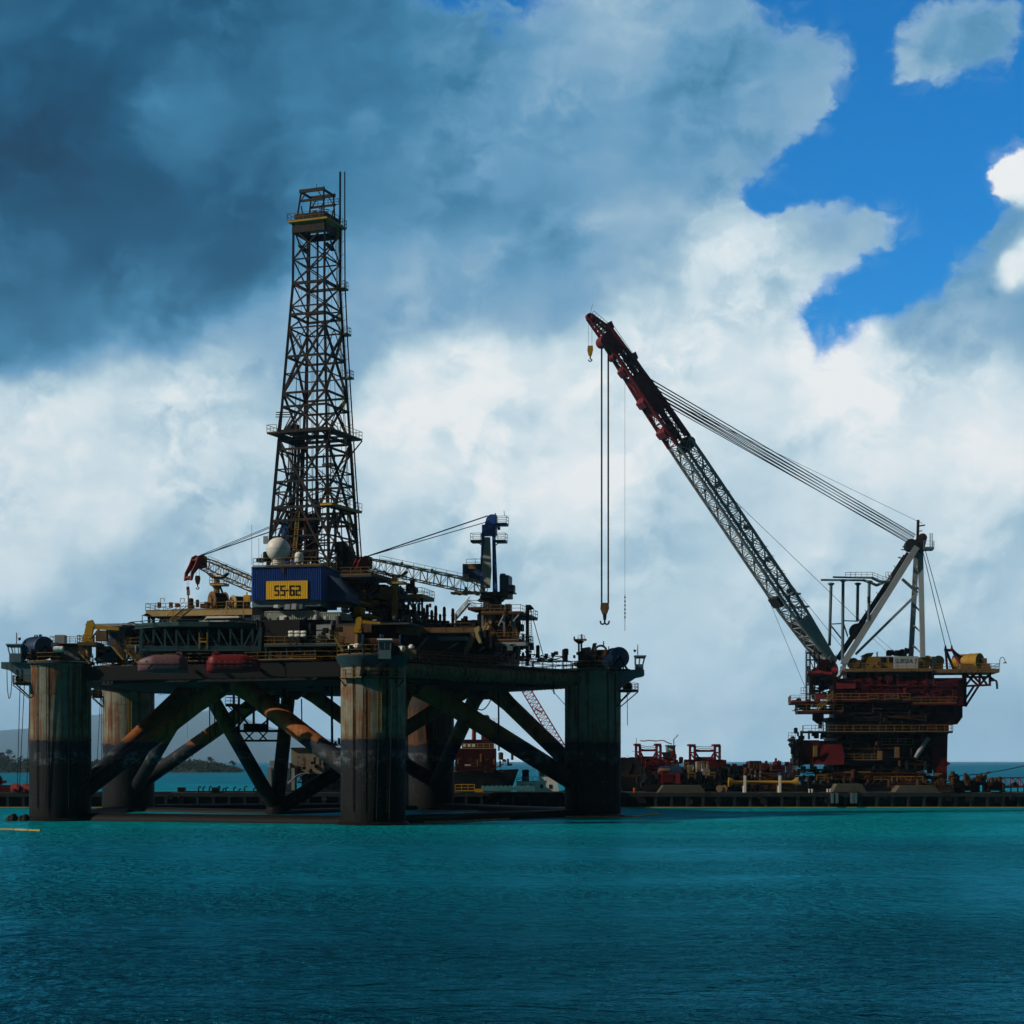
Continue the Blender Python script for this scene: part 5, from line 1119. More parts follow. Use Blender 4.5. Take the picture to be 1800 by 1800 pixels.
# small orange knuckle crane behind the front leg and yellow one beside the left leg
def knuckle(px, py, d, s, lab, flip=1):
    c = W(px, py, d); t0 = thing('knuckle_crane', lab, 'crane', c, 'small knuckle cranes'); o = MB()
    o.lathe(c, [(.7*s,0),(.7*s,.2*s),(.5*s,.3*s),(.5*s,2.2*s),(.75*s,2.3*s)], 16); o.build('pedestal', M['tan'], t0)
    o = MB(); o.box(c+Z3*2.3*s, 1.5*s, 1.2*s, 1.1*s); o.extrude([c+Vector((flip*a*s,-.4*s,b_*s)) for a, b_ in ((-.7,3.2),(-.2,5.4),(.6,5.6),(.9,4.9),(.5,3.2))], (0,.8*s,0)); o.extrude([c+Vector((flip*a*s,-.35*s,b_*s)) for a, b_ in ((-.5,5.0),(4.6,4.5),(4.6,4.0),(-.2,4.3))], (0,.7*s,0)); o.build('arm', M['yellow'], t0)
    o = MB(); o.box(c+Vector((flip*2.0*s,0,2.4*s)), 1.6*s, 1.3*s, 1.6*s); o.build('cab', M['tan'], t0)
    o = MB(); o.tube(c+Vector((flip*.3*s,-.5*s,2.6*s)), c+Vector((flip*1.7*s,-.5*s,4.2*s)), .14*s, 8); o.build('hydraulic_ram', M['rust'], t0)
knuckle(156, 1155, 284, 1.0, 'yellow brown knuckle crane beside the left leg'); knuckle(629, 1132, 277, .72, 'orange yellow knuckle crane behind the winch of the front leg')
t = MB(); r_ = MB(); pp_ = PL(150, 284, 0); pp_.deck(t, r_, 136, 170, 1130, -2, 3); q = t.build('platform', M['tan'], rig); r_.build('railing', M['railing'], rig)

# ================================================================ winches and cabins on the leg tops
ZT = TOPZ+.32
def winch(c, ax, r, L, lab, mflange, mdrum, name='anchor_winch', base='black', drums=1):
    ax = Vector(ax).normalized(); t0 = thing(name, lab, 'winch', (c.x, c.y, c.z-r-.35), 'anchor winches on the legs'); o = MB()
    o.lathe(c-ax*L/2, [(r*.62,.1),(r*.66,L*.5),(r*.62,L-.1)], 26, ax=ax)
    for k in range(7): o.lathe(c-ax*(L/2-.2-k*L/8.2), [(r*.6,-.05),(r*.68,0),(r*.6,.05)], 24, ax=ax)
    o.build('drum', M[mdrum], t0); 
    for e_ in (-L/2, L/2):
        o = MB(); o.lathe(c+ax*(e_-.12), [(.1,0),(r,0),(r,.24),(r*.8,.25),(r*.78,.2),(.3,.2),(.3,.5),(.05,.55)] if e_ > 0 else [(.05,-.3),(.3,-.25),(.3,.02),(r*.78,.02),(r*.8,-.02),(r,0),(r,.24),(.1,.24)], 30, ax=ax); o.build('flange', M[mflange], t0)
    o = MB(); s_ = Vector((ax.y,-ax.x,0))
    for e_ in (-L/2-.3, L/2+.3): h0 = c+ax*e_; o.bar(h0+Z3*.2, h0+s_*r*.8-Z3*(r+.3), .3); o.bar(h0+Z3*.2, h0-s_*r*.8-Z3*(r+.3), .3)
    q0 = c-Z3*(r+.2); o.hexa([q0-ax*(L/2+.6)-s_*r-Z3*.15, q0+ax*(L/2+.6)-s_*r-Z3*.15, q0+ax*(L/2+.6)+s_*r-Z3*.15, q0-ax*(L/2+.6)+s_*r-Z3*.15], [q0-ax*(L/2+.6)-s_*r+Z3*.1, q0+ax*(L/2+.6)-s_*r+Z3*.1, q0+ax*(L/2+.6)+s_*r+Z3*.1, q0-ax*(L/2+.6)+s_*r+Z3*.1]); o.build('bed', M[base], t0); return t0
A_, B_, C_ = LEG['A'], LEG['B'], LEG['C']
wa = winch(Vector((W(68,1133,285).x, 284.5, ZT+2.05)), (.72,-.69,0), 1.75, 3.6, 'dark blue winch with a covered drum on the left leg', 'navy', 'navy')
o = MB(); axw = Vector((.72,-.69,0)).normalized(); cw = Vector((W(68,1133,285).x, 284.5, ZT+2.05)); o.lathe(cw-axw*1.6, [(.1,0),(1.72,.01),(1.76,.2),(1.76,3.0),(1.72,3.2),(.1,3.2)], 32, ax=axw)
for k in range(6): o.lathe(cw-axw*(1.4-k*.52), [(1.7,-.06),(1.82,0),(1.7,.06)], 32, ax=axw)
for q in (-.8,-.2,.5,.9): o.box(cw+axw*q+Z3*1.7, .2, .2, .4)
o.build('drum_cover', M['navy'], wa)
o = MB(); o.lathe(W(96,1138,283)-Vector((.5,0,0)), [(.3,0),(.75,.1),(.75,1),(.3,1.1)], 16, ax=(1,0,0)); o.build('gearbox', M['navy'], wa)
wb1 = winch(Vector((W(654,1128,268).x, 267, ZT+1.55)), (1,.05,0), 1.45, 2.5, 'brown rope winch with blue flanges left of the cabin on the front leg', 'navy', 'rust'); wb2 = winch(Vector((W(688,1129,268).x, 268, ZT+1.55)), (1,.05,0), 1.4, 2.4, 'brown rope winch right of the cabin on the front leg', 'navy', 'rust')
wc_ = winch(Vector((W(1083,1160,308).x, 307, ZT+1.85)), (.25,-.97,0), 1.75, 2.6, 'big dark blue winch drum on the right hand leg', 'navy', 'navy')
o = MB(); o.hexa([W(1055,1172,305), W(1072,1172,305), W(1072,1172,308), W(1055,1172,308)], [W(1060,1156,305), W(1074,1150,305), W(1074,1150,308), W(1060,1156,308)]); o.lathe(W(1071,1156,304.6), [(.1,0),(.6,.01),(.6,.5),(.1,.5)], 16, ax=(0,1,0)); o.build('gearbox', M['navy'], wc_)
def cabin(px0, px1, py0, py1, d, dep, lab, lean, mt_, roof='grey', wins=()):
    pl_ = PL((px0+px1)/2, d, 0); a, b, z0, z1 = pl_.rect(px0, px1, py0, py1, 0); c = (a+b)/2
    t0 = thing('winch_cabin', lab, 'cabin', (c.x, c.y+dep/2, z0), 'operator cabins on the leg tops'); dv = pl_.V*dep; o = MB(); hm = z0+(z1-z0)*.52; w0 = Vector((.12,0,0)); lo = .28*lean
    q = [a, b, b+dv, a+dv]; 
    o.hexa([Vector((p.x,p.y,z0)) for p in q], [Vector((p.x,p.y,hm)) for p in q])
    tops = [Vector((p.x+(lo if (i in (1,2)) == (lean > 0) and lean else 0), p.y, z1)) for i, p in enumerate(q)]; mids = [Vector((p.x,p.y,hm)) for p in q]
    for i in range(4): o.bar(mids[i]+(c+dv/2-mids[i])*.05, tops[i]+(c+dv/2-tops[i])*.05*Vector((1,1,0)).length/1.41, .16)
    for i in range(4):
        j = (i+1) % 4; o.bar(tops[i]-Z3*.12, tops[j]-Z3*.12, .2, .28)
        if i in (0, 2): m0, m1 = mids[i].lerp(mids[j],.5), tops[i].lerp(tops[j],.5); o.bar(m0, m1, .1)
    o.build('cab_body', M[mt_], t0)
    o = MB(); e_ = .2; o.hexa([t_+Vector((sx*e_, sy*e_, 0)) for t_, sx, sy in zip(tops, (-1,1,1,-1), (-1,-1,1,1))], [t_+Vector((sx*e_*.8, sy*e_*.8, .2)) for t_, sx, sy in zip(tops, (-1,1,1,-1), (-1,-1,1,1))]); o.build('roof', M[roof], t0)
    o = MB()
    if wins:
        for x0, x1, y0, y1 in wins: pl_.box(o, x0, x1, y0, y1, -.03, .0)
        o.build('window', M['glass'], t0)
        o = MB(); o.hexa([mids[0]+Vector((.05,.05,0)), mids[1]+Vector((-.05,.05,0)), mids[2]+Vector((-.05,-.05,0)), mids[3]+Vector((.05,-.05,0))], [tops[0]+Vector((.05,.05,-.05)), tops[1]+Vector((-.05,.05,-.05)), tops[2]+Vector((-.05,-.05,-.05)), tops[3]+Vector((.05,-.05,-.05))]); o.build('cab_wall', M[mt_], t0)
    return t0
cabin(16, 37, 1134, 1164, 283, 2.2, 'grey blue winch cabin overhanging the left end of the rig', -1, 'greyblue', 'greyblue'); cabin(665, 687, 1125, 1158, 261.5, 1.8, 'grey blue winch cabin with a white roof on the front leg', 0, 'greyblue', 'white', ((669,675.5,1131,1142),(678.5,685,1131,1142)))
cabin(1117, 1131, 1154, 1182, 309, 1.8, 'grey blue winch cabin overhanging the right end of the rig', 1, 'greyblue', 'greyblue')
def flag_lamp(px, y0, y1, d, side, lab):
    t0 = thing('flood_light', lab, 'flood light', W(px, y1, d), 'flood lights on the leg tops'); o = MB(); o.tube(W(px,y1,d), W(px,y0,d), .09, 8); o.build('pole', M['lightgrey'], t0)
    o = MB(); q = W(px+side*3.5, y0+10, d); o.lathe(q, [(.12,0),(.3,.25),(.05,.4)], 10, ax=(side,0,-.6)); o.tube(q, W(px,y0+9,d), .04, 5); o.build('lamp_head', M['black'], t0)
flag_lamp(29, 1112, 1133, 284, 1, 'flood light pole above the left winch cabin'); flag_lamp(1121, 1133, 1154, 309.5, -1, 'flood light pole above the right winch cabin')
# railings round the leg tops and loose gear
for k, a0, a1 in (('A',-math.pi*.95,-.1),('B',-math.pi*.98,-.02),('C',-math.pi*.9,.2),('D',math.pi*.6,math.pi*1.35),('E',0,2)):
    o = MB(); o.rail([rim(LEG[k], a0+(a1-a0)*i/14, RAD+.5)+Z3*ZT for i in range(15)], 1.25, 1.4, .05); o.build('railing', M['railing'], rig)
o = MB(); c = W(103,1141,281); o.lathe(c-Vector((.75,0,0)), [(.3,0),(.42,.05),(.42,.6),(.45,.62),(.45,.72),(.42,.75),(.42,1.4),(.3,1.5)], 16, ax=(1,0,0)); q = o.build('liferaft_canister', M['white'], None); tag(q, 'single white liferaft canister beside the blue winch on the left leg', 'liferaft')
pa_ = PL(106, 285, 0)
o = MB(); pa_.box(o, 96, 113, 1116, 1131, 0, 1.8); q = o.build('equipment_locker', M['lightgrey'], None); tag(q, 'light grey locker on the deck between left leg and yellow crane', 'locker')
o = MB(); pa_.box(o, 92, 150, 1132, 1160, 1.5, 5); q = o.build('deck_wall', M['greyblue'], rig); o = MB(); r_ = MB(); pa_.deck(o, r_, 88, 140, 1132, 1.2, 5); o.build('platform', M['rust'], rig); r_.build('railing', M['cream'], rig)
o = MB(); clutter(o, pa_, 45, 110, 1146, 1157, -3.6, -2, 16, rnd, True, .3, .7); pb_ = PL(656, 263.5, 0); clutter(o, pb_, 612, 706, 1142, 1157, -1, 1.5, 36, rnd, True, .3, .8); pcl = PL(1042, 306, 0); clutter(o, pcl, 1010, 1060, 1164, 1177, -.5, 2, 26, rnd, True, .3, .8); o.build('winch_gear', M['black'], rig)
o = MB()
for px, py, d in ((619,1138,266),(627,1137,265.5),(706,1141,265)): o.lathe(W(px,py,d), [(.05,-.5),(.42,-.45),(.5,0),(.42,.45),(.05,.5)], 14, ax=(.8,-.6,0))
o.build('winch_motor', M['white'], rig)
o = MB(); c = W(723,1136,266.5); o.lathe(c-Z3*.3, [(.45,0),(.42,.3),(.2,.55),(.02,.6)], 14); o.build('ventilator', M['white'], rig)
o = MB(); pb_.box(o, 711, 731, 1142, 1154, 0, 1.2); o.build('panel', M['tan'], rig)
# winch house and control mast on the right hand leg
ph_ = PL(1036, 308, 8); hs_ = thing('winch_house', 'low rusty winch house with a lookout mast on the right hand leg', 'winch house', ph_.p(1035,1177,1), None)
o = MB(); ph_.box(o, 1016, 1064, 1152, 1177, 0, 4); ph_.box(o, 1041, 1064, 1142, 1152, .5, 3.5); o.build('wall', M['rust'], hs_)
o = MB(); ph_.box(o, 1013, 1050, 1146, 1150.5, -.6, 4.2); o.extrude([ph_.p(1016,1150,-.4), ph_.p(1024,1139,-.4), ph_.p(1036,1137,-.4), ph_.p(1038,1150,-.4)], ph_.V*3); o.extrude([ph_.p(1038,1149,0), ph_.p(1042,1131,0), ph_.p(1048,1130,0), ph_.p(1044,1149,0)], ph_.V*1.2); o.build('roof', M['black'], hs_)
o = MB(); ph_.box(o, 1019, 1027, 1152.5, 1161, -.06, 0); ph_.box(o, 1030, 1037, 1152, 1161, -.06, 0); o.build('window', M['glass'], hs_)
o = MB(); c = ph_.p(1056,1145,-.2); pts_ = [c+Vector((.95*math.cos(a), 0, .95*math.sin(a))) for a in [k*2*math.pi/16 for k in range(17)]]; o.path(pts_, .2, 6); o.tube(ph_.p(1061,1137,0), ph_.p(1061,1127,0), .1, 6); o.tube(ph_.p(1070,1142,0), ph_.p(1070,1136,0), .08, 5); o.build('sheave_frame', M['rust'], hs_)
o = MB(); o.bar(ph_.p(1017.5,1152,1), ph_.p(1017.5,1128,1), .3); o.bar(ph_.p(1022,1152,1), ph_.p(1022,1128,1), .3); o.hexa([ph_.p(1016,1132,.4), ph_.p(1023,1132,.4), ph_.p(1023,1132,1.6), ph_.p(1016,1132,1.6)], [ph_.p(1009,1126.5,-.2), ph_.p(1028,1126.5,-.2), ph_.p(1028,1126.5,2.2), ph_.p(1009,1126.5,2.2)]); o.box(ph_.p(1020,1126,1), 2.0, 2.2, .2)
o.tube(ph_.p(1022.5,1126,.6), ph_.p(1022.5,1115,.6), .15, 6); o.box(ph_.p(1009.5,1125.5,.6), .25, .25, .6); o.box(ph_.p(1009.5,1157,0), .4, .3, .5); mm = o.build('lookout_mast', M['derrick'], hs_); o = MB(); o.rail([ph_.p(1016,1126,0), ph_.p(1028,1126,0), ph_.p(1028,1126,2)], .8, .5); o.build('railing', M['cream'], mm)
# ================================================================ jetty
JD = 362.0; JT = H+(1338-1393.5)*JD/F
pj = PL(900, JD, 0)
jet = thing('jetty', 'long dark concrete jetty on piles behind the rig', 'jetty', (0, JD, 0))
X0, X1 = W(-140,1338,JD).x, W(1990,1338,JD).x
t = MB(); t.hexa([Vector((X0,JD,JT-.75)),Vector((X1,JD,JT-.75)),Vector((X1,JD+17,JT-.75)),Vector((X0,JD+17,JT-.75))],[Vector((X0,JD,JT)),Vector((X1,JD,JT)),Vector((X1,JD+17,JT)),Vector((X0,JD+17,JT))]); t.build('deck_slab', M['wetconc'], jet)
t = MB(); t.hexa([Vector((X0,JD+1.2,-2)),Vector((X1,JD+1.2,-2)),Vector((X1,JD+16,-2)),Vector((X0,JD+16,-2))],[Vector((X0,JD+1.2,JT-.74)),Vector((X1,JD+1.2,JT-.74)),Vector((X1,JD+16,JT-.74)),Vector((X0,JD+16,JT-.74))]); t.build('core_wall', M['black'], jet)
rnd = random.Random(77)
for i in range(73):
    x = X0+3.05*(i+.5); t = MB(); t.box((x,JD+.55,-2), .5, .9, JT+1.2); t.hexa([Vector((x-.25,JD+.1,JT-1.3)),Vector((x+.25,JD+.1,JT-1.3)),Vector((x+.25,JD+1.2,JT-1.3)),Vector((x-.25,JD+1.2,JT-1.3))],[Vector((x-.3,JD-.02,JT-.76)),Vector((x+.3,JD-.02,JT-.76)),Vector((x+.3,JD+1.2,JT-.76)),Vector((x-.3,JD+1.2,JT-.76))]); t.build('pile', M['wetconc'], jet)
t = MB(); t.hexa([Vector((X0,JD-.14,.02)),Vector((X1,JD-.14,.02)),Vector((X1,JD+.05,.02)),Vector((X0,JD+.05,.02))],[Vector((X0,JD-.14,.2)),Vector((X1,JD-.14,.2)),Vector((X1,JD+.05,.2)),Vector((X0,JD+.05,.2))]); t.build('fender_rail', M['boomy'], jet)
t = MB()
for i in range(60):
    a = X0+rnd.random()*(X1-X0); L = rnd.uniform(1.5,6); t.hexa([Vector((a,JD-.03,JT-.05)),Vector((a+L,JD-.03,JT-.05)),Vector((a+L,JD+.5,JT-.05)),Vector((a,JD+.5,JT-.05))],[Vector((a,JD-.03,JT+.12)),Vector((a+L,JD-.03,JT+.12)),Vector((a+L,JD+.5,JT+.12)),Vector((a,JD+.5,JT+.12))])
t.build('kerb', M['concrete'], jet)
for px0, px1, y0, lab in ((1157,1241,1380.5,'sloped concrete mooring block on the jetty behind the orange barrel'),(1463,1524,1378,'sloped concrete mooring block on the jetty in front of the red crane'),(1573,1652,1381,'sloped concrete mooring block near the right end of the jetty')):
    b = MB(); a_ = [pj.p(px0,1394,.05), pj.p(px1,1394,.05), pj.p(px1-9,y0,.05), pj.p(px0+9,y0,.05)]
    for q in a_[:2]: q.z = JT+.004
    b.extrude(a_, (0,4.5,0)); q = b.build('mooring_block', M['concrete'], None); tag(q, lab, 'concrete block', 'mooring blocks on the jetty')
for i, (px, w_) in enumerate(((1463,2.4),(1471,2.4),(1498,2.4),(1504,2.4))):
    b = MB(); b.box(pj.p(px, 1412, -.35), w_*.11*2, .5, 2.0); q = b.build('fender_post', M['greyblue'], None); tag(q, 'pale fender post on the jetty face below the middle mooring block', 'fender', 'fender posts on the jetty face')
for px, lab in ((1309.5,'white post holding the left end of the yellow pipe'),(1371,'white post holding the right end of the yellow pipe')):
    b = MB(); b.box(pj.p(px,1390,3)*Vector((1,1,0)).length*0+Vector((pj.p(px,1390,3).x, JD+3, JT)), .45, .45, 3.3); b.box(Vector((pj.p(px-2.5,1390,3.2).x, JD+3.3, JT)), .3, .3, 1.3); q = b.build('guard_post', M['white'], None); tag(q, lab, 'post', 'white posts on the jetty')
b = MB(); p0, p1 = pj.p(1287,1375,4.2), pj.p(1396,1375,4.2); ax = (p1-p0).normalized(); L = (p1-p0).length
b.lathe(p0, [(.3,-.8),(.95,-.75),(.95,-.45),(.32,.4),(.32,L-.4),(.95,L+.45),(.95,L+.75),(.3,L+.8)], 18, ax=ax); q = b.build('flanged_pipe', M['winchyellow'], None); tag(q, 'long yellow flanged pipe lying level between two white posts', 'pipe')
for px in (1307, 1367): 
    b = MB(); c = Vector((pj.p(px,1390,4.2).x, JD+4.2, JT)); b.box(c, .35, .8, p0.z-.3-JT-.004); q = b.build('pipe_support', M['wood'], None); tag(q, 'timber prop under the long yellow pipe', 'prop', 'timber props under the yellow pipe')
def on_jetty(px, v): return Vector((((px-900)/F)*(JD+v), JD+v, JT))
b = MB(); b.lathe(on_jetty(1115.5,2), [(.28,0),(.3,.02),(.3,.28),(.33,.3),(.3,.32),(.3,.6),(.33,.62),(.3,.64),(.3,.9),(.26,.92)], 16); q = b.build('barrel', M['orange'], None); tag(q, 'orange barrel standing on the jetty beside the right hand leg', 'barrel')
def bx(mb, px0, px1, py0, py1, v0, v1): pj.box(mb, px0, px1, py0, py1, v0, v1)
def jbox(name, px0, px1, py0, py1, v, dep, mt_, lab, cat, grp=None, ribs=True):
    c = pj.p((px0+px1)/2, py1, v+dep/2); t0 = thing(name, lab, cat, (c.x,c.y,c.z), grp); o = MB(); a, b_, z0, z1 = pj.rect(px0, px1, py0, py1, v); dv = pj.V*dep
    if ribs: corr(o, a, b_, z0, z1, max(3,int((b_-a).length/.5)), .06, -pj.V)
    o.hexa([Vector((q.x,q.y,z0)) for q in (a+pj.V*.02,b_+pj.V*.02,b_+dv,a+dv)], [Vector((q.x,q.y,z1)) for q in (a+pj.V*.02,b_+pj.V*.02,b_+dv,a+dv)]); o.build('body', M[mt_], t0, smooth=False)
    o = MB()
    for q in (a,b_,b_+dv,a+dv): o.bar(Vector((q.x,q.y,z0-.02)), Vector((q.x,q.y,z1+.05)), .16)
    for z in (z0+.05, z1): o.bar(Vector((a.x,a.y-.05,z)), Vector((b_.x,b_.y-.05,z)), .14)
    o.build('frame', M[mt_], t0); return t0
# --- things standing on the jetty or on the barges moored behind it
jbox('container', 1226, 1245, 1339, 1358, 14, 4, 'dirtywhite', 'weathered white container under the tall red gantry', 'container', 'small containers on the quay')
jbox('container', 1236, 1247, 1352, 1362, 11, 3, 'lightgrey', 'pale grey half height box in front of the white container', 'container', 'small containers on the quay')
jbox('container', 1211, 1219, 1345, 1357, 11, 3, 'lightgrey', 'narrow light grey box left of the white container', 'container', 'small containers on the quay')
jbox('container', 1182, 1190, 1338, 1346, 16, 2, 'dirtywhite', 'small white box between the two red gantries', 'container', 'small containers on the quay')
jbox('container', 1382, 1401, 1347, 1360, 12, 3, 'grey', 'grey topped container beside the foot of the red crane', 'container', 'small containers on the quay')
jbox('container', 1372, 1392, 1358, 1369, 9, 3, 'navy', 'dark blue container behind the right white post', 'container', 'small containers on the quay')
jbox('equipment_hopper', 1318, 1338, 1338, 1351, 12, 3, 'rust', 'dark hopper raised on legs beyond the yellow pipe', 'hopper', None)
b = MB(); 
for px in (1320,1327,1336): b.bar(pj.p(px,1351,12.2), Vector((pj.p(px,1390,12.2).x, JD+12.2, JT)), .3)
q = b.build('hopper_stand', M['grey'], None); tag(q, 'spindly legs carrying the dark hopper', 'stand')
o = MB(); cs_ = pj.p(1180,1351,13); 
n_, m_ = 18, 8; vs = []
for i in range(n_+1):
    for j in range(m_+1):
        x = pj.p(1156,1358,12).x+(pj.p(1204,1358,12).x-pj.p(1156,1358,12).x)*i/n_; e_ = min(1,(i/n_)/.12,(1-i/n_)/.10); ej = min(1,(j/m_)/.2,(1-j/m_)/.2)
        vs.append(Vector((x, JD+12+4*j/m_, pj.p(1180,1359,12).z+1.5*max(0,min(e_,ej))**.6*(.86+.12*math.sin(i*1.3)*math.cos(j*1.1)))))
o.add(vs, [(i*(m_+1)+j,(i+1)*(m_+1)+j,(i+1)*(m_+1)+j+1,i*(m_+1)+j+1) for i in range(n_) for j in range(m_)]); q = o.build('tarpaulin_stack', M['tarp'], None, ang=1.5); tag(q, 'low stack covered with a dark blue tarpaulin', 'tarpaulin')
o = MB(); a_, b_ = pj.p(1157,1354.5,10.5), pj.p(1179,1354.5,10.5); ax = (b_-a_).normalized(); L = (b_-a_).length; o.lathe(a_, [(.05,0),(.35,.1),(.42,.35),(.42,L-.35),(.35,L-.1),(.05,L)], 16, ax=ax); q = o.build('storage_tank', M['tan'], None); tag(q, 'yellowish rounded tank lying in front of the blue tarpaulin', 'tank')
for px0, px1, py0, py1, v, lab in ((1210,1222,1359,1369,8,'yellow trestle left of the pale grey box'),(1241,1256,1358,1368,8,'yellow trestle right of the pale grey box'),(1203,1210,1341,1352,12,'tall yellow frame beside the tarpaulin'),(1209,1215,1350,1358,9.5,'small yellow frame behind the left trestle')):
    o = MB(); 
    for px in (px0,px1): o.bar(pj.p(px,py0,v), pj.p(px,py1,v), .22); o.bar(pj.p(px,py0,v+1.2), pj.p(px,py1,v+1.2), .2); o.bar(pj.p(px,py0,v), pj.p(px,py0,v+1.2), .2)
    o.bar(pj.p(px0-1,py0,v), pj.p(px1+1,py0,v), .3); o.bar(pj.p(px0,(py0+py1)/2,v), pj.p(px1,(py0+py1)/2,v), .16); q = o.build('trestle', M['dimyellow'], None); tag(q, lab, 'trestle', 'yellow trestles on the quay')
# crawler machine with a red house
cm = thing('crawler_machine', 'red bodied crawler machine on black tracks behind the concrete block', 'crawler', on_jetty(1165,8))
o = MB(); bx(o, 1163,1196,1360,1377,7,11); bx(o, 1158,1165,1356,1378,7.5,10.5); o.build('body', M['red'], cm); o = MB(); bx(o,1164,1184,1361,1375,6.9,7); o.build('side_panel', M['redhull'], cm)
for v in (6.6, 10.4):
    o = MB(); c0, c1 = on_jetty(1138,v)+Z3*.75, on_jetty(1194,v)+Z3*.75; ring = [c0+Vector((-.75*math.sin(a),0,.75*math.cos(a))) for a in [k*math.pi/8 for k in range(9)]]+[c1+Vector((.75*math.sin(a),0,-.75*math.cos(a))) for a in [k*math.pi/8 for k in range(9)]]
    o.extrude(ring, (0,.8,0))
    for k in range(7): o.lathe(c0.lerp(c1,k/6)-Vector((0,.05,0)), [(.1,0),(.42,.02),(.42,.08),(.1,.1)], 12, ax=(0,1,0))
    o.build('track', M['rubber'], cm)
o = MB(); clutter(o, pj, 1132,1160,1362,1380,7,10,22,rnd,True,.3,.9); o.build('engine', M['black'], cm)
# black rubber drums by the leg
for px, py, r, lab in ((1110,1347,1.85,'big black hose drum standing behind the right hand leg'),(1096,1346,1.7,'second black hose drum half hidden by the right hand leg')):
    c = pj.p(px,py,12); t0 = thing('hose_drum', lab, 'hose drum', c-Z3*r, 'black hose drums'); o = MB(); o.lathe(c, [(.3,0),(r,0),(r,.18),(r*.82,.2),(r*.8,1.4),(r,1.42),(r,1.6),(.3,1.6)], 30, ax=(.15,1,0)); o.build('drum', M['rubber'], t0)
    o = MB(); o.lathe(c, [(r*.9,-.05),(r*.96,-.08),(r*.96,.02),(r*.9,.02)], 30, ax=(.15,1,0)); o.lathe(c, [(.05,-.1),(.5,-.1),(.5,.02),(.05,.02)], 14, ax=(.15,1,0))
    for k in range(6): a = k*math.pi/3; o.bar(c+Vector((math.cos(a)*.4,-.05,math.sin(a)*.4)), c+Vector((math.cos(a)*r*.92,-.05,math.sin(a)*r*.92)), .1)
    o.build('rim', M['black'], t0); o = MB(); o.box(c-Z3*(r+.3)+Vector((0,.8,0)), 2.2, 2.0, .5); o.build('cradle', M['rust'], t0)
# red gantries
def red_gantry(px0, px1, py0, py1, v, lab, kind):
    c = pj.p((px0+px1)/2, py1, v+2); t0 = thing('red_gantry', lab, 'gantry', c, 'red gantries behind the jetty'); tw = (px1-px0)*.16
    for a, b_ in ((px0,px0+tw),(px1-tw,px1)):
        o = MB()
        for px in (a,b_):
            for vv in (0,3): o.bar(pj.p(px,py1,v+vv), pj.p(px,py0,v+vv), .5)
        for py in (py0+1,(py0+py1)/2): o.bar(pj.p(a,py,v), pj.p(b_,py,v), .3); o.bar(pj.p(a,py,v), pj.p(a,py,v+3), .3)
        o.bar(pj.p(a,(py0+py1)/2,v), pj.p(b_,py1,v), .25); bx(o, a-2.5, b_+1.5, py0-3, py0+.5, v-.5, v+3.5); o.build('tower', M['red'], t0)
    o = MB(); o.bar(pj.p(px0+tw,py0+9,v+1), pj.p(px1-tw,py0+9,v+1), .45); o.bar(pj.p(px0+tw,py1-2,v+.5), pj.p(px1-tw,py1-2,v+.5), .6)
    k = (px1-px0)*.30
    o.bar(pj.p(px0+tw,py0+10,v+.5), pj.p(px0+k,py1-2,v+.5), .35); o.bar(pj.p(px1-tw,py0+10,v+.5), pj.p(px1-k,py1-2,v+.5), .35)
    for i in range(8): q = px0+tw+(px1-px0-2*tw)*i/8; o.bar(pj.p(q,py1-2,v+.6), pj.p(q+(px1-px0-2*tw)/16,py1+3,v+.6), .18); o.bar(pj.p(q+(px1-px0-2*tw)/16,py1+3,v+.6), pj.p(q+(px1-px0-2*tw)/8,py1-2,v+.6), .18)
    o.build('cross_beam', M['red'], t0); o = MB()
    for y in (0,3,6): o.path([pj.p(px0+tw+(px1-px0-2*tw)*i/8, py0+y+2*math.sin(math.pi*i/8), v+1) for i in range(9)], .06)
    o.build('rope', M['rope'], t0); o = MB(); bx(o, px0-8, px1+7, py1, py1+17, v, v+4); o.build('base', M['redhull'], t0); return t0
red_gantry(1213, 1265, 1311, 1335, 22, 'tall red twin towered gantry standing clear against the sky', 0); red_gantry(1118, 1161, 1310, 1334, 20, 'red gantry in front of the white wheelhouse next to the right hand leg', 1)
o = MB(); bx(o, 1128,1160,1334,1362,19,24); clutter(o, pj, 1120,1200,1330,1352,15,19,40,rnd,True,.3,1.0); q = o.build('quay_machinery', M['redhull'], None); tag(q, 'jumble of dark red deck machinery under the left red gantry', 'machinery')
o = MB(); bx(o, 1196,1275,1350,1372,19,24); clutter(o, pj, 1260,1300,1352,1385,8,14,44,rnd,True,.4,1.3); clutter(o, pj, 1120,1290,1362,1388,9,15,60,rnd,True,.4,1.2); q = o.build('quay_machinery', M['black'], None); tag(q, 'jumble of black deck machinery between the red gantries and the yellow pipe', 'machinery')
o = MB(); clutter(o, pj, 1300,1400,1352,1388,8,16,80,rnd,True,.4,1.3); q = o.build('quay_machinery', M['rust'], None); tag(q, 'rusty jumble of gear behind the long yellow pipe', 'machinery')
o = MB(); clutter(o, pj, 1340,1400,1344,1350,10,16,16,rnd,False,.4,1.0); bx(o,1341,1352,1342,1352,12,14); bx(o,1358,1380,1345,1352,13,15); q = o.build('quay_machinery', M['redhull'], None); tag(q, 'brownish red crates behind the dark blue container', 'crates')
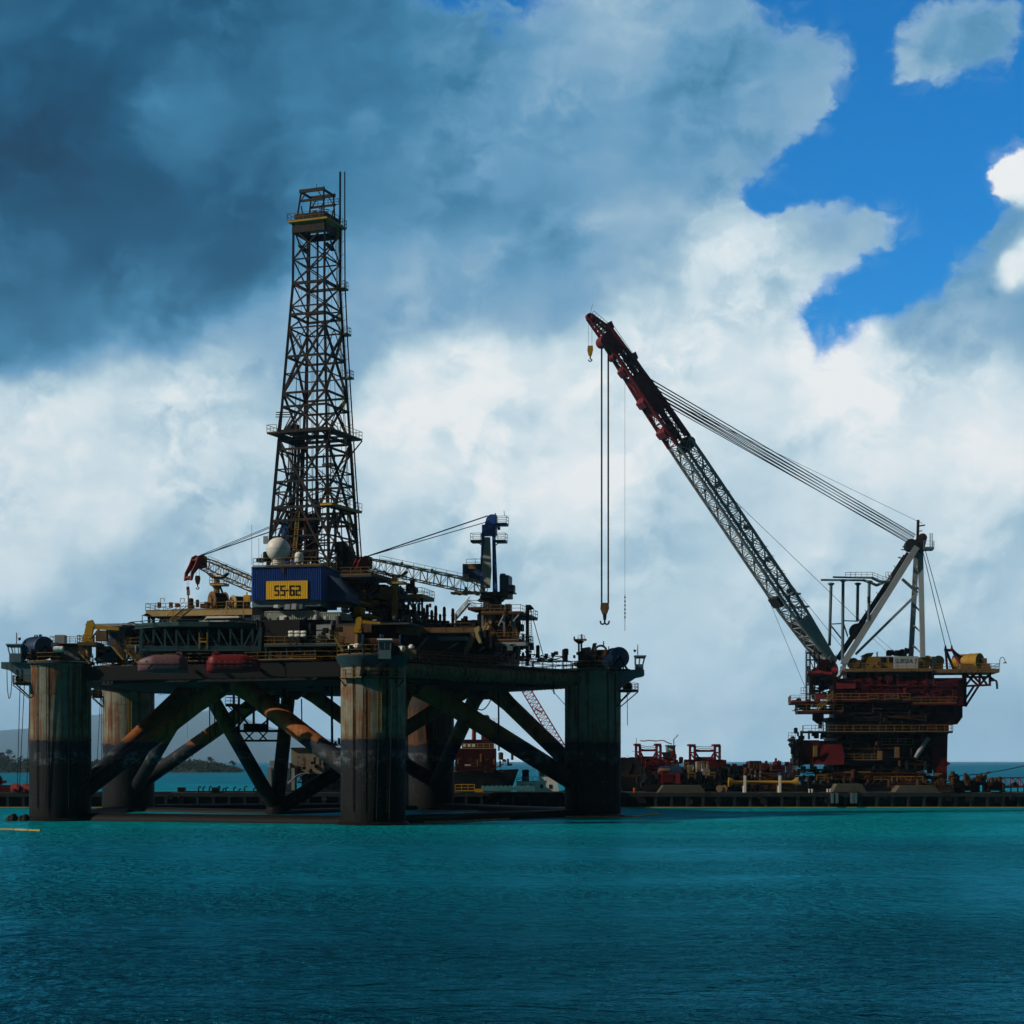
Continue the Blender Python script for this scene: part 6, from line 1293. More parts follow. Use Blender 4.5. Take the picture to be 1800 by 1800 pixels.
for i, px in enumerate((1264.5,1272.5)):
    o = MB(); c = on_jetty(px,4)+Z3*.75
    for k in range(4): o.lathe(c+Vector((0,.15*k,0)), [(.35,0),(.7-.06*k,.02),(.7-.06*k,.1),(.35,.12)], 16, ax=(.4,1,0))
    q = o.build('rope_coil', M['wood'], None); tag(q, f'tan rope coil on the jetty, the {["left","right"][i]} one of the pair', 'rope coil', 'rope coils on the jetty')
wb_ = thing('work_barge', 'long dark work barge moored behind the jetty left of the big crane', 'barge', Vector((W(1240,1338,392).x,392,0)))
pw = PL(1240,386,0); o = MB(); a, b_ = pw.p(1085,1362,0), pw.p(1398,1362,0); zt_ = pw.p(1240,1363,0).z; o.hexa([Vector((a.x+3,386,-2)),Vector((b_.x-3,386,-2)),Vector((b_.x-3,404,-2)),Vector((a.x+3,404,-2))],[Vector((a.x,386,zt_)),Vector((b_.x,386,zt_)),Vector((b_.x,404,zt_)),Vector((a.x,404,zt_))]); o.build('hull', M['black'], wb_)
o = MB(); clutter(o, pw, 1095, 1395, 1350, 1362, .5, 12, 150, rnd, True, .4, 1.5); o.build('deck_machinery', M['black'], wb_); o = MB(); clutter(o, pw, 1270, 1395, 1346, 1361, 2, 10, 50, rnd, True, .4, 1.4); o.build('deck_machinery', M['redhull'], wb_)
o = MB(); o.rail([Vector((a.x,386.2,zt_)),Vector((b_.x,386.2,zt_))],1.1,2.4,.05); o.build('railing', M['railing'], wb_)
# --- tugs and ships behind the jetty
def windows(mb, pl_, px0, px1, py0, py1, v, n):
    for i in range(n):
        a = px0+(px1-px0)*(i+.18)/n; b_ = px0+(px1-px0)*(i+.82)/n; pl_.box(mb, a, b_, py0, py1, v-.05, v)
def tug(px, d, s, flip, lab, ytop):
    c = W(px,1338,d); c.z = 0; t0 = thing('tugboat', lab, 'tugboat', c, 'tugboats behind the jetty'); fx = -1 if flip else 1; L = 9.0*s
    X = lambda x, y, z: Vector((c.x+fx*x*s, c.y+y*s, z*s))
    secs = [(-9,2.6,2.2),(-6,3.0,2.0),(0,3.1,2.1),(5,2.8,2.7),(7.6,1.7,3.4),(9.2,.15,3.9)]; o = MB(); vs = []
    for x, w_, h_ in secs: vs += [X(x,-w_,h_), X(x,-w_*.8,-.6), X(x,w_*.8,-.6), X(x,w_,h_)]
    fs = [(4*i+j,4*i+(j+1)%4,4*(i+1)+(j+1)%4,4*(i+1)+j) for i in range(len(secs)-1) for j in range(4)]+[(0,1,2,3),tuple(range(20,24))]; o.add(vs, fs); o.build('hull', M['black'], t0)
    o = MB(); o.hexa([X(-4.5,-2.2,2.1),X(4.2,-2.2,2.4),X(4.2,2.2,2.4),X(-4.5,2.2,2.1)],[X(-4.5,-2.1,4.6),X(4.0,-2.1,4.8),X(4.0,2.1,4.8),X(-4.5,2.1,4.6)]); dh = o.build('deckhouse', M['white'], t0)
    o = MB(); 
    for x in (-3.4,-1.6,.4,2.2): o.hexa([X(x,-2.25,3.2),X(x+.6,-2.25,3.2),X(x+.6,-2.1,3.2),X(x,-2.1,3.2)],[X(x,-2.22,4.0),X(x+.6,-2.22,4.0),X(x+.6,-2.1,4.0),X(x,-2.1,4.0)])
    o.build('window', M['glass'], dh)
    o = MB(); o.hexa([X(.2,-1.7,4.8),X(3.6,-1.7,4.8),X(3.6,1.7,4.8),X(.2,1.7,4.8)],[X(0,-1.8,7.1),X(3.9,-1.8,7.1),X(3.9,1.8,7.1),X(0,1.8,7.1)]); wh = o.build('wheelhouse', M['white'], t0)
    o = MB()
    for x in (.3,1.5,2.7): o.hexa([X(x,-1.84,5.8),X(x+.9,-1.84,5.8),X(x+.9,-1.7,5.8),X(x,-1.7,5.8)],[X(x,-1.87,6.75),X(x+.9,-1.87,6.75),X(x+.9,-1.7,6.75),X(x,-1.7,6.75)])
    o.build('window', M['glass'], wh); o = MB(); o.hexa([X(-.4,-2.1,7.12),X(4.3,-2.1,7.12),X(4.3,2.1,7.12),X(-.4,2.1,7.12)],[X(-.3,-2.0,7.35),X(4.2,-2.0,7.35),X(4.2,2.0,7.35),X(-.3,2.0,7.35)]); o.build('roof', M['lightgrey'], wh)
    o = MB(); o.tube(X(1.2,0,7.3), X(1.0,0,ytop), .12*s, 8, .06*s); o.bar(X(.2,-.8,ytop-2.6), X(1.9,.8,ytop-2.6), .08*s); o.tube(X(1.1,0,8.6), X(-4.5,0,4.8), .04*s, 4); o.tube(X(2.6,.6,7.3), X(2.6,.6,9.3), .04*s, 4); o.build('mast', M['lightgrey'], t0)
    o = MB(); o.lathe(X(-2.6,0,4.6), [(.75*s,0),(.7*s,1.9*s),(.8*s,1.95*s),(.7*s,2.5*s),(.3*s,2.55*s)], 16); o.build('funnel', M['navy'], t0)
    o = MB(); o.rail([X(-4.5,-2.1,4.6), X(0,-2.1,4.65)], .9*s, 1.2, .05); o.rail([X(0,-1.9,7.35), X(4,-1.9,7.35)], .8*s, 1.2, .04); o.build('railing', M['lightgrey'], t0)
    for x in (-7,-4,-1,2,5):
        o = MB(); o.lathe(X(x,-3.2,1.6), [(.3*s,-.12*s),(.55*s,-.12*s),(.6*s,0),(.55*s,.12*s),(.3*s,.12*s)], 14, ax=(0,1,0)); o.build('tyre_fender', M['rubber'], t0)
    return t0
tug(1128, 402, 1.12, True, 'white tugboat with a wheelhouse behind the red gantry beside the right hand leg', 12.5)
tug(946, 398, 1.02, False, 'white tugboat seen between the rig legs below the lattice boom', 9.2)
# pilot house block to the right of the first tug
ph2 = thing('lookout_house', 'grey lookout house with a bright window right of the left red gantry', 'lookout house', pj.p(1180,1330,30)); o = MB(); bx(o,1173,1187,1311,1322,30,34); bx(o,1172,1188,1309.5,1311.5,29.6,34.4); o.build('wall', M['greyblue'], ph2); o = MB(); bx(o,1176,1183,1313,1319,29.9,30); o.build('window', M['white'], ph2); o = MB(); o.hexa([pj.p(1166,1330,30),pj.p(1183,1330,30),pj.p(1183,1330,34),pj.p(1166,1330,34)],[pj.p(1162,1322,30),pj.p(1187,1322,30),pj.p(1187,1322,34),pj.p(1162,1322,34)]); bx(o,1166,1184,1330,1345,31,33); o.build('bracket', M['hull'], ph2); o = MB(); o.tube(pj.p(1184,1309,31), pj.p(1184.5,1299,31), .12, 6); o.bar(pj.p(1184.5,1300,31), pj.p(1192.5,1291.5,31), .16); o.path([pj.p(1125+7*i,1302+(0 if i < 7 else (i-6)*3)+.6*math.sin(i*2),31) for i in range(9)], .12); o.build('derrick_post', M['grey'], ph2)
# red ship behind the rear leg
sh = thing('red_supply_ship', 'dark red supply ship with a flared funnel deck seen behind the rear leg', 'ship', W(840,1420,398)*Vector((1,1,0)).length*0+Vector((W(840,1338,398).x,398,0))); psx = PL(840,392,0)
o = MB(); a, b_ = psx.p(770,1360,0), psx.p(912,1360,0); o.hexa([Vector((a.x+3,392,-1)),Vector((b_.x-3,392,-1)),Vector((b_.x-3,404,-1)),Vector((a.x+3,404,-1))],[Vector((a.x,392,psx.p(840,1358,0).z)),Vector((b_.x,392,psx.p(840,1352,0).z)),Vector((b_.x,404,psx.p(840,1352,0).z)),Vector((a.x,404,psx.p(840,1358,0).z))]); o.build('hull', M['black'], sh)
o = MB(); psx.box(o,800,872,1316,1356,1,10); psx.box(o,812,868,1300,1316,1.5,9); o.build('superstructure', M['darkred'], sh)
o = MB(); psx.box(o,846,868,1281,1304,2,7); o.hexa([psx.p(844,1281,2),psx.p(869,1281,2),psx.p(869,1281,7),psx.p(844,1281,7)],[psx.p(840,1272,1.2),psx.p(877,1272,1.2),psx.p(877,1272,8),psx.p(840,1272,8)]); o.build('funnel', M['red'], sh)
o = MB(); o.lathe(psx.p(852.5,1272,4), [(1.0,0),(1.05,.3),(1.0,1.4),(.7,1.8),(.1,1.85)], 16); o.build('funnel_top', M['rust'], sh)
o = MB(); o.tube(psx.p(833,1300,2), psx.p(834,1238,2), .45, 10); o.lathe(psx.p(837,1233,2), [(.1,-.6),(.7,-.4),(.7,.5),(.1,.7)], 12); o.build('crane_post', M['red'], sh)
o = MB(); o.rail([psx.p(862,1272,1.3),psx.p(876,1272,1.3),psx.p(876,1272,7)], 1.0, .8); o.rail([psx.p(808,1316,1),psx.p(871,1316,1)], 1.0, 1.3); psx.box(o, 811,842,1307,1315,.9,1.0) if False else None; o.build('railing', M['cream'], sh)
o = MB(); clutter(o, psx, 800,905,1335,1358,-3,0,30,rnd,True,.3,.9); o.bar(psx.p(882,1310,1), psx.p(910,1302,1), .2); o.tube(psx.p(877,1245,1), psx.p(877,1302,1), .08, 5); o.build('deck_gear', M['rust'], sh)
o = MB()
for px in (814,822,830): psx.box(o, px, px+5, 1308, 1313, 1.4, 1.5)
psx.box(o,817,828,1344,1345.5,.9,1.0); o.build('window', M['white'], sh)
# rust stained accommodation barge on the left of the front leg
ab = thing('accommodation_barge', 'rust stained white barge house moored behind the rig left of the front leg', 'barge', Vector((W(560,1338,392).x,392,0))); pab = PL(560,386,0)
o = MB(); pab.box(o,468,640,1389,1416,0,14); o.build('hull', M['black'], ab); o = MB(); pab.box(o,512,660,1316,1360,2,12); pab.box(o,530,660,1360,1389,4,12); o.build('house', M['dirtywhite'], ab)
o = MB(); pab.box(o,474,486,1337,1389,0,5); pab.box(o,470,477,1350,1387,-.5,4); pab.box(o,500,510,1341,1389,1,5); pab.box(o,512,518,1350,1389,0,4); o.build('stack', M['grey'], ab)
o = MB(); pab.box(o,511,662,1314,1316.4,1.6,12.4); 
for px in (561,583): pab.box(o,px,px+.8,1327,1345,1.9,2)
pab.box(o,561,605,1326.5,1327.5,1.9,2); pab.box(o,568,582,1336,1345,1.9,2); pab.box(o,585,600,1338,1350,1.9,2); o.build('trim', M['rust'], ab)
o = MB(); clutter(o, pab, 560,605,1306,1313,3,9,14,rnd,True,.3,.9); o.tube(pab.p(549,1314,4),pab.p(549,1297,4),.15,6); o.tube(pab.p(552,1314,4),pab.p(552,1297,4),.12,6); clutter(o, pab, 515,610,1340,1380,0,2,30,rnd,True,.3,1.0); o.rail([pab.p(560,1314,2),pab.p(568,1314,2)],1.2,.8); o.build('deck_gear', M['black'], ab)
o = MB(); o.bar(pab.p(505,1375,-.5), pab.p(541,1357,-.5), .18); o.path([pab.p(506+5*i,1378-9*math.sin(i*.4)-2*i,-.6) for i in range(7)], .08); o.build('gangway', M['lightgrey'], ab)
# crawler crane with red lattice boom behind the right hand leg
cc = thing('crawler_crane', 'crawler crane with a red lattice boom rising left behind the right hand leg', 'crane', Vector((W(1012,1338,386).x,386,JT))); pcc = PL(1000,384,0)
o = MB(); a, b_ = pcc.p(1006,1348,1), pcc.p(898,1168,1); lat4(o, a, a.lerp(b_,.06), 1.0,.6,1.9,1.9,1,.11,.06); lat4(o, a.lerp(b_,.06), b_, 1.9,1.9,1.7,1.7,26,.12,.05)
for k in (.24,.55,.8): m0 = a.lerp(b_,k); o.bar(m0-Vector((.8,0,-.5)), m0+Vector((.8,0,-.5))*1.0, .3)
o.build('boom', M['brightred'], cc); o = MB(); bx(o,1000,1040,1340,1362,20,26); o.build('house', M['redhull'], cc); o = MB(); bx(o,1004,1036,1362,1376,21,25); bx(o,995,1042,1376,1393.5,19,27); o.build('undercarriage', M['black'], cc)
o = MB()
for q in (0,1.2): o.tube(pcc.p(1030,1280,1+q), pcc.p(930,1168,1+q), .07, 5)
o.tube(pcc.p(937,1195,1), pcc.p(937,1300,1), .025, 4); o.tube(pcc.p(1030,1280,1), pcc.p(1034,1342,1), .15, 6); o.build('pendant_rope', M['rope'], cc)
# teal sheets, tyres and gear near the rig on the jetty
o = MB(); bx(o,846,940,1383,1390,4,8); 
for k in range(12): bx(o,847+8*k,850+8*k,1381.5,1383,4,8)
q = o.build('sheet_stack', M['tealroof'], None); tag(q, 'long stack of turquoise sheets on the jetty seen under the rig', 'sheet stack')
for k in range(9):
    o = MB(); c = pj.p(852+4.2*k, 1402+3*math.sin(k*1.7), -.35); o.lathe(c, [(.28,-.13),(.5,-.15),(.58,0),(.5,.15),(.28,.13)], 16, ax=(math.sin(k),1,.3*math.cos(k*2))); q = o.build('tyre_fender', M['rubber'], None); tag(q, 'worn black tyre hanging in the cluster on the jetty face under the turquoise sheets', 'tyre', 'tyres hanging on the jetty face')
for px in (1122,1131,1214,1263,1336,1342,1408,1455,1548,1561,1668,1702,1754,1780,300,318,570):
    o = MB(); c = pj.p(px, 1402+rnd.uniform(-3,8), -.25); o.lathe(c, [(.28,-.13),(.5,-.15),(.58,0),(.5,.15),(.28,.13)], 16, ax=(rnd.uniform(-.3,.3),1,rnd.uniform(-.2,.2))); q = o.build('tyre_fender', M['rubber'], None); tag(q, 'worn black tyre hung singly between the jetty piles', 'tyre', 'single tyres on the jetty face')
o = MB(); o.rail([pj.p(800,1390,3), pj.p(834,1390,3)], 1.2, 1.4, .06); o.box(on_jetty(842,3), 1.6, 1, .7); q = o.build('jetty_railing', M['yellow'], None); tag(q, 'short yellow railing on the jetty left of the turquoise sheets', 'railing')
for k, px in enumerate((349,357,383,392,397,446,452,430,411,368,420)):
    o = MB(); c = on_jetty(px,3)+Z3*.0; h_ = (1.15,1.15,1.2,.8,1.0,.9,.8,1.2,1.1,1.2,.7)[k]; o.path([c, c+Z3*h_*.8, c+Z3*h_+Vector((.2,0,0)), c+Z3*h_*.9+Vector((.5,0,0))], .14, 6); o.lathe(c, [(.25,0),(.25,.1),(.15,.12)], 10); q = o.build('vent_pipe', M['black'], None); tag(q, 'small black gooseneck vent pipe on the jetty between the left legs', 'vent pipe', 'gooseneck vents on the jetty')
o = MB(); bx(o,312,324,1384,1392,3,5); bx(o,372,384,1384,1393,2,4); bx(o,318,640,1390.5,1393.6,6,10); q = o.build('quay_machinery', M['black'], None); tag(q, 'low dark kerb and bollards on the jetty between the left legs', 'kerb')
for px, py, r, lab in ((25,1386,1.05,'dark red winch wheel at the left end of the jetty'),(44,1386,1.0,'dark red winch wheel between the mooring lines and the left leg')):
    c = pj.p(px,py,2); o = MB(); o.lathe(c, [(.1,0),(r,.02),(r,.2),(r*.7,.22),(r*.7,.8),(r,.82),(r,1.0),(.1,1.02)], 24, ax=(.5,1,0)); o.box(Vector((c.x,c.y,JT)), .5, 1.2, c.z-JT); q = o.build('mooring_winch', M['red'], None); tag(q, lab, 'winch', 'winch wheels on the jetty')
o = MB(); bx(o,-30,20,1380,1393.4,4,7); clutter(o,pj,-20,22,1375,1380,4,7,9,rnd,False,.4,.9); q = o.build('winch_house', M['redhull'], None); tag(q, 'low dark red machine box at the left picture edge on the jetty', 'machine box')
# floating booms and sailboat
def float_boom(pts, lab, r=.16):
    o = MB(); P_ = [Vector(((px-900)/F*(H*F/(py-1338)), H*F/(py-1338), .06)) for px, py in pts]
    for a, b_ in zip(P_[:-1], P_[1:]):
        n = max(1,int((b_-a).length/2.2))
        for i in range(n): p, q = a.lerp(b_,(i+.03)/n), a.lerp(b_,(i+.97)/n); o.tube(p, q, r, 8)
    q = o.build('float_boom', M['boomy'], None); tag(q, lab, 'floating boom', 'yellow floating booms')
float_boom([(-40,1460),(-5,1459),(25,1459.3),(50,1460.5),(72,1461.3)], 'yellow floating boom drifting at the lower left of the rig'); float_boom([(702,1447),(760,1446),(830,1444),(895,1440.5)], 'yellow floating boom right of the front leg'); float_boom([(740,1426.5),(800,1427.5),(890,1424.5)], 'thin yellow boom in the water in front of the rear leg'); float_boom([(890,1440),(960,1436.5),(1110,1436.5),(1158,1432)], 'yellow floating boom passing round the right hand leg')
sb = thing('sailboat', 'tiny white sailboat on the far horizon left of the red crane', 'sailboat', Vector((W(1364.5,1338,3000).x,3000,0))); c = Vector((W(1364.5,1338,3000).x,3000,0)); o = MB(); o.hexa([c+Vector((-2.6,-.8,.1)),c+Vector((2.4,-.8,.1)),c+Vector((2.4,.8,.1)),c+Vector((-2.6,.8,.1))],[c+Vector((-3.2,-1.2,1.5)),c+Vector((3.6,-.6,1.7)),c+Vector((3.6,.6,1.7)),c+Vector((-3.2,1.2,1.5))]); o.build('hull', M['white'], sb); o = MB(); o.tube(c+Z3*1.5, c+Z3*19, .12, 6); o.build('mast', M['white'], sb); o = MB(); o.extrude([c+Vector((-.2,0,3)),c+Vector((-2.8,0,3)),c+Vector((-.2,0,9))], (0,.1,0)); o.build('sail', M['white'], sb)

# ================================================================ heavy lift crane on its barge
KD = 384.0; pk = PL(1540, KD, 6); K = pk.p
brg = thing('crane_barge', 'dark flat barge carrying the heavy lift crane behind the jetty', 'barge', Vector((W(1540,1338,KD+6).x,KD+6,0)))
o = MB(); a, b_ = K(1388,1380,-3), K(1690,1380,-3); dv = pk.V*24; o.hexa([Vector((q.x,q.y,-2)) for q in (a,b_,b_+dv,a+dv)], [Vector((q.x,q.y,4.3)) for q in (a,b_,b_+dv,a+dv)]); o.build('hull', M['black'], brg)
o = MB(); 
for x0, x1, y in ((1436,1462,1362),(1482,1508,1365),(1536,1562,1365),(1562,1622,1365),(1484,1530,1357)):
    o.bar(K(x0,y,-3), K(x1,y,-3), .22); n = max(2,int((x1-x0)/9))
    for i in range(n+1): px = x0+(x1-x0)*i/n; o.bar(K(px,y,-3), K(px,y+10,-3), .2)
    o.bar(K(x0,y+5,-3), K(x1,y+5,-3), .14)
o.build('railing', M['dimyellow'], brg)
o = MB(); 
for x0,x1,y0,y1 in ((1430,1436,1352,1360),(1442,1455,1362,1372),(1526,1536,1352,1359),(1540,1553,1352,1359),(1644,1656,1359,1367),(1466,1468,1354,1362)): pk.box(o,x0,x1,y0,y1,-2,0)
o.lathe(K(1575,1355,-1), [(.05,0),(.8,.02),(.8,.3),(.05,.32)], 18, ax=-pk.V); o.build('deck_gear', M['dimyellow'], brg)
o = MB(); clutter(o, pk, 1395,1665,1352,1384,-3,1,150,rnd,True,.4,1.4); o.build('deck_machinery', M['black'], brg)
o = MB(); clutter(o, pk, 1420,1640,1358,1380,-3.5,-2,30,rnd,True,.3,.8); pk.box(o,1482,1508,1367,1376,-2.5,-1); pk.box(o,1448,1456,1366,1374,-3,-2); o.build('deck_machinery', M['rust'], brg)
o = MB(); o.extrude([K(1612,1352,-2),K(1622,1352,-2),K(1629,1363,-2),K(1617,1363,-2)], pk.V*1.5); o.build('tank', M['white'], brg)

hl = thing('heavy_lift_crane', 'huge crane with a grey lattice boom and dark red machinery house on the right', 'crane', K(1540,1352,4))
# pedestal
o = MB(); c = K(1536,1352,9); z = lambda py: zat(py, KD+6)
o.lathe(Vector((c.x,c.y,0)), [(10.3,4.2),(10.3,z(1300)),(10.0,z(1292)),(10.0,z(1270)),(10.6,z(1268)),(10.6,z(1262)),(9.0,z(1260))], 44)
o.lathe(Vector((c.x,c.y,0)), [(10.62,z(1288)),(11.2,z(1288)),(11.2,z(1286)),(10.62,z(1286))], 44); o.build('pedestal', M['black'], hl)
o = MB(); pk.box(o,1596,1650,1276,1352,7,12); o.build('rear_wall', M['black'], hl)
o = MB(); o.hexa([K(1642,1376,0),K(1664,1376,0),K(1664,1376,6),K(1642,1376,6)],[K(1634,1290,0),K(1666,1290,0),K(1666,1290,6),K(1634,1290,6)]); pk.box(o,1632,1668,1275,1290,0,6); o.extrude([K(1660,1335,0),K(1671,1342,0),K(1664,1347,0),K(1660,1347,0)], pk.V*3); o.build('support_leg', M['redhull'], hl)
o = MB(); r_ = MB(); pk.deck(o,r_,1412,1675,1286,-3,0,.3,'flr',1.3); pk.deck(o,r_,1550,1606,1309,-1.5,0,.2,'flr',1.2); pk.deck(o,r_,1486,1548,1336,-2.5,0,.25,'flr',1.2); w1 = o.build('gallery', M['black'], hl); r_.build('railing', M['railing'], w1)
o = MB(); o.tube(K(1632,1296,-1), K(1609,1332,-1), .5, 12); pk.box(o,1573,1581,1313,1332,-2,-1.6); o.build('chute', M['grey'], hl)
o = MB(); pk.box(o,1573,1581,1313,1332,-2.2,-2); pk.box(o,1543,1551,1320,1336,-3,-2); o.build('door', M['tan'], hl)
# lower left machinery: red winch house and the dark stack of gear beside it
o = MB(); pk.box(o,1411,1440,1301,1344,-2,6); o.extrude([K(1428,1344,-3.5),K(1484,1344,-3.5),K(1484,1325,-3.5),K(1478,1302,-1),K(1438,1302,-1),K(1430,1322,-3.5)], pk.V*6); o.build('winch_house', M['redhull'], hl)
o = MB(); pk.box(o,1394,1412,1303,1346,-1,6); pk.box(o,1386,1399,1299,1303,-2,3); clutter(o,pk,1388,1415,1300,1352,-3,0,40,rnd,True,.3,.9); clutter(o,pk,1398,1450,1288,1300,0,6,26,rnd,False,.5,1.4); o.bar(K(1386,1308,-1),K(1395,1320,-1),.3); o.build('gear_stack', M['black'], hl); o = MB(); o.rail([K(1386,1299,-2),K(1398,1299,-2)],1.3,.6); o.rail([K(1433,1286,-3),K(1444,1286,-3)],1.3,.6); o.box(K(1433,1330,-3.8),.8,.6,2.2); o.build('railing', M['railing'], hl)
# upperworks: red house
o = MB(); pk.box(o,1466,1692,1192,1262,0,16); pk.box(o,1488,1640,1177,1192,2.5,14); o.extrude([K(1610,1262,.2),K(1691,1262,.2),K(1683,1273,.2),K(1660,1275,.2),K(1640,1275,.2)], pk.V*12); uh = o.build('machinery_house', M['redhull'], hl)
o = MB()
for px in (1525,1577,1627,1640): pk.box(o,px,px+2.2,1178,1236,-.35,0)
for y in (1203,1225,1240): pk.box(o,1500,1690,y,y+1.6,-.25,0)
pk.box(o,1632,1636,1195,1260,-.2,0); pk.box(o,1636,1672,1200,1234,-.12,0); pk.box(o,1470,1504,1195,1210,-.9,0); pk.box(o,1494,1520,1252,1258,-.3,0); o.build('wall_rib', M['red'], uh)
o = MB()
for x0,x1,y0,y1 in ((1525,1542,1211,1222),(1555,1570,1211,1223),(1578,1596,1210,1224),(1603,1618,1213,1226),(1472,1484,1196,1209),(1486,1496,1196,1209),(1488,1504,1213,1228),(1652,1662,1219,1226)): pk.box(o,x0,x1,y0,y1,-.14,0)
pk.box(o,1488,1640,1180,1191,2.3,2.5); pk.box(o,1628,1636,1196,1236,-.3,-.2); o.build('opening', M['black'], uh)
rk = random.Random(9)
o = MB(); clutter(o,pk,1470,1688,1196,1258,-.55,.1,90,rk,True,.3,1.1)
for px in (1509,1533,1549,1561,1597,1646,1675): o.tube(K(px,1196,-.3),K(px,1258,-.3),.12,6)
o.ladder(K(1520,1258,-.5),K(1520,1200,-.5),.7,.05,pk.U); o.ladder(K(1626,1262,-.5),K(1626,1200,-.5),.7,.05,pk.U); o.build('fixture', M['redhull'], uh)
o = MB(); clutter(o,pk,1480,1640,1240,1290,-1.4,.3,60,rk,True,.3,1.0); clutter(o,pk,1450,1620,1292,1350,-1.6,1,60,rk,True,.3,1.0); o.build('fixture', M['black'], hl)
o = MB(); clutter(o,pk,1440,1640,1240,1350,-1.9,-.4,22,rk,True,.25,.7); o.build('fixture', M['rust'], hl)
o = MB(); r_ = MB(); pk.deck(o,r_,1466,1600,1230,-2.2,0,.35,'fl',1.25); pk.deck(o,r_,1604,1682,1236,-2,0,.35,'flr',1.25); pk.deck(o,r_,1390,1470,1233,-2,10,.4,'flb',1.3); pk.deck(o,r_,1402,1482,1250,-3,8,.4,'flb',1.3); w2 = o.build('walkway', M['redhull'], hl); r_.build('railing', M['railing'], w2)
o = MB(); clutter(o,pk,1396,1466,1237,1254,0,8,46,rnd,True,.4,1.3); o.lathe(K(1438,1254,3), [(.1,-2.2),(1.2,-1.4),(1.2,0),(.1,.1)], 14); o.tube(K(1442,1255,3),K(1442,1280,3),.4,8); o.tube(K(1446,1255,3),K(1448,1300,3),.12,6); clutter(o,pk,1425,1470,1196,1230,1,10,60,rnd,True,.4,1.5); o.build('slew_gear', M['black'], hl)
s = MB(); s.stair(K(1436,1250,-3.4), K(1464,1224,-3.4), 1.0); s.stair(K(1472,1195,-.5), K(1485,1178,0), 1.0); s.build('staircase', M['railing'], hl)
o = MB()
for x0,x1 in ((1433,1450),(1526,1544),(1555,1567),(1570,1580)):
    for y in (1222,1228): o.bar(K(x0,y,-2.4),K(x1,y,-2.4),.14)
    for x in (x0,x1): o.bar(K(x,1221,-2.4),K(x,1229,-2.4),.14)
o.build('gate_frame', M['tan'], hl)
# boom foot tower with ladders and red ducting
o = MB()
for px in (1418,1424,1432,1440):
    for v in (-1,4): o.bar(K(px,1145,v), K(px,1232,v), .25)
for y in (1148,1160,1185,1204,1220): o.bar(K(1418,y,-1),K(1446,y,-1),.3); o.bar(K(1418,y,4),K(1446,y,4),.25)
for a, b_ in ((1204,1220),(1220,1204),(1160,1185)): o.bar(K(1424,a,-1),K(1434,b_,-1),.18)
clutter(o,pk,1420,1468,1174,1204,-1,5,60,rnd,True,.4,1.4); o.build('foot_tower', M['derrick'], hl)
o = MB(); o.ladder(K(1419,1240,-1.6),K(1419,1142,-1.6),.7,.05,pk.U); o.build('ladder', M['greyblue'], hl)
o = MB(); o.tube(K(1420,1184,-1.5),K(1444,1183,-1.5),.55,12); o.lathe(K(1462,1180,-1.5), [(.1,0),(.75,.02),(.75,1.2),(.1,1.25)], 18, ax=pk.U); o.lathe(K(1454,1178,0), [(.8,0),(2.3,.02),(2.3,.5),(.8,.52)], 26, ax=pk.V); pk.box(o,1446,1470,1166,1184,1,3); o.tube(K(1444,1183,-1.5),K(1466,1186,-1.5),.4,10); o.build('red_duct', M['red'], hl)
o = MB(); pk.box(o,1434,1450,1221,1229,-2.6,-1.4); o.rail([K(1408,1220,0),K(1418,1220,0)],1.3,.7); o.build('control_box', M['red'], hl)
# deck of the upperworks, winches, name panel
o = MB(); r_ = MB(); pk.deck(o,r_,1486,1640,1176,-1.2,14,.5,'fl',1.2); pk.deck(o,r_,1640,1757,1177,0,12,.6,'rfb',1.2); dk = o.build('upper_deck', M['tan'], hl); r_.build('railing', M['railing'], dk)
o = MB(); pk.box(o,1521,1571,1154,1175,.4,8); o.extrude([K(1516,1175,.5),K(1521,1175,.5),K(1521,1153,.5),K(1518,1153,.5)], pk.V*6); o.extrude([K(1515,1152,.6),K(1524,1148,.6),K(1536,1147,.6),K(1533,1153,.6)], pk.V*5); pk.box(o,1614,1634,1155,1175,.4,7); pk.box(o,1541,1543,1146,1154,1,1.6); pk.box(o,1500,1521,1160,1175,2,8); o.build('winch_cover', M['dimyellow'], dk)
o = MB(); o.lathe(K(1500,1166,-.2), [(1.1,0),(1.15,.02),(1.15,.5),(1.1,.5)], 28, ax=pk.V); 
cw_ = K(1499,1167,.2); pts_ = [cw_+pk.U*(1.05*math.cos(a))+Z3*(1.05*math.sin(a)) for a in [k*2*math.pi/20 for k in range(21)]]; o.path(pts_, .12, 6); o.build('winch_wheel', M['tan'], dk)
o = MB(); pk.box(o,1548,1557,1156,1165,.3,.4); pk.box(o,1563,1570,1156,1165,.3,.4); pk.box(o,1617,1622,1163,1168,.3,.4); o.build('opening', M['black'], dk)
o = MB(); clutter(o,pk,1560,1602,1148,1154,3,8,26,rnd,True,.4,1.1); clutter(o,pk,1524,1560,1168,1175,-.6,.2,10,rnd,False,.3,.6); o.build('winch_gear', M['black'], dk)
o = MB(); pk.box(o,1571.5,1614,1153.5,1176,-.5,-.2); npn = o.build('name_panel', M['lightgrey'], hl)
tcv = bpy.data.curves.new('name', 'FONT'); tcv.body = 'SUBSEA 7'; tcv.size = 1.0; tcv.extrude = .02; tmp = bpy.data.objects.new('tmp', tcv); scene.collection.objects.link(tmp); bpy.context.view_layer.update()
me = tmp.to_mesh(); vs = [v.co.copy() for v in me.vertices]; fs = [tuple(p.vertices) for p in me.polygons]; tmp.to_mesh_clear(); bpy.data.objects.remove(tmp)
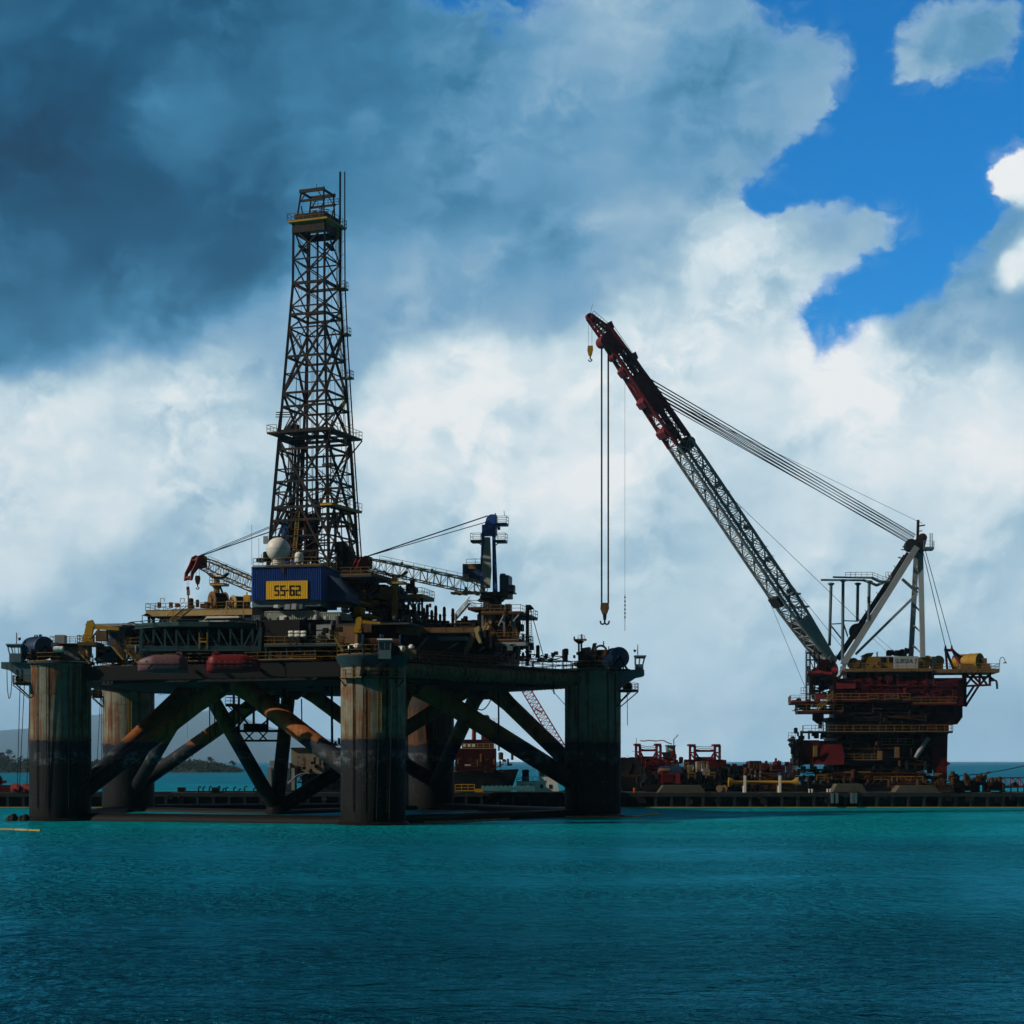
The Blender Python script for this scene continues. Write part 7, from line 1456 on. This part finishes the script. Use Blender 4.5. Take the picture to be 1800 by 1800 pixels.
xa, xb = min(v.x for v in vs), max(v.x for v in vs); ya, yb = min(v.y for v in vs), max(v.y for v in vs); A_, B_, z0, z1 = pk.rect(1573.5,1612,1158,1165.5,-.52)
o = MB(); o.add([A_.lerp(B_,(v.x-xa)/(xb-xa))*Vector((1,1,0)).length*0+Vector((A_.x+(B_.x-A_.x)*(v.x-xa)/(xb-xa), A_.y+(B_.y-A_.y)*(v.x-xa)/(xb-xa)-v.z, z0+(z1-z0)*(v.y-ya)/(yb-ya))) for v in vs], fs); o.build('lettering', M['navy'], npn, smooth=False)
# rear winches
for px, r, v, L, mt_ in ((1723,1.75,1.5,4.0,'winchyellow'),(1706,1.6,4.5,2.2,'winchyellow')):
    o = MB(); ax = (pk.V*.62-pk.U*.78*(-1 if False else 1)).normalized(); c = K(px,1163,v)+ax*0; o.lathe(c, [(.1,0),(r,.02),(r,1.0),(r*.97,1.02),(r*.97,1.8),(r,1.82),(r,2.5),(r*.95,2.52),(r*.95,3.6),(.1,3.62)], 32, ax=ax); o.build('winch_drum', M[mt_], dk)
o = MB(); pk.box(o,1688,1741,1166,1177,.6,6); pk.box(o,1724,1735,1157,1166,.9,2); pk.box(o,1640,1658,1165,1176,1,6); o.build('winch_bed', M['tan'], dk)
o = MB()
for px in (1631,1650): o.lathe(K(px,1162,2), [(.1,0),(1.15,.02),(1.15,1.6),(.1,1.62)], 24, ax=pk.V)
o.build('winch_drum', M['winchyellow'], dk); o = MB(); pk.box(o,1638,1646,1154,1168,1,2.2); o.build('panel', M['lightgrey'], dk)
o = MB()
for px, b1, b2 in ((1662,1665,1676),(1673,1690,1704)):
    top = K(px,1140,2+(px-1662)*.1); o.bar(top, K(b1,1176,2), .4); o.bar(top, K(b2,1176,3), .4); o.extrude([K(px-2,1144,1.8),K(px+3,1144,1.8),K(px+1,1134,1.8),K(px-.5,1134,1.8)], pk.V*.8)
o.bar(K(1662,1143,2),K(1673,1143,3),.55); o.bar(K(1674,1143,3),K(1700,1162,3),.35); o.build('backstay_frame', M['red'], hl)
o = MB(); o.path([K(1757,1170,1),K(1757.5,1160,1),K(1759,1156.5,1),K(1762,1155,1),K(1765,1157,1),K(1766.5,1161,1)], .09, 6); o.lathe(K(1766.5,1166,1), [(.45,0),(.3,.25),(.08,.5)], 12); o.build('gooseneck_lamp', M['grey'], hl)
o = MB()
for a, b_ in (((1693,1180),(1693,1242)),((1697,1180),(1697,1242)),((1740,1180),(1740,1206)),((1722,1180),(1722,1206)),((1697,1206),(1741,1204)),((1697,1242),(1720,1206)),((1695,1232),(1712,1206)),((1697,1205),(1716,1182)),((1697,1184),(1720,1206)),((1722,1204),(1740,1184)),((1722,1184),(1736,1205)),((1706,1184),(1722,1200)),((1693,1190),(1740,1190)),((1740,1190),(1748,1196))):
    for v in (1, 7): o.bar(K(*a,v), K(*b_,v), .42 if a[0] != 1748 else .25)
o.build('overhang_truss', M['redhull'], hl); o = MB(); o.path([K(1738,1197,2),K(1749,1195.5,2),K(1752,1198,2),K(1753,1211,2)], .22, 8); o.build('overflow_pipe', M['greyblue'], hl)
# A-frame
af = MB()
for v in (0, 6.5): 
    dx_ = 0 if v == 0 else -10
    af.bar(K(1482,1168,v), K(1611,962,v*.5+1.5), 1.25, 1.5, pk.V)
    af.bar(K(1622,1156,v) if v == 0 else K(1601,1156,v), K(1618,965,2.5) if v == 0 else K(1611,972,3.5), 1.0, 1.05, pk.V)
    af.bar(K(1504,1150,v+.5), K(1612,1044,v*.6+1.5), .5, .5)
    af.bar(K(1586,1018,v*.6+.6), K(1613,1042,v*.6+1.5), .5, .5)
for k in range(10): s_ = (k+.5)/10; a, b_ = K(1482,1168,.6).lerp(K(1611,962,2),s_), K(1482,1168,6).lerp(K(1611,962,4.2),s_); af.bar(a, b_, .3)
for k in range(5): s_ = k/5; af.bar(K(1621.5,1150,0).lerp(K(1618,970,2.5),s_), K(1602,1150,6.5).lerp(K(1611,975,3.5),s_+.1 if s_ < .85 else 1), .25)
for k in range(6): s_ = (k+.5)/6; af.bar(K(1504,1150,.5).lerp(K(1612,1044,1.5),s_), K(1504,1150,7).lerp(K(1612,1044,5.4),min(1,s_+.08)), .2)
aff = af.build('a_frame', M['grey'], hl)
o = MB(); o.bar(K(1474,1160,3), K(1596,972,3.2), .7, .8, pk.V); o.bar(K(1470,1158,4.5), K(1590,976,4.2), .5, .6, pk.V); o.lathe(K(1507,1110,2), [(.2,0),(1.7,.02),(1.7,.4),(.2,.42)], 20, ax=pk.V); o.extrude([K(1496,1118,2.2),K(1512,1090,2.2),K(1524,1093,2.2),K(1508,1122,2.2)], pk.V*1.4); clutter(o,pk,1540,1590,985,1080,3,4,0,rnd)
for k in range(12): s_ = k/12; q = K(1474,1158,2).lerp(K(1596,970,2.4),s_); o.bar(q, q+Z3*.9-pk.U*.5, .12)
o.build('luffing_strut', M['derrick'], aff)
o = MB(); o.extrude([K(1600,972,1.4),K(1608,950,1.4),K(1618,938,1.4),K(1628,940,1.4),K(1629,948,1.4),K(1624,970,1.4)], pk.V*3.2); o.lathe(K(1622,945,1), [(.2,0),(.9,.02),(.9,4),(.2,4.02)], 18, ax=pk.V); o.lathe(K(1602,957,1), [(.2,0),(1.2,.02),(1.2,4),(.2,4.02)], 18, ax=pk.V); o.bar(K(1613,946,2), K(1614,914,2), .5); o.bar(K(1614,925,2), K(1626,923,2), .25); o.bar(K(1614,934,2), K(1621,933,2), .18)
for y in (962,967,981): o.bar(K(1596-(y-962)*.6,y,1), K(1586-(y-962)*.4,y-1,1), .2)
o.build('a_frame_head', M['derrick'], aff)
o = MB(); r_ = MB(); pk.deck(o,r_,1624,1642,962,.5,4,.4,'fr',1.3); o.tube(K(1635,962,1),K(1635,937,1),.1,5); o.tube(K(1638.5,962,1),K(1638.5,937,1),.1,5); o2 = o.build('head_platform', M['greyblue'], aff); r_.build('railing', M['lightgrey'], o2)
# gallows over the boom foot
o = MB(); 
for px, py, yb in ((1461,1024,1135),(1482,1018,1166),(1508,1024,1092),(1528,1020,1090)): o.tube(K(px,py,0 if px in (1482,1528) else 6), K(px-(3 if px == 1461 else 1),yb,0 if px in (1482,1528) else 6), .32, 8); o.lathe(K(px,py+2,0 if px in (1482,1528) else 6), [(.32,-.4),(.7,-.1),(.7,.1),(.32,.2)], 10)
o.bar(K(1464,1014.5,0),K(1532,1016,0),.35); o.bar(K(1443,1019.5,6),K(1518,1020,6),.4); o.bar(K(1443,1019.5,6),K(1464,1014.5,0),.01)
o.path([K(1518,1020,6),K(1530,1024,5),K(1541,1029,3),K(1552,1024,1.5),K(1565,1020,1)], .3, 6); o.path([K(1532,1016,0),K(1545,1022,.5),K(1560,1022,1)], .25, 6)
for a, b_ in (((1461,1097,6),(1481,1096,0)),((1482,1091,0),(1508,1092,6)),((1461,1100,6),(1481,1125,0)),((1483,1097,0),(1490,1118,2))): o.bar(K(*a), K(*b_), .22)
gl_ = o.build('gallows', M['greyblue'], hl); o = MB(); o.rail([K(1486,1015,.2),K(1504,1014.5,.2),K(1534,1014.5,.2),K(1552,1022,1),K(1558,1022,1)], 1.0, 1.2, .05); o.rail([K(1557,1016,1.6),K(1566,1016,1.6)],1.2,.6,.05); o.build('railing', M['lightgrey'], gl_)
o = MB(); o.box(K(1527,1060,-.2), .5, .5, 1.3); o.build('lamp', M['derrick'], gl_)
# main boom
PHI = R(19); bdir = Vector((-math.cos(PHI), -math.sin(PHI), 0))
foot = K(1452,1160,3); 
def boomtip(px, py):
    # point on the boom's upright plane seen at this picture position
    k = (px-900)/F; s_ = (k*foot.y-foot.x)/(bdir.x-k*bdir.y); w = foot+bdir*s_; w.z = H+(1338-py)*w.y/F; return w
tip = boomtip(1064,585); bd = (tip-foot).normalized(); bx_ = Vector((-bdir.y, bdir.x, 0)); by_ = bx_.cross(bd).normalized()
if by_.z < 0: by_ = -by_
LB = (tip-foot).length
def bp(s_, a, h_): return foot+bd*(s_*LB)+bx_*a+by_*h_
def bw(s_): return 2.35 if s_ < .08 else 2.3-1.3*max(0,(s_-.62)/.38)
def bh(s_): return (.7+.9*s_/.16) if s_ < .16 else (1.6 if s_ < .8 else 1.6-.5*(s_-.8)/.2)
def chord(mb, s0, s1, a, h_, r, n=10):
    for i in range(n): u, v = s0+(s1-s0)*i/n, s0+(s1-s0)*(i+1)/n; mb.tube(bp(u,a*bw(u),h_*bh(u)), bp(v,a*bw(v),h_*bh(v)), r, 8)
SR = .675
for nm, s0, s1, mt_ in (('boom_section', 0.0, SR, 'grey'), ('boom_top_section', SR, 1.0, 'red')):
    o = MB()
    for a in (-1,1):
        for h_ in (-1,1): chord(o, s0, s1, a, h_, .34 if nm == 'boom_section' else .42, 12)
    n = 24 if nm == 'boom_section' else 10
    for i in range(n):
        u, v = s0+(s1-s0)*i/n, s0+(s1-s0)*(i+1)/n
        for (a0,h0),(a1,h1) in (((-1,-1),(1,-1)),((1,-1),(1,1)),((1,1),(-1,1)),((-1,1),(-1,-1))):
            p0, p1, q0, q1 = bp(u,a0*bw(u),h0*bh(u)), bp(u,a1*bw(u),h1*bh(u)), bp(v,a0*bw(v),h0*bh(v)), bp(v,a1*bw(v),h1*bh(v))
            o.tube(p0, p1, .12, 5); m_ = p0.lerp(p1,.5) if i % 2 else q0.lerp(q1,.5); o.tube(p0 if i % 2 == 0 else q0, m_, .12, 5); o.tube(p1 if i % 2 == 0 else q1, m_, .12, 5); o.tube(p0 if i % 2 else p1, q1 if i % 2 else q0, .07, 4)
    bo = o.build(nm, M[mt_], hl)
    if nm == 'boom_section': bg = bo
    else: br = bo
o = MB()
def plate(mb, s0, s1, a, th=.12, h0=-1, h1=1): mb.hexa([bp(s0,a*bw(s0),h0*bh(s0)), bp(s1,a*bw(s1),h0*bh(s1)), bp(s1,a*bw(s1)-th,h0*bh(s1)), bp(s0,a*bw(s0)-th,h0*bh(s0))], [bp(s0,a*bw(s0),h1*bh(s0)), bp(s1,a*bw(s1),h1*bh(s1)), bp(s1,a*bw(s1)-th,h1*bh(s1)), bp(s0,a*bw(s0)-th,h1*bh(s0))])
for a in (-1.02,1.02): plate(o,.765,.875,a); plate(o,.94,1.0,a); plate(o,.68,.765,a,.12,.45,1.05); plate(o,.875,.94,a,.12,.5,1.05)
for h_ in (-1.03, 1.03): 
    for s0, s1 in ((.765,.875),(.94,1.0)): o.hexa([bp(s0,-bw(s0),h_*bh(s0)),bp(s1,-bw(s1),h_*bh(s1)),bp(s1,bw(s1),h_*bh(s1)),bp(s0,bw(s0),h_*bh(s0))],[bp(s0,-bw(s0),h_*bh(s0))+by_*.1,bp(s1,-bw(s1),h_*bh(s1))+by_*.1,bp(s1,bw(s1),h_*bh(s1))+by_*.1,bp(s0,bw(s0),h_*bh(s0))+by_*.1])
for s_ in (.70,.79,.88): o.extrude([bp(s_,-bw(s_),-1.0*bh(s_)),bp(s_+.03,-bw(s_),-1.0*bh(s_)),bp(s_+.022,-bw(s_),-1.55*bh(s_)),bp(s_+.006,-bw(s_),-1.5*bh(s_))], bx_*2*bw(s_))
for s_ in (.90,.995): o.extrude([bp(s_,-bw(s_),1.0*bh(s_)),bp(s_+.022,-bw(s_),1.0*bh(s_)),bp(s_+.02,-bw(s_),1.9*bh(s_)),bp(s_+.004,-bw(s_),1.7*bh(s_))], bx_*2*bw(s_))
o.build('boom_plating', M['red'], br)
o = MB()
for s_, h_ in ((.655,.2),(.66,1.6)): o.lathe(bp(s_,-1.2,h_), [(.2,0),(1.1,.02),(1.1,.5),(.8,.55),(.8,1.9),(1.1,1.95),(1.1,2.4),(.2,2.42)], 20, ax=bx_)
for s_ in (.40,.53,.20,.30): q = bp(s_,-.6,bh(s_)+.4); o.lathe(q, [(.2,0),(.6,.02),(.6,1.2),(.2,1.22)], 14, ax=bx_)
for s_ in (.20,.23): q = bp(s_,0,-bh(s_)-.2); o.hexa([q-bx_*2-bd*1.1-by_*.6,q+bx_*2-bd*1.1-by_*.6,q+bx_*2+bd*1.1-by_*.6,q-bx_*2+bd*1.1-by_*.6],[q-bx_*2-bd*1.1+by_*.5,q+bx_*2-bd*1.1+by_*.5,q+bx_*2+bd*1.1+by_*.5,q-bx_*2+bd*1.1+by_*.5]) if s_ == .20 else None
o.build('boom_sheave', M['derrick'], bg)
o = MB()
for a in (-1,1): o.hexa([bp(0,a*2.3-.6,-.6),bp(.13,a*2.3-.35,-1.3),bp(.13,a*2.3+.35,-1.3),bp(0,a*2.3+.6,-.6)],[bp(0,a*2.3-.6,.7),bp(.13,a*2.3-.35,1.3),bp(.13,a*2.3+.35,1.3),bp(0,a*2.3+.6,.7)]); o.lathe(bp(0,a*2.3-.8,0), [(.1,0),(.9,.02),(.9,1.6),(.1,1.62)], 18, ax=bx_)
for s_ in (.15,.19): o.bar(bp(s_,-2.4,1.9), bp(s_,2.4,1.9), 1.6, .3)
o.build('boom_foot', M['grey'], bg)
o = MB()
for a in (1.0,): 
    pts_ = [bp(s_,-bw(s_)*a,bh(s_)+.3) for s_ in [.66+.34*i/10 for i in range(11)]]; up_ = by_*1.3+Z3*.2
    for p in pts_: o.bar(p-by_*.3, p+up_, .09)
    o.path([p+up_ for p in pts_], .06, 4); o.path([p+up_*.5 for p in pts_], .05, 4)
    pts_ = [bp(s_,-bw(s_),bh(s_)+.2) for s_ in [.36+.3*i/16 for i in range(17)]]
    for p in pts_: o.bar(p-by_*.2, p+by_*1.1, .08)
    o.path([p+by_*1.1 for p in pts_], .05, 4)
    for s_ in (.14,.16,.18,.245,.255,.3,.33,.45,.5): o.bar(bp(s_,0,bh(s_)), bp(s_,0,bh(s_)+1.6), .1); o.bar(bp(s_,-.4,bh(s_)+1.2), bp(s_,1.4,bh(s_)+1.2), .06)
o.build('boom_walkway', M['lightgrey'], bg)
# jib nose
nose = boomtip(1036,557); o = MB(); q0 = bp(1.0,0,0)
A4 = [bp(1.0,a*1.0,h_*1.1) for a, h_ in ((-1,-1),(1,-1),(1,1),(-1,1))]; nd = (nose-q0).normalized(); ny = bx_.cross(nd).normalized(); ny = ny if ny.z > 0 else -ny
B4 = [nose+bx_*a*.55+ny*h_*.45 for a, h_ in ((-1,-1),(1,-1),(1,1),(-1,1))]
for p, q in zip(A4,B4): o.tube(p, q, .28, 6)
for k in range(4):
    for i in range(4): o.tube(A4[k].lerp(B4[k],i/4), A4[(k+1)%4].lerp(B4[(k+1)%4],(i+1)/4), .12, 4); o.tube(A4[(k+1)%4].lerp(B4[(k+1)%4],i/4), A4[k].lerp(B4[k],(i+1)/4), .12, 4)
m4 = [p.lerp(q,.55) for p, q in zip(A4,B4)]; o.hexa(m4, B4); o.lathe(nose-bx_*.5, [(.1,0),(.7,.02),(.7,.98),(.1,1.0)], 16, ax=bx_); o.lathe(bp(.985,-1.4,-1.4), [(.1,0),(1.15,.02),(1.15,2.8),(.1,2.82)], 20, ax=bx_); o.lathe(bp(.94,-1.3,-1.5), [(.1,0),(.7,.02),(.7,2.6),(.1,2.62)], 16, ax=bx_); o.build('jib_nose', M['red'], br)
o = MB(); pts_ = [q0+by_*1.5, A4[2].lerp(B4[2],.3)+ny*.3, B4[2]+ny*.3]; 
for i in range(8): p = A4[3].lerp(B4[3],i/7)+ny*.2; o.bar(p, p+ny*1.2, .07)
o.tube(A4[3]+ny*1.4, B4[3]+ny*1.4, .05, 4); o.tube(A4[3]+ny*.8, B4[3]+ny*.8, .04, 4); o.bar(B4[3], B4[3]+Z3*2.4+Vector((.6,0,0)), .08); o.build('railing', M['lightgrey'], br)
# ropes: luffing falls, backstays, tag lines
o = MB(); ah = K(1606,952,3)
for i in range(9):
    f_ = i/8; s_ = .845-.07*f_; p = bp(s_,(-1 if i % 2 else 1)*1.2,bh(s_)+.35); q = K(1609-8*f_,940+17*f_,1.2+3*(i % 3)/2); o.tube(p, q, .11 if i in (0,2,6,8) else .06, 5)
    o.tube(p+bx_*.3, q+Vector((.0,.4,.1)), .05, 4)
o.tube(bp(.80,0,1.8), K(1621,920,2), .04, 4); o.tube(K(1622,968,2), K(1662,1137,2), .08, 5); o.tube(K(1626,966,2), K(1673,1137,3), .08, 5)
o.tube(bp(.52,1.5,1.4), K(1520,1100,3), .05, 4); o.tube(bp(.33,1.5,1.4), K(1482,1140,3), .05, 4); o.tube(bp(.3,0,-1.6), K(1416,1210,0), .045, 4); o.tube(K(1540,1118,3),K(1575,1148,3),.035,4); o.tube(K(1534,1122,3),K(1562,1148,3),.03,4); o.build('luffing_rope', M['rope'], hl)
def fall(px, pt, pb, r, n):
    p = boomtip(px, pt); o_ = MB()
    for k in range(n): o_.tube(p+bx_*(k*.22-.22), Vector((p.x, p.y, H+(1338-pb)*p.y/F))+bx_*(k*.18-.18), r, 5)
    return o_, p
# main block
ptop = boomtip(1063,600); mbk = thing('hook_block', 'big yellow black double hook block on four long ropes below the boom', 'hook block', Vector((ptop.x, ptop.y, H+(1338-1099)*ptop.y/F)), 'hook blocks hanging from the cranes')
o = MB()
for px, y0 in ((1057,592),(1058.2,592),(1068.6,606),(1069.8,606)):
    p = boomtip(px, y0); o.tube(p, Vector((p.x, p.y, H+(1338-1062)*p.y/F)), .10, 6)
o.build('rope', M['rope'], mbk)
cb = Vector((ptop.x, ptop.y, H+(1338-1068)*ptop.y/F)); o = MB()
for y in (-.75,.5): o.extrude([cb+Vector((a,y,b_)) for a, b_ in ((-.75,.9),(.75,.9),(.85,-.2),(.45,-1.3),(-.45,-1.3),(-.85,-.2))], (0,.25,0))
for k in range(3): o.lathe(cb+Vector((0,-.5+.35*k,0)), [(.1,0),(.72,.02),(.72,.2),(.1,.22)], 20, ax=(0,1,0))
o.build('block', M['tan'], mbk); o = MB(); o.box(cb+Vector((0,0,-1.9)), .7, .7, .7); o.lathe(cb+Vector((0,0,-2.5)), [(.25,0),(.32,.3),(.32,.6)], 12); o.build('swivel', M['black'], mbk)
o = MB(); hc_ = cb-Z3*2.9
for sg in (-1,1): o.path([hc_+Z3*.5]+[hc_+Vector((sg*.42+sg*.42*-math.cos(a), 0, -.42*math.sin(a))) for a in [k*math.pi/8 for k in range(9)]]+[hc_+Vector((sg*.86,0,.28))], .17, 8)
o.build('hook', M['black'], mbk)
# auxiliary block
pa2 = boomtip(1037.5,566); hook_block(Vector((pa2.x,pa2.y,H+(1338-562)*pa2.y/F)), (612-562)*pa2.y/F+.6, 'small yellow hook block hanging from the tip of the heavy lift crane', 1.15, 'yellow')
p = boomtip(1098.5,662); o = MB(); z_ = lambda y: H+(1338-y)*p.y/F; o.tube(Vector((p.x,p.y,z_(662))), Vector((p.x,p.y,z_(1045))), .03, 4); o.tube(Vector((p.x,p.y,z_(1045))), Vector((p.x,p.y,z_(1090))), .07, 5)
for k in range(6): o.lathe(Vector((p.x,p.y,z_(1050+7*k))), [(.05,-.2),(.16,-.1),(.16,.1),(.05,.2)], 8)
o.tube(Vector((p.x,p.y,z_(1090))), Vector((p.x,p.y,z_(1109))), .05, 4); q = o.build('tag_line', M['rope'], None); tag(q, 'thin weighted tag line hanging right of the main hook ropes', 'rope')
# --- right end of the jetty
for px0, px1, py0, py1, mt_, lab, nm in ((1676,1687,1360,1389,'black','tall black machine left of the lattice jib on the jetty','deck_engine'),(1690,1712,1368,1390,'rust','rusty engine block in the middle of the right hand jetty gear','deck_engine'),(1716,1733,1363,1380,'black','dark engine with a humped top right of the rusty engine','deck_engine'),(1735,1763,1371,1390,'rust','rusty box machine at the foot of the lattice jib','deck_engine')):
    c = on_jetty((px0+px1)/2,7); t0 = thing(nm, lab, 'engine', c, 'machines on the right end of the jetty'); o = MB(); bx(o,px0,px1,py0+4,py1,6,9); o.hexa([pj.p(px0+2,py0+4,6.3),pj.p(px1-2,py0+4,6.3),pj.p(px1-2,py0+4,8.7),pj.p(px0+2,py0+4,8.7)],[pj.p(px0+4,py0,6.8),pj.p(px1-4,py0,6.8),pj.p(px1-4,py0,8.2),pj.p(px0+4,py0,8.2)]); o.build('body', M[mt_], t0); o = MB(); clutter(o,pj,px0-2,px1+2,py0+1,py1-3,5.2,6.2,12,rnd,True,.3,.8); o.build('fittings', M['rust'], t0)
    o = MB(); a_ = on_jetty(px0+1,7.5); b_ = on_jetty(px1-1,7.5); o.box(a_, .6, 2.6, max(.1,pj.p(px0,py1,6).z-JT+.1)); o.box(b_, .6, 2.6, max(.1,pj.p(px0,py1,6).z-JT+.1)); o.build('skid', M['black'], t0)
jb = thing('lattice_jib', 'red lattice jib lying along the right end of the jetty', 'jib', on_jetty(1790,8)); o = MB(); a, b_ = pj.p(1738,1376,8), pj.p(1900,1374,8); lat4(o, a, b_, 1.6,1.9,1.6,1.9,12,.13,.07); o.build('lattice', M['red'], jb); o = MB(); o.lathe(pj.p(1785,1379,7.4), [(.1,0),(.5,.02),(.5,1),(.1,1.02)], 14, ax=(0,1,0))
for px in (1765,1777,1789,1800,1830): o.bar(Vector((pj.p(px,1390,8).x,JD+8,JT)), pj.p(px,1377,8), .22)
o.bar(pj.p(1762,1382,8.2),pj.p(1835,1381.5,8.2),.2); o.build('cradle', M['black'], jb)
o = MB(); p0, p1 = pj.p(1684,1364,6.5), pj.p(1905,1313,9); o.path([p0.lerp(p1,i/16)-Z3*(1.0*4*(i/16)*(1-i/16)) for i in range(17)], .09, 5); o.lathe(p0.lerp(p1,.24)-Z3*.72, [(.05,-.5),(.2,-.3),(.2,.3),(.05,.5)], 8, ax=(p1-p0)); q = o.build('mooring_cable', M['rope'], None); tag(q, 'dark cable rising to the right edge above the lattice jib', 'cable')
o = MB(); clutter(o,pj,1560,1680,1372,1390,5,9,46,rnd,True,.3,.9); o.bar(pj.p(1560,1383,4.5),pj.p(1583,1381,4.5),.3); q = o.build('quay_machinery', M['rust'], None); tag(q, 'rusty pipes and scrap on the jetty behind the right hand mooring block', 'scrap')
o = MB(); clutter(o,pj,1400,1560,1380,1391,6,10,40,rnd,True,.3,.8); q = o.build('quay_machinery', M['black'], None); tag(q, 'dark low gear on the jetty in front of the crane barge', 'gear')
for px, lab in ((1425,'pale bollard pair on the jetty below the red winch house'),(1457,'pale bollard pair just left of the middle mooring block')):
    o = MB()
    for dx_ in (-.28,.28): o.lathe(on_jetty(px,2)+Vector((dx_,0,0)), [(.16,0),(.16,.55),(.22,.6),(.2,.7)], 10)
    q = o.build('bollard', M['white'], None); tag(q, lab, 'bollard', 'bollards on the jetty')
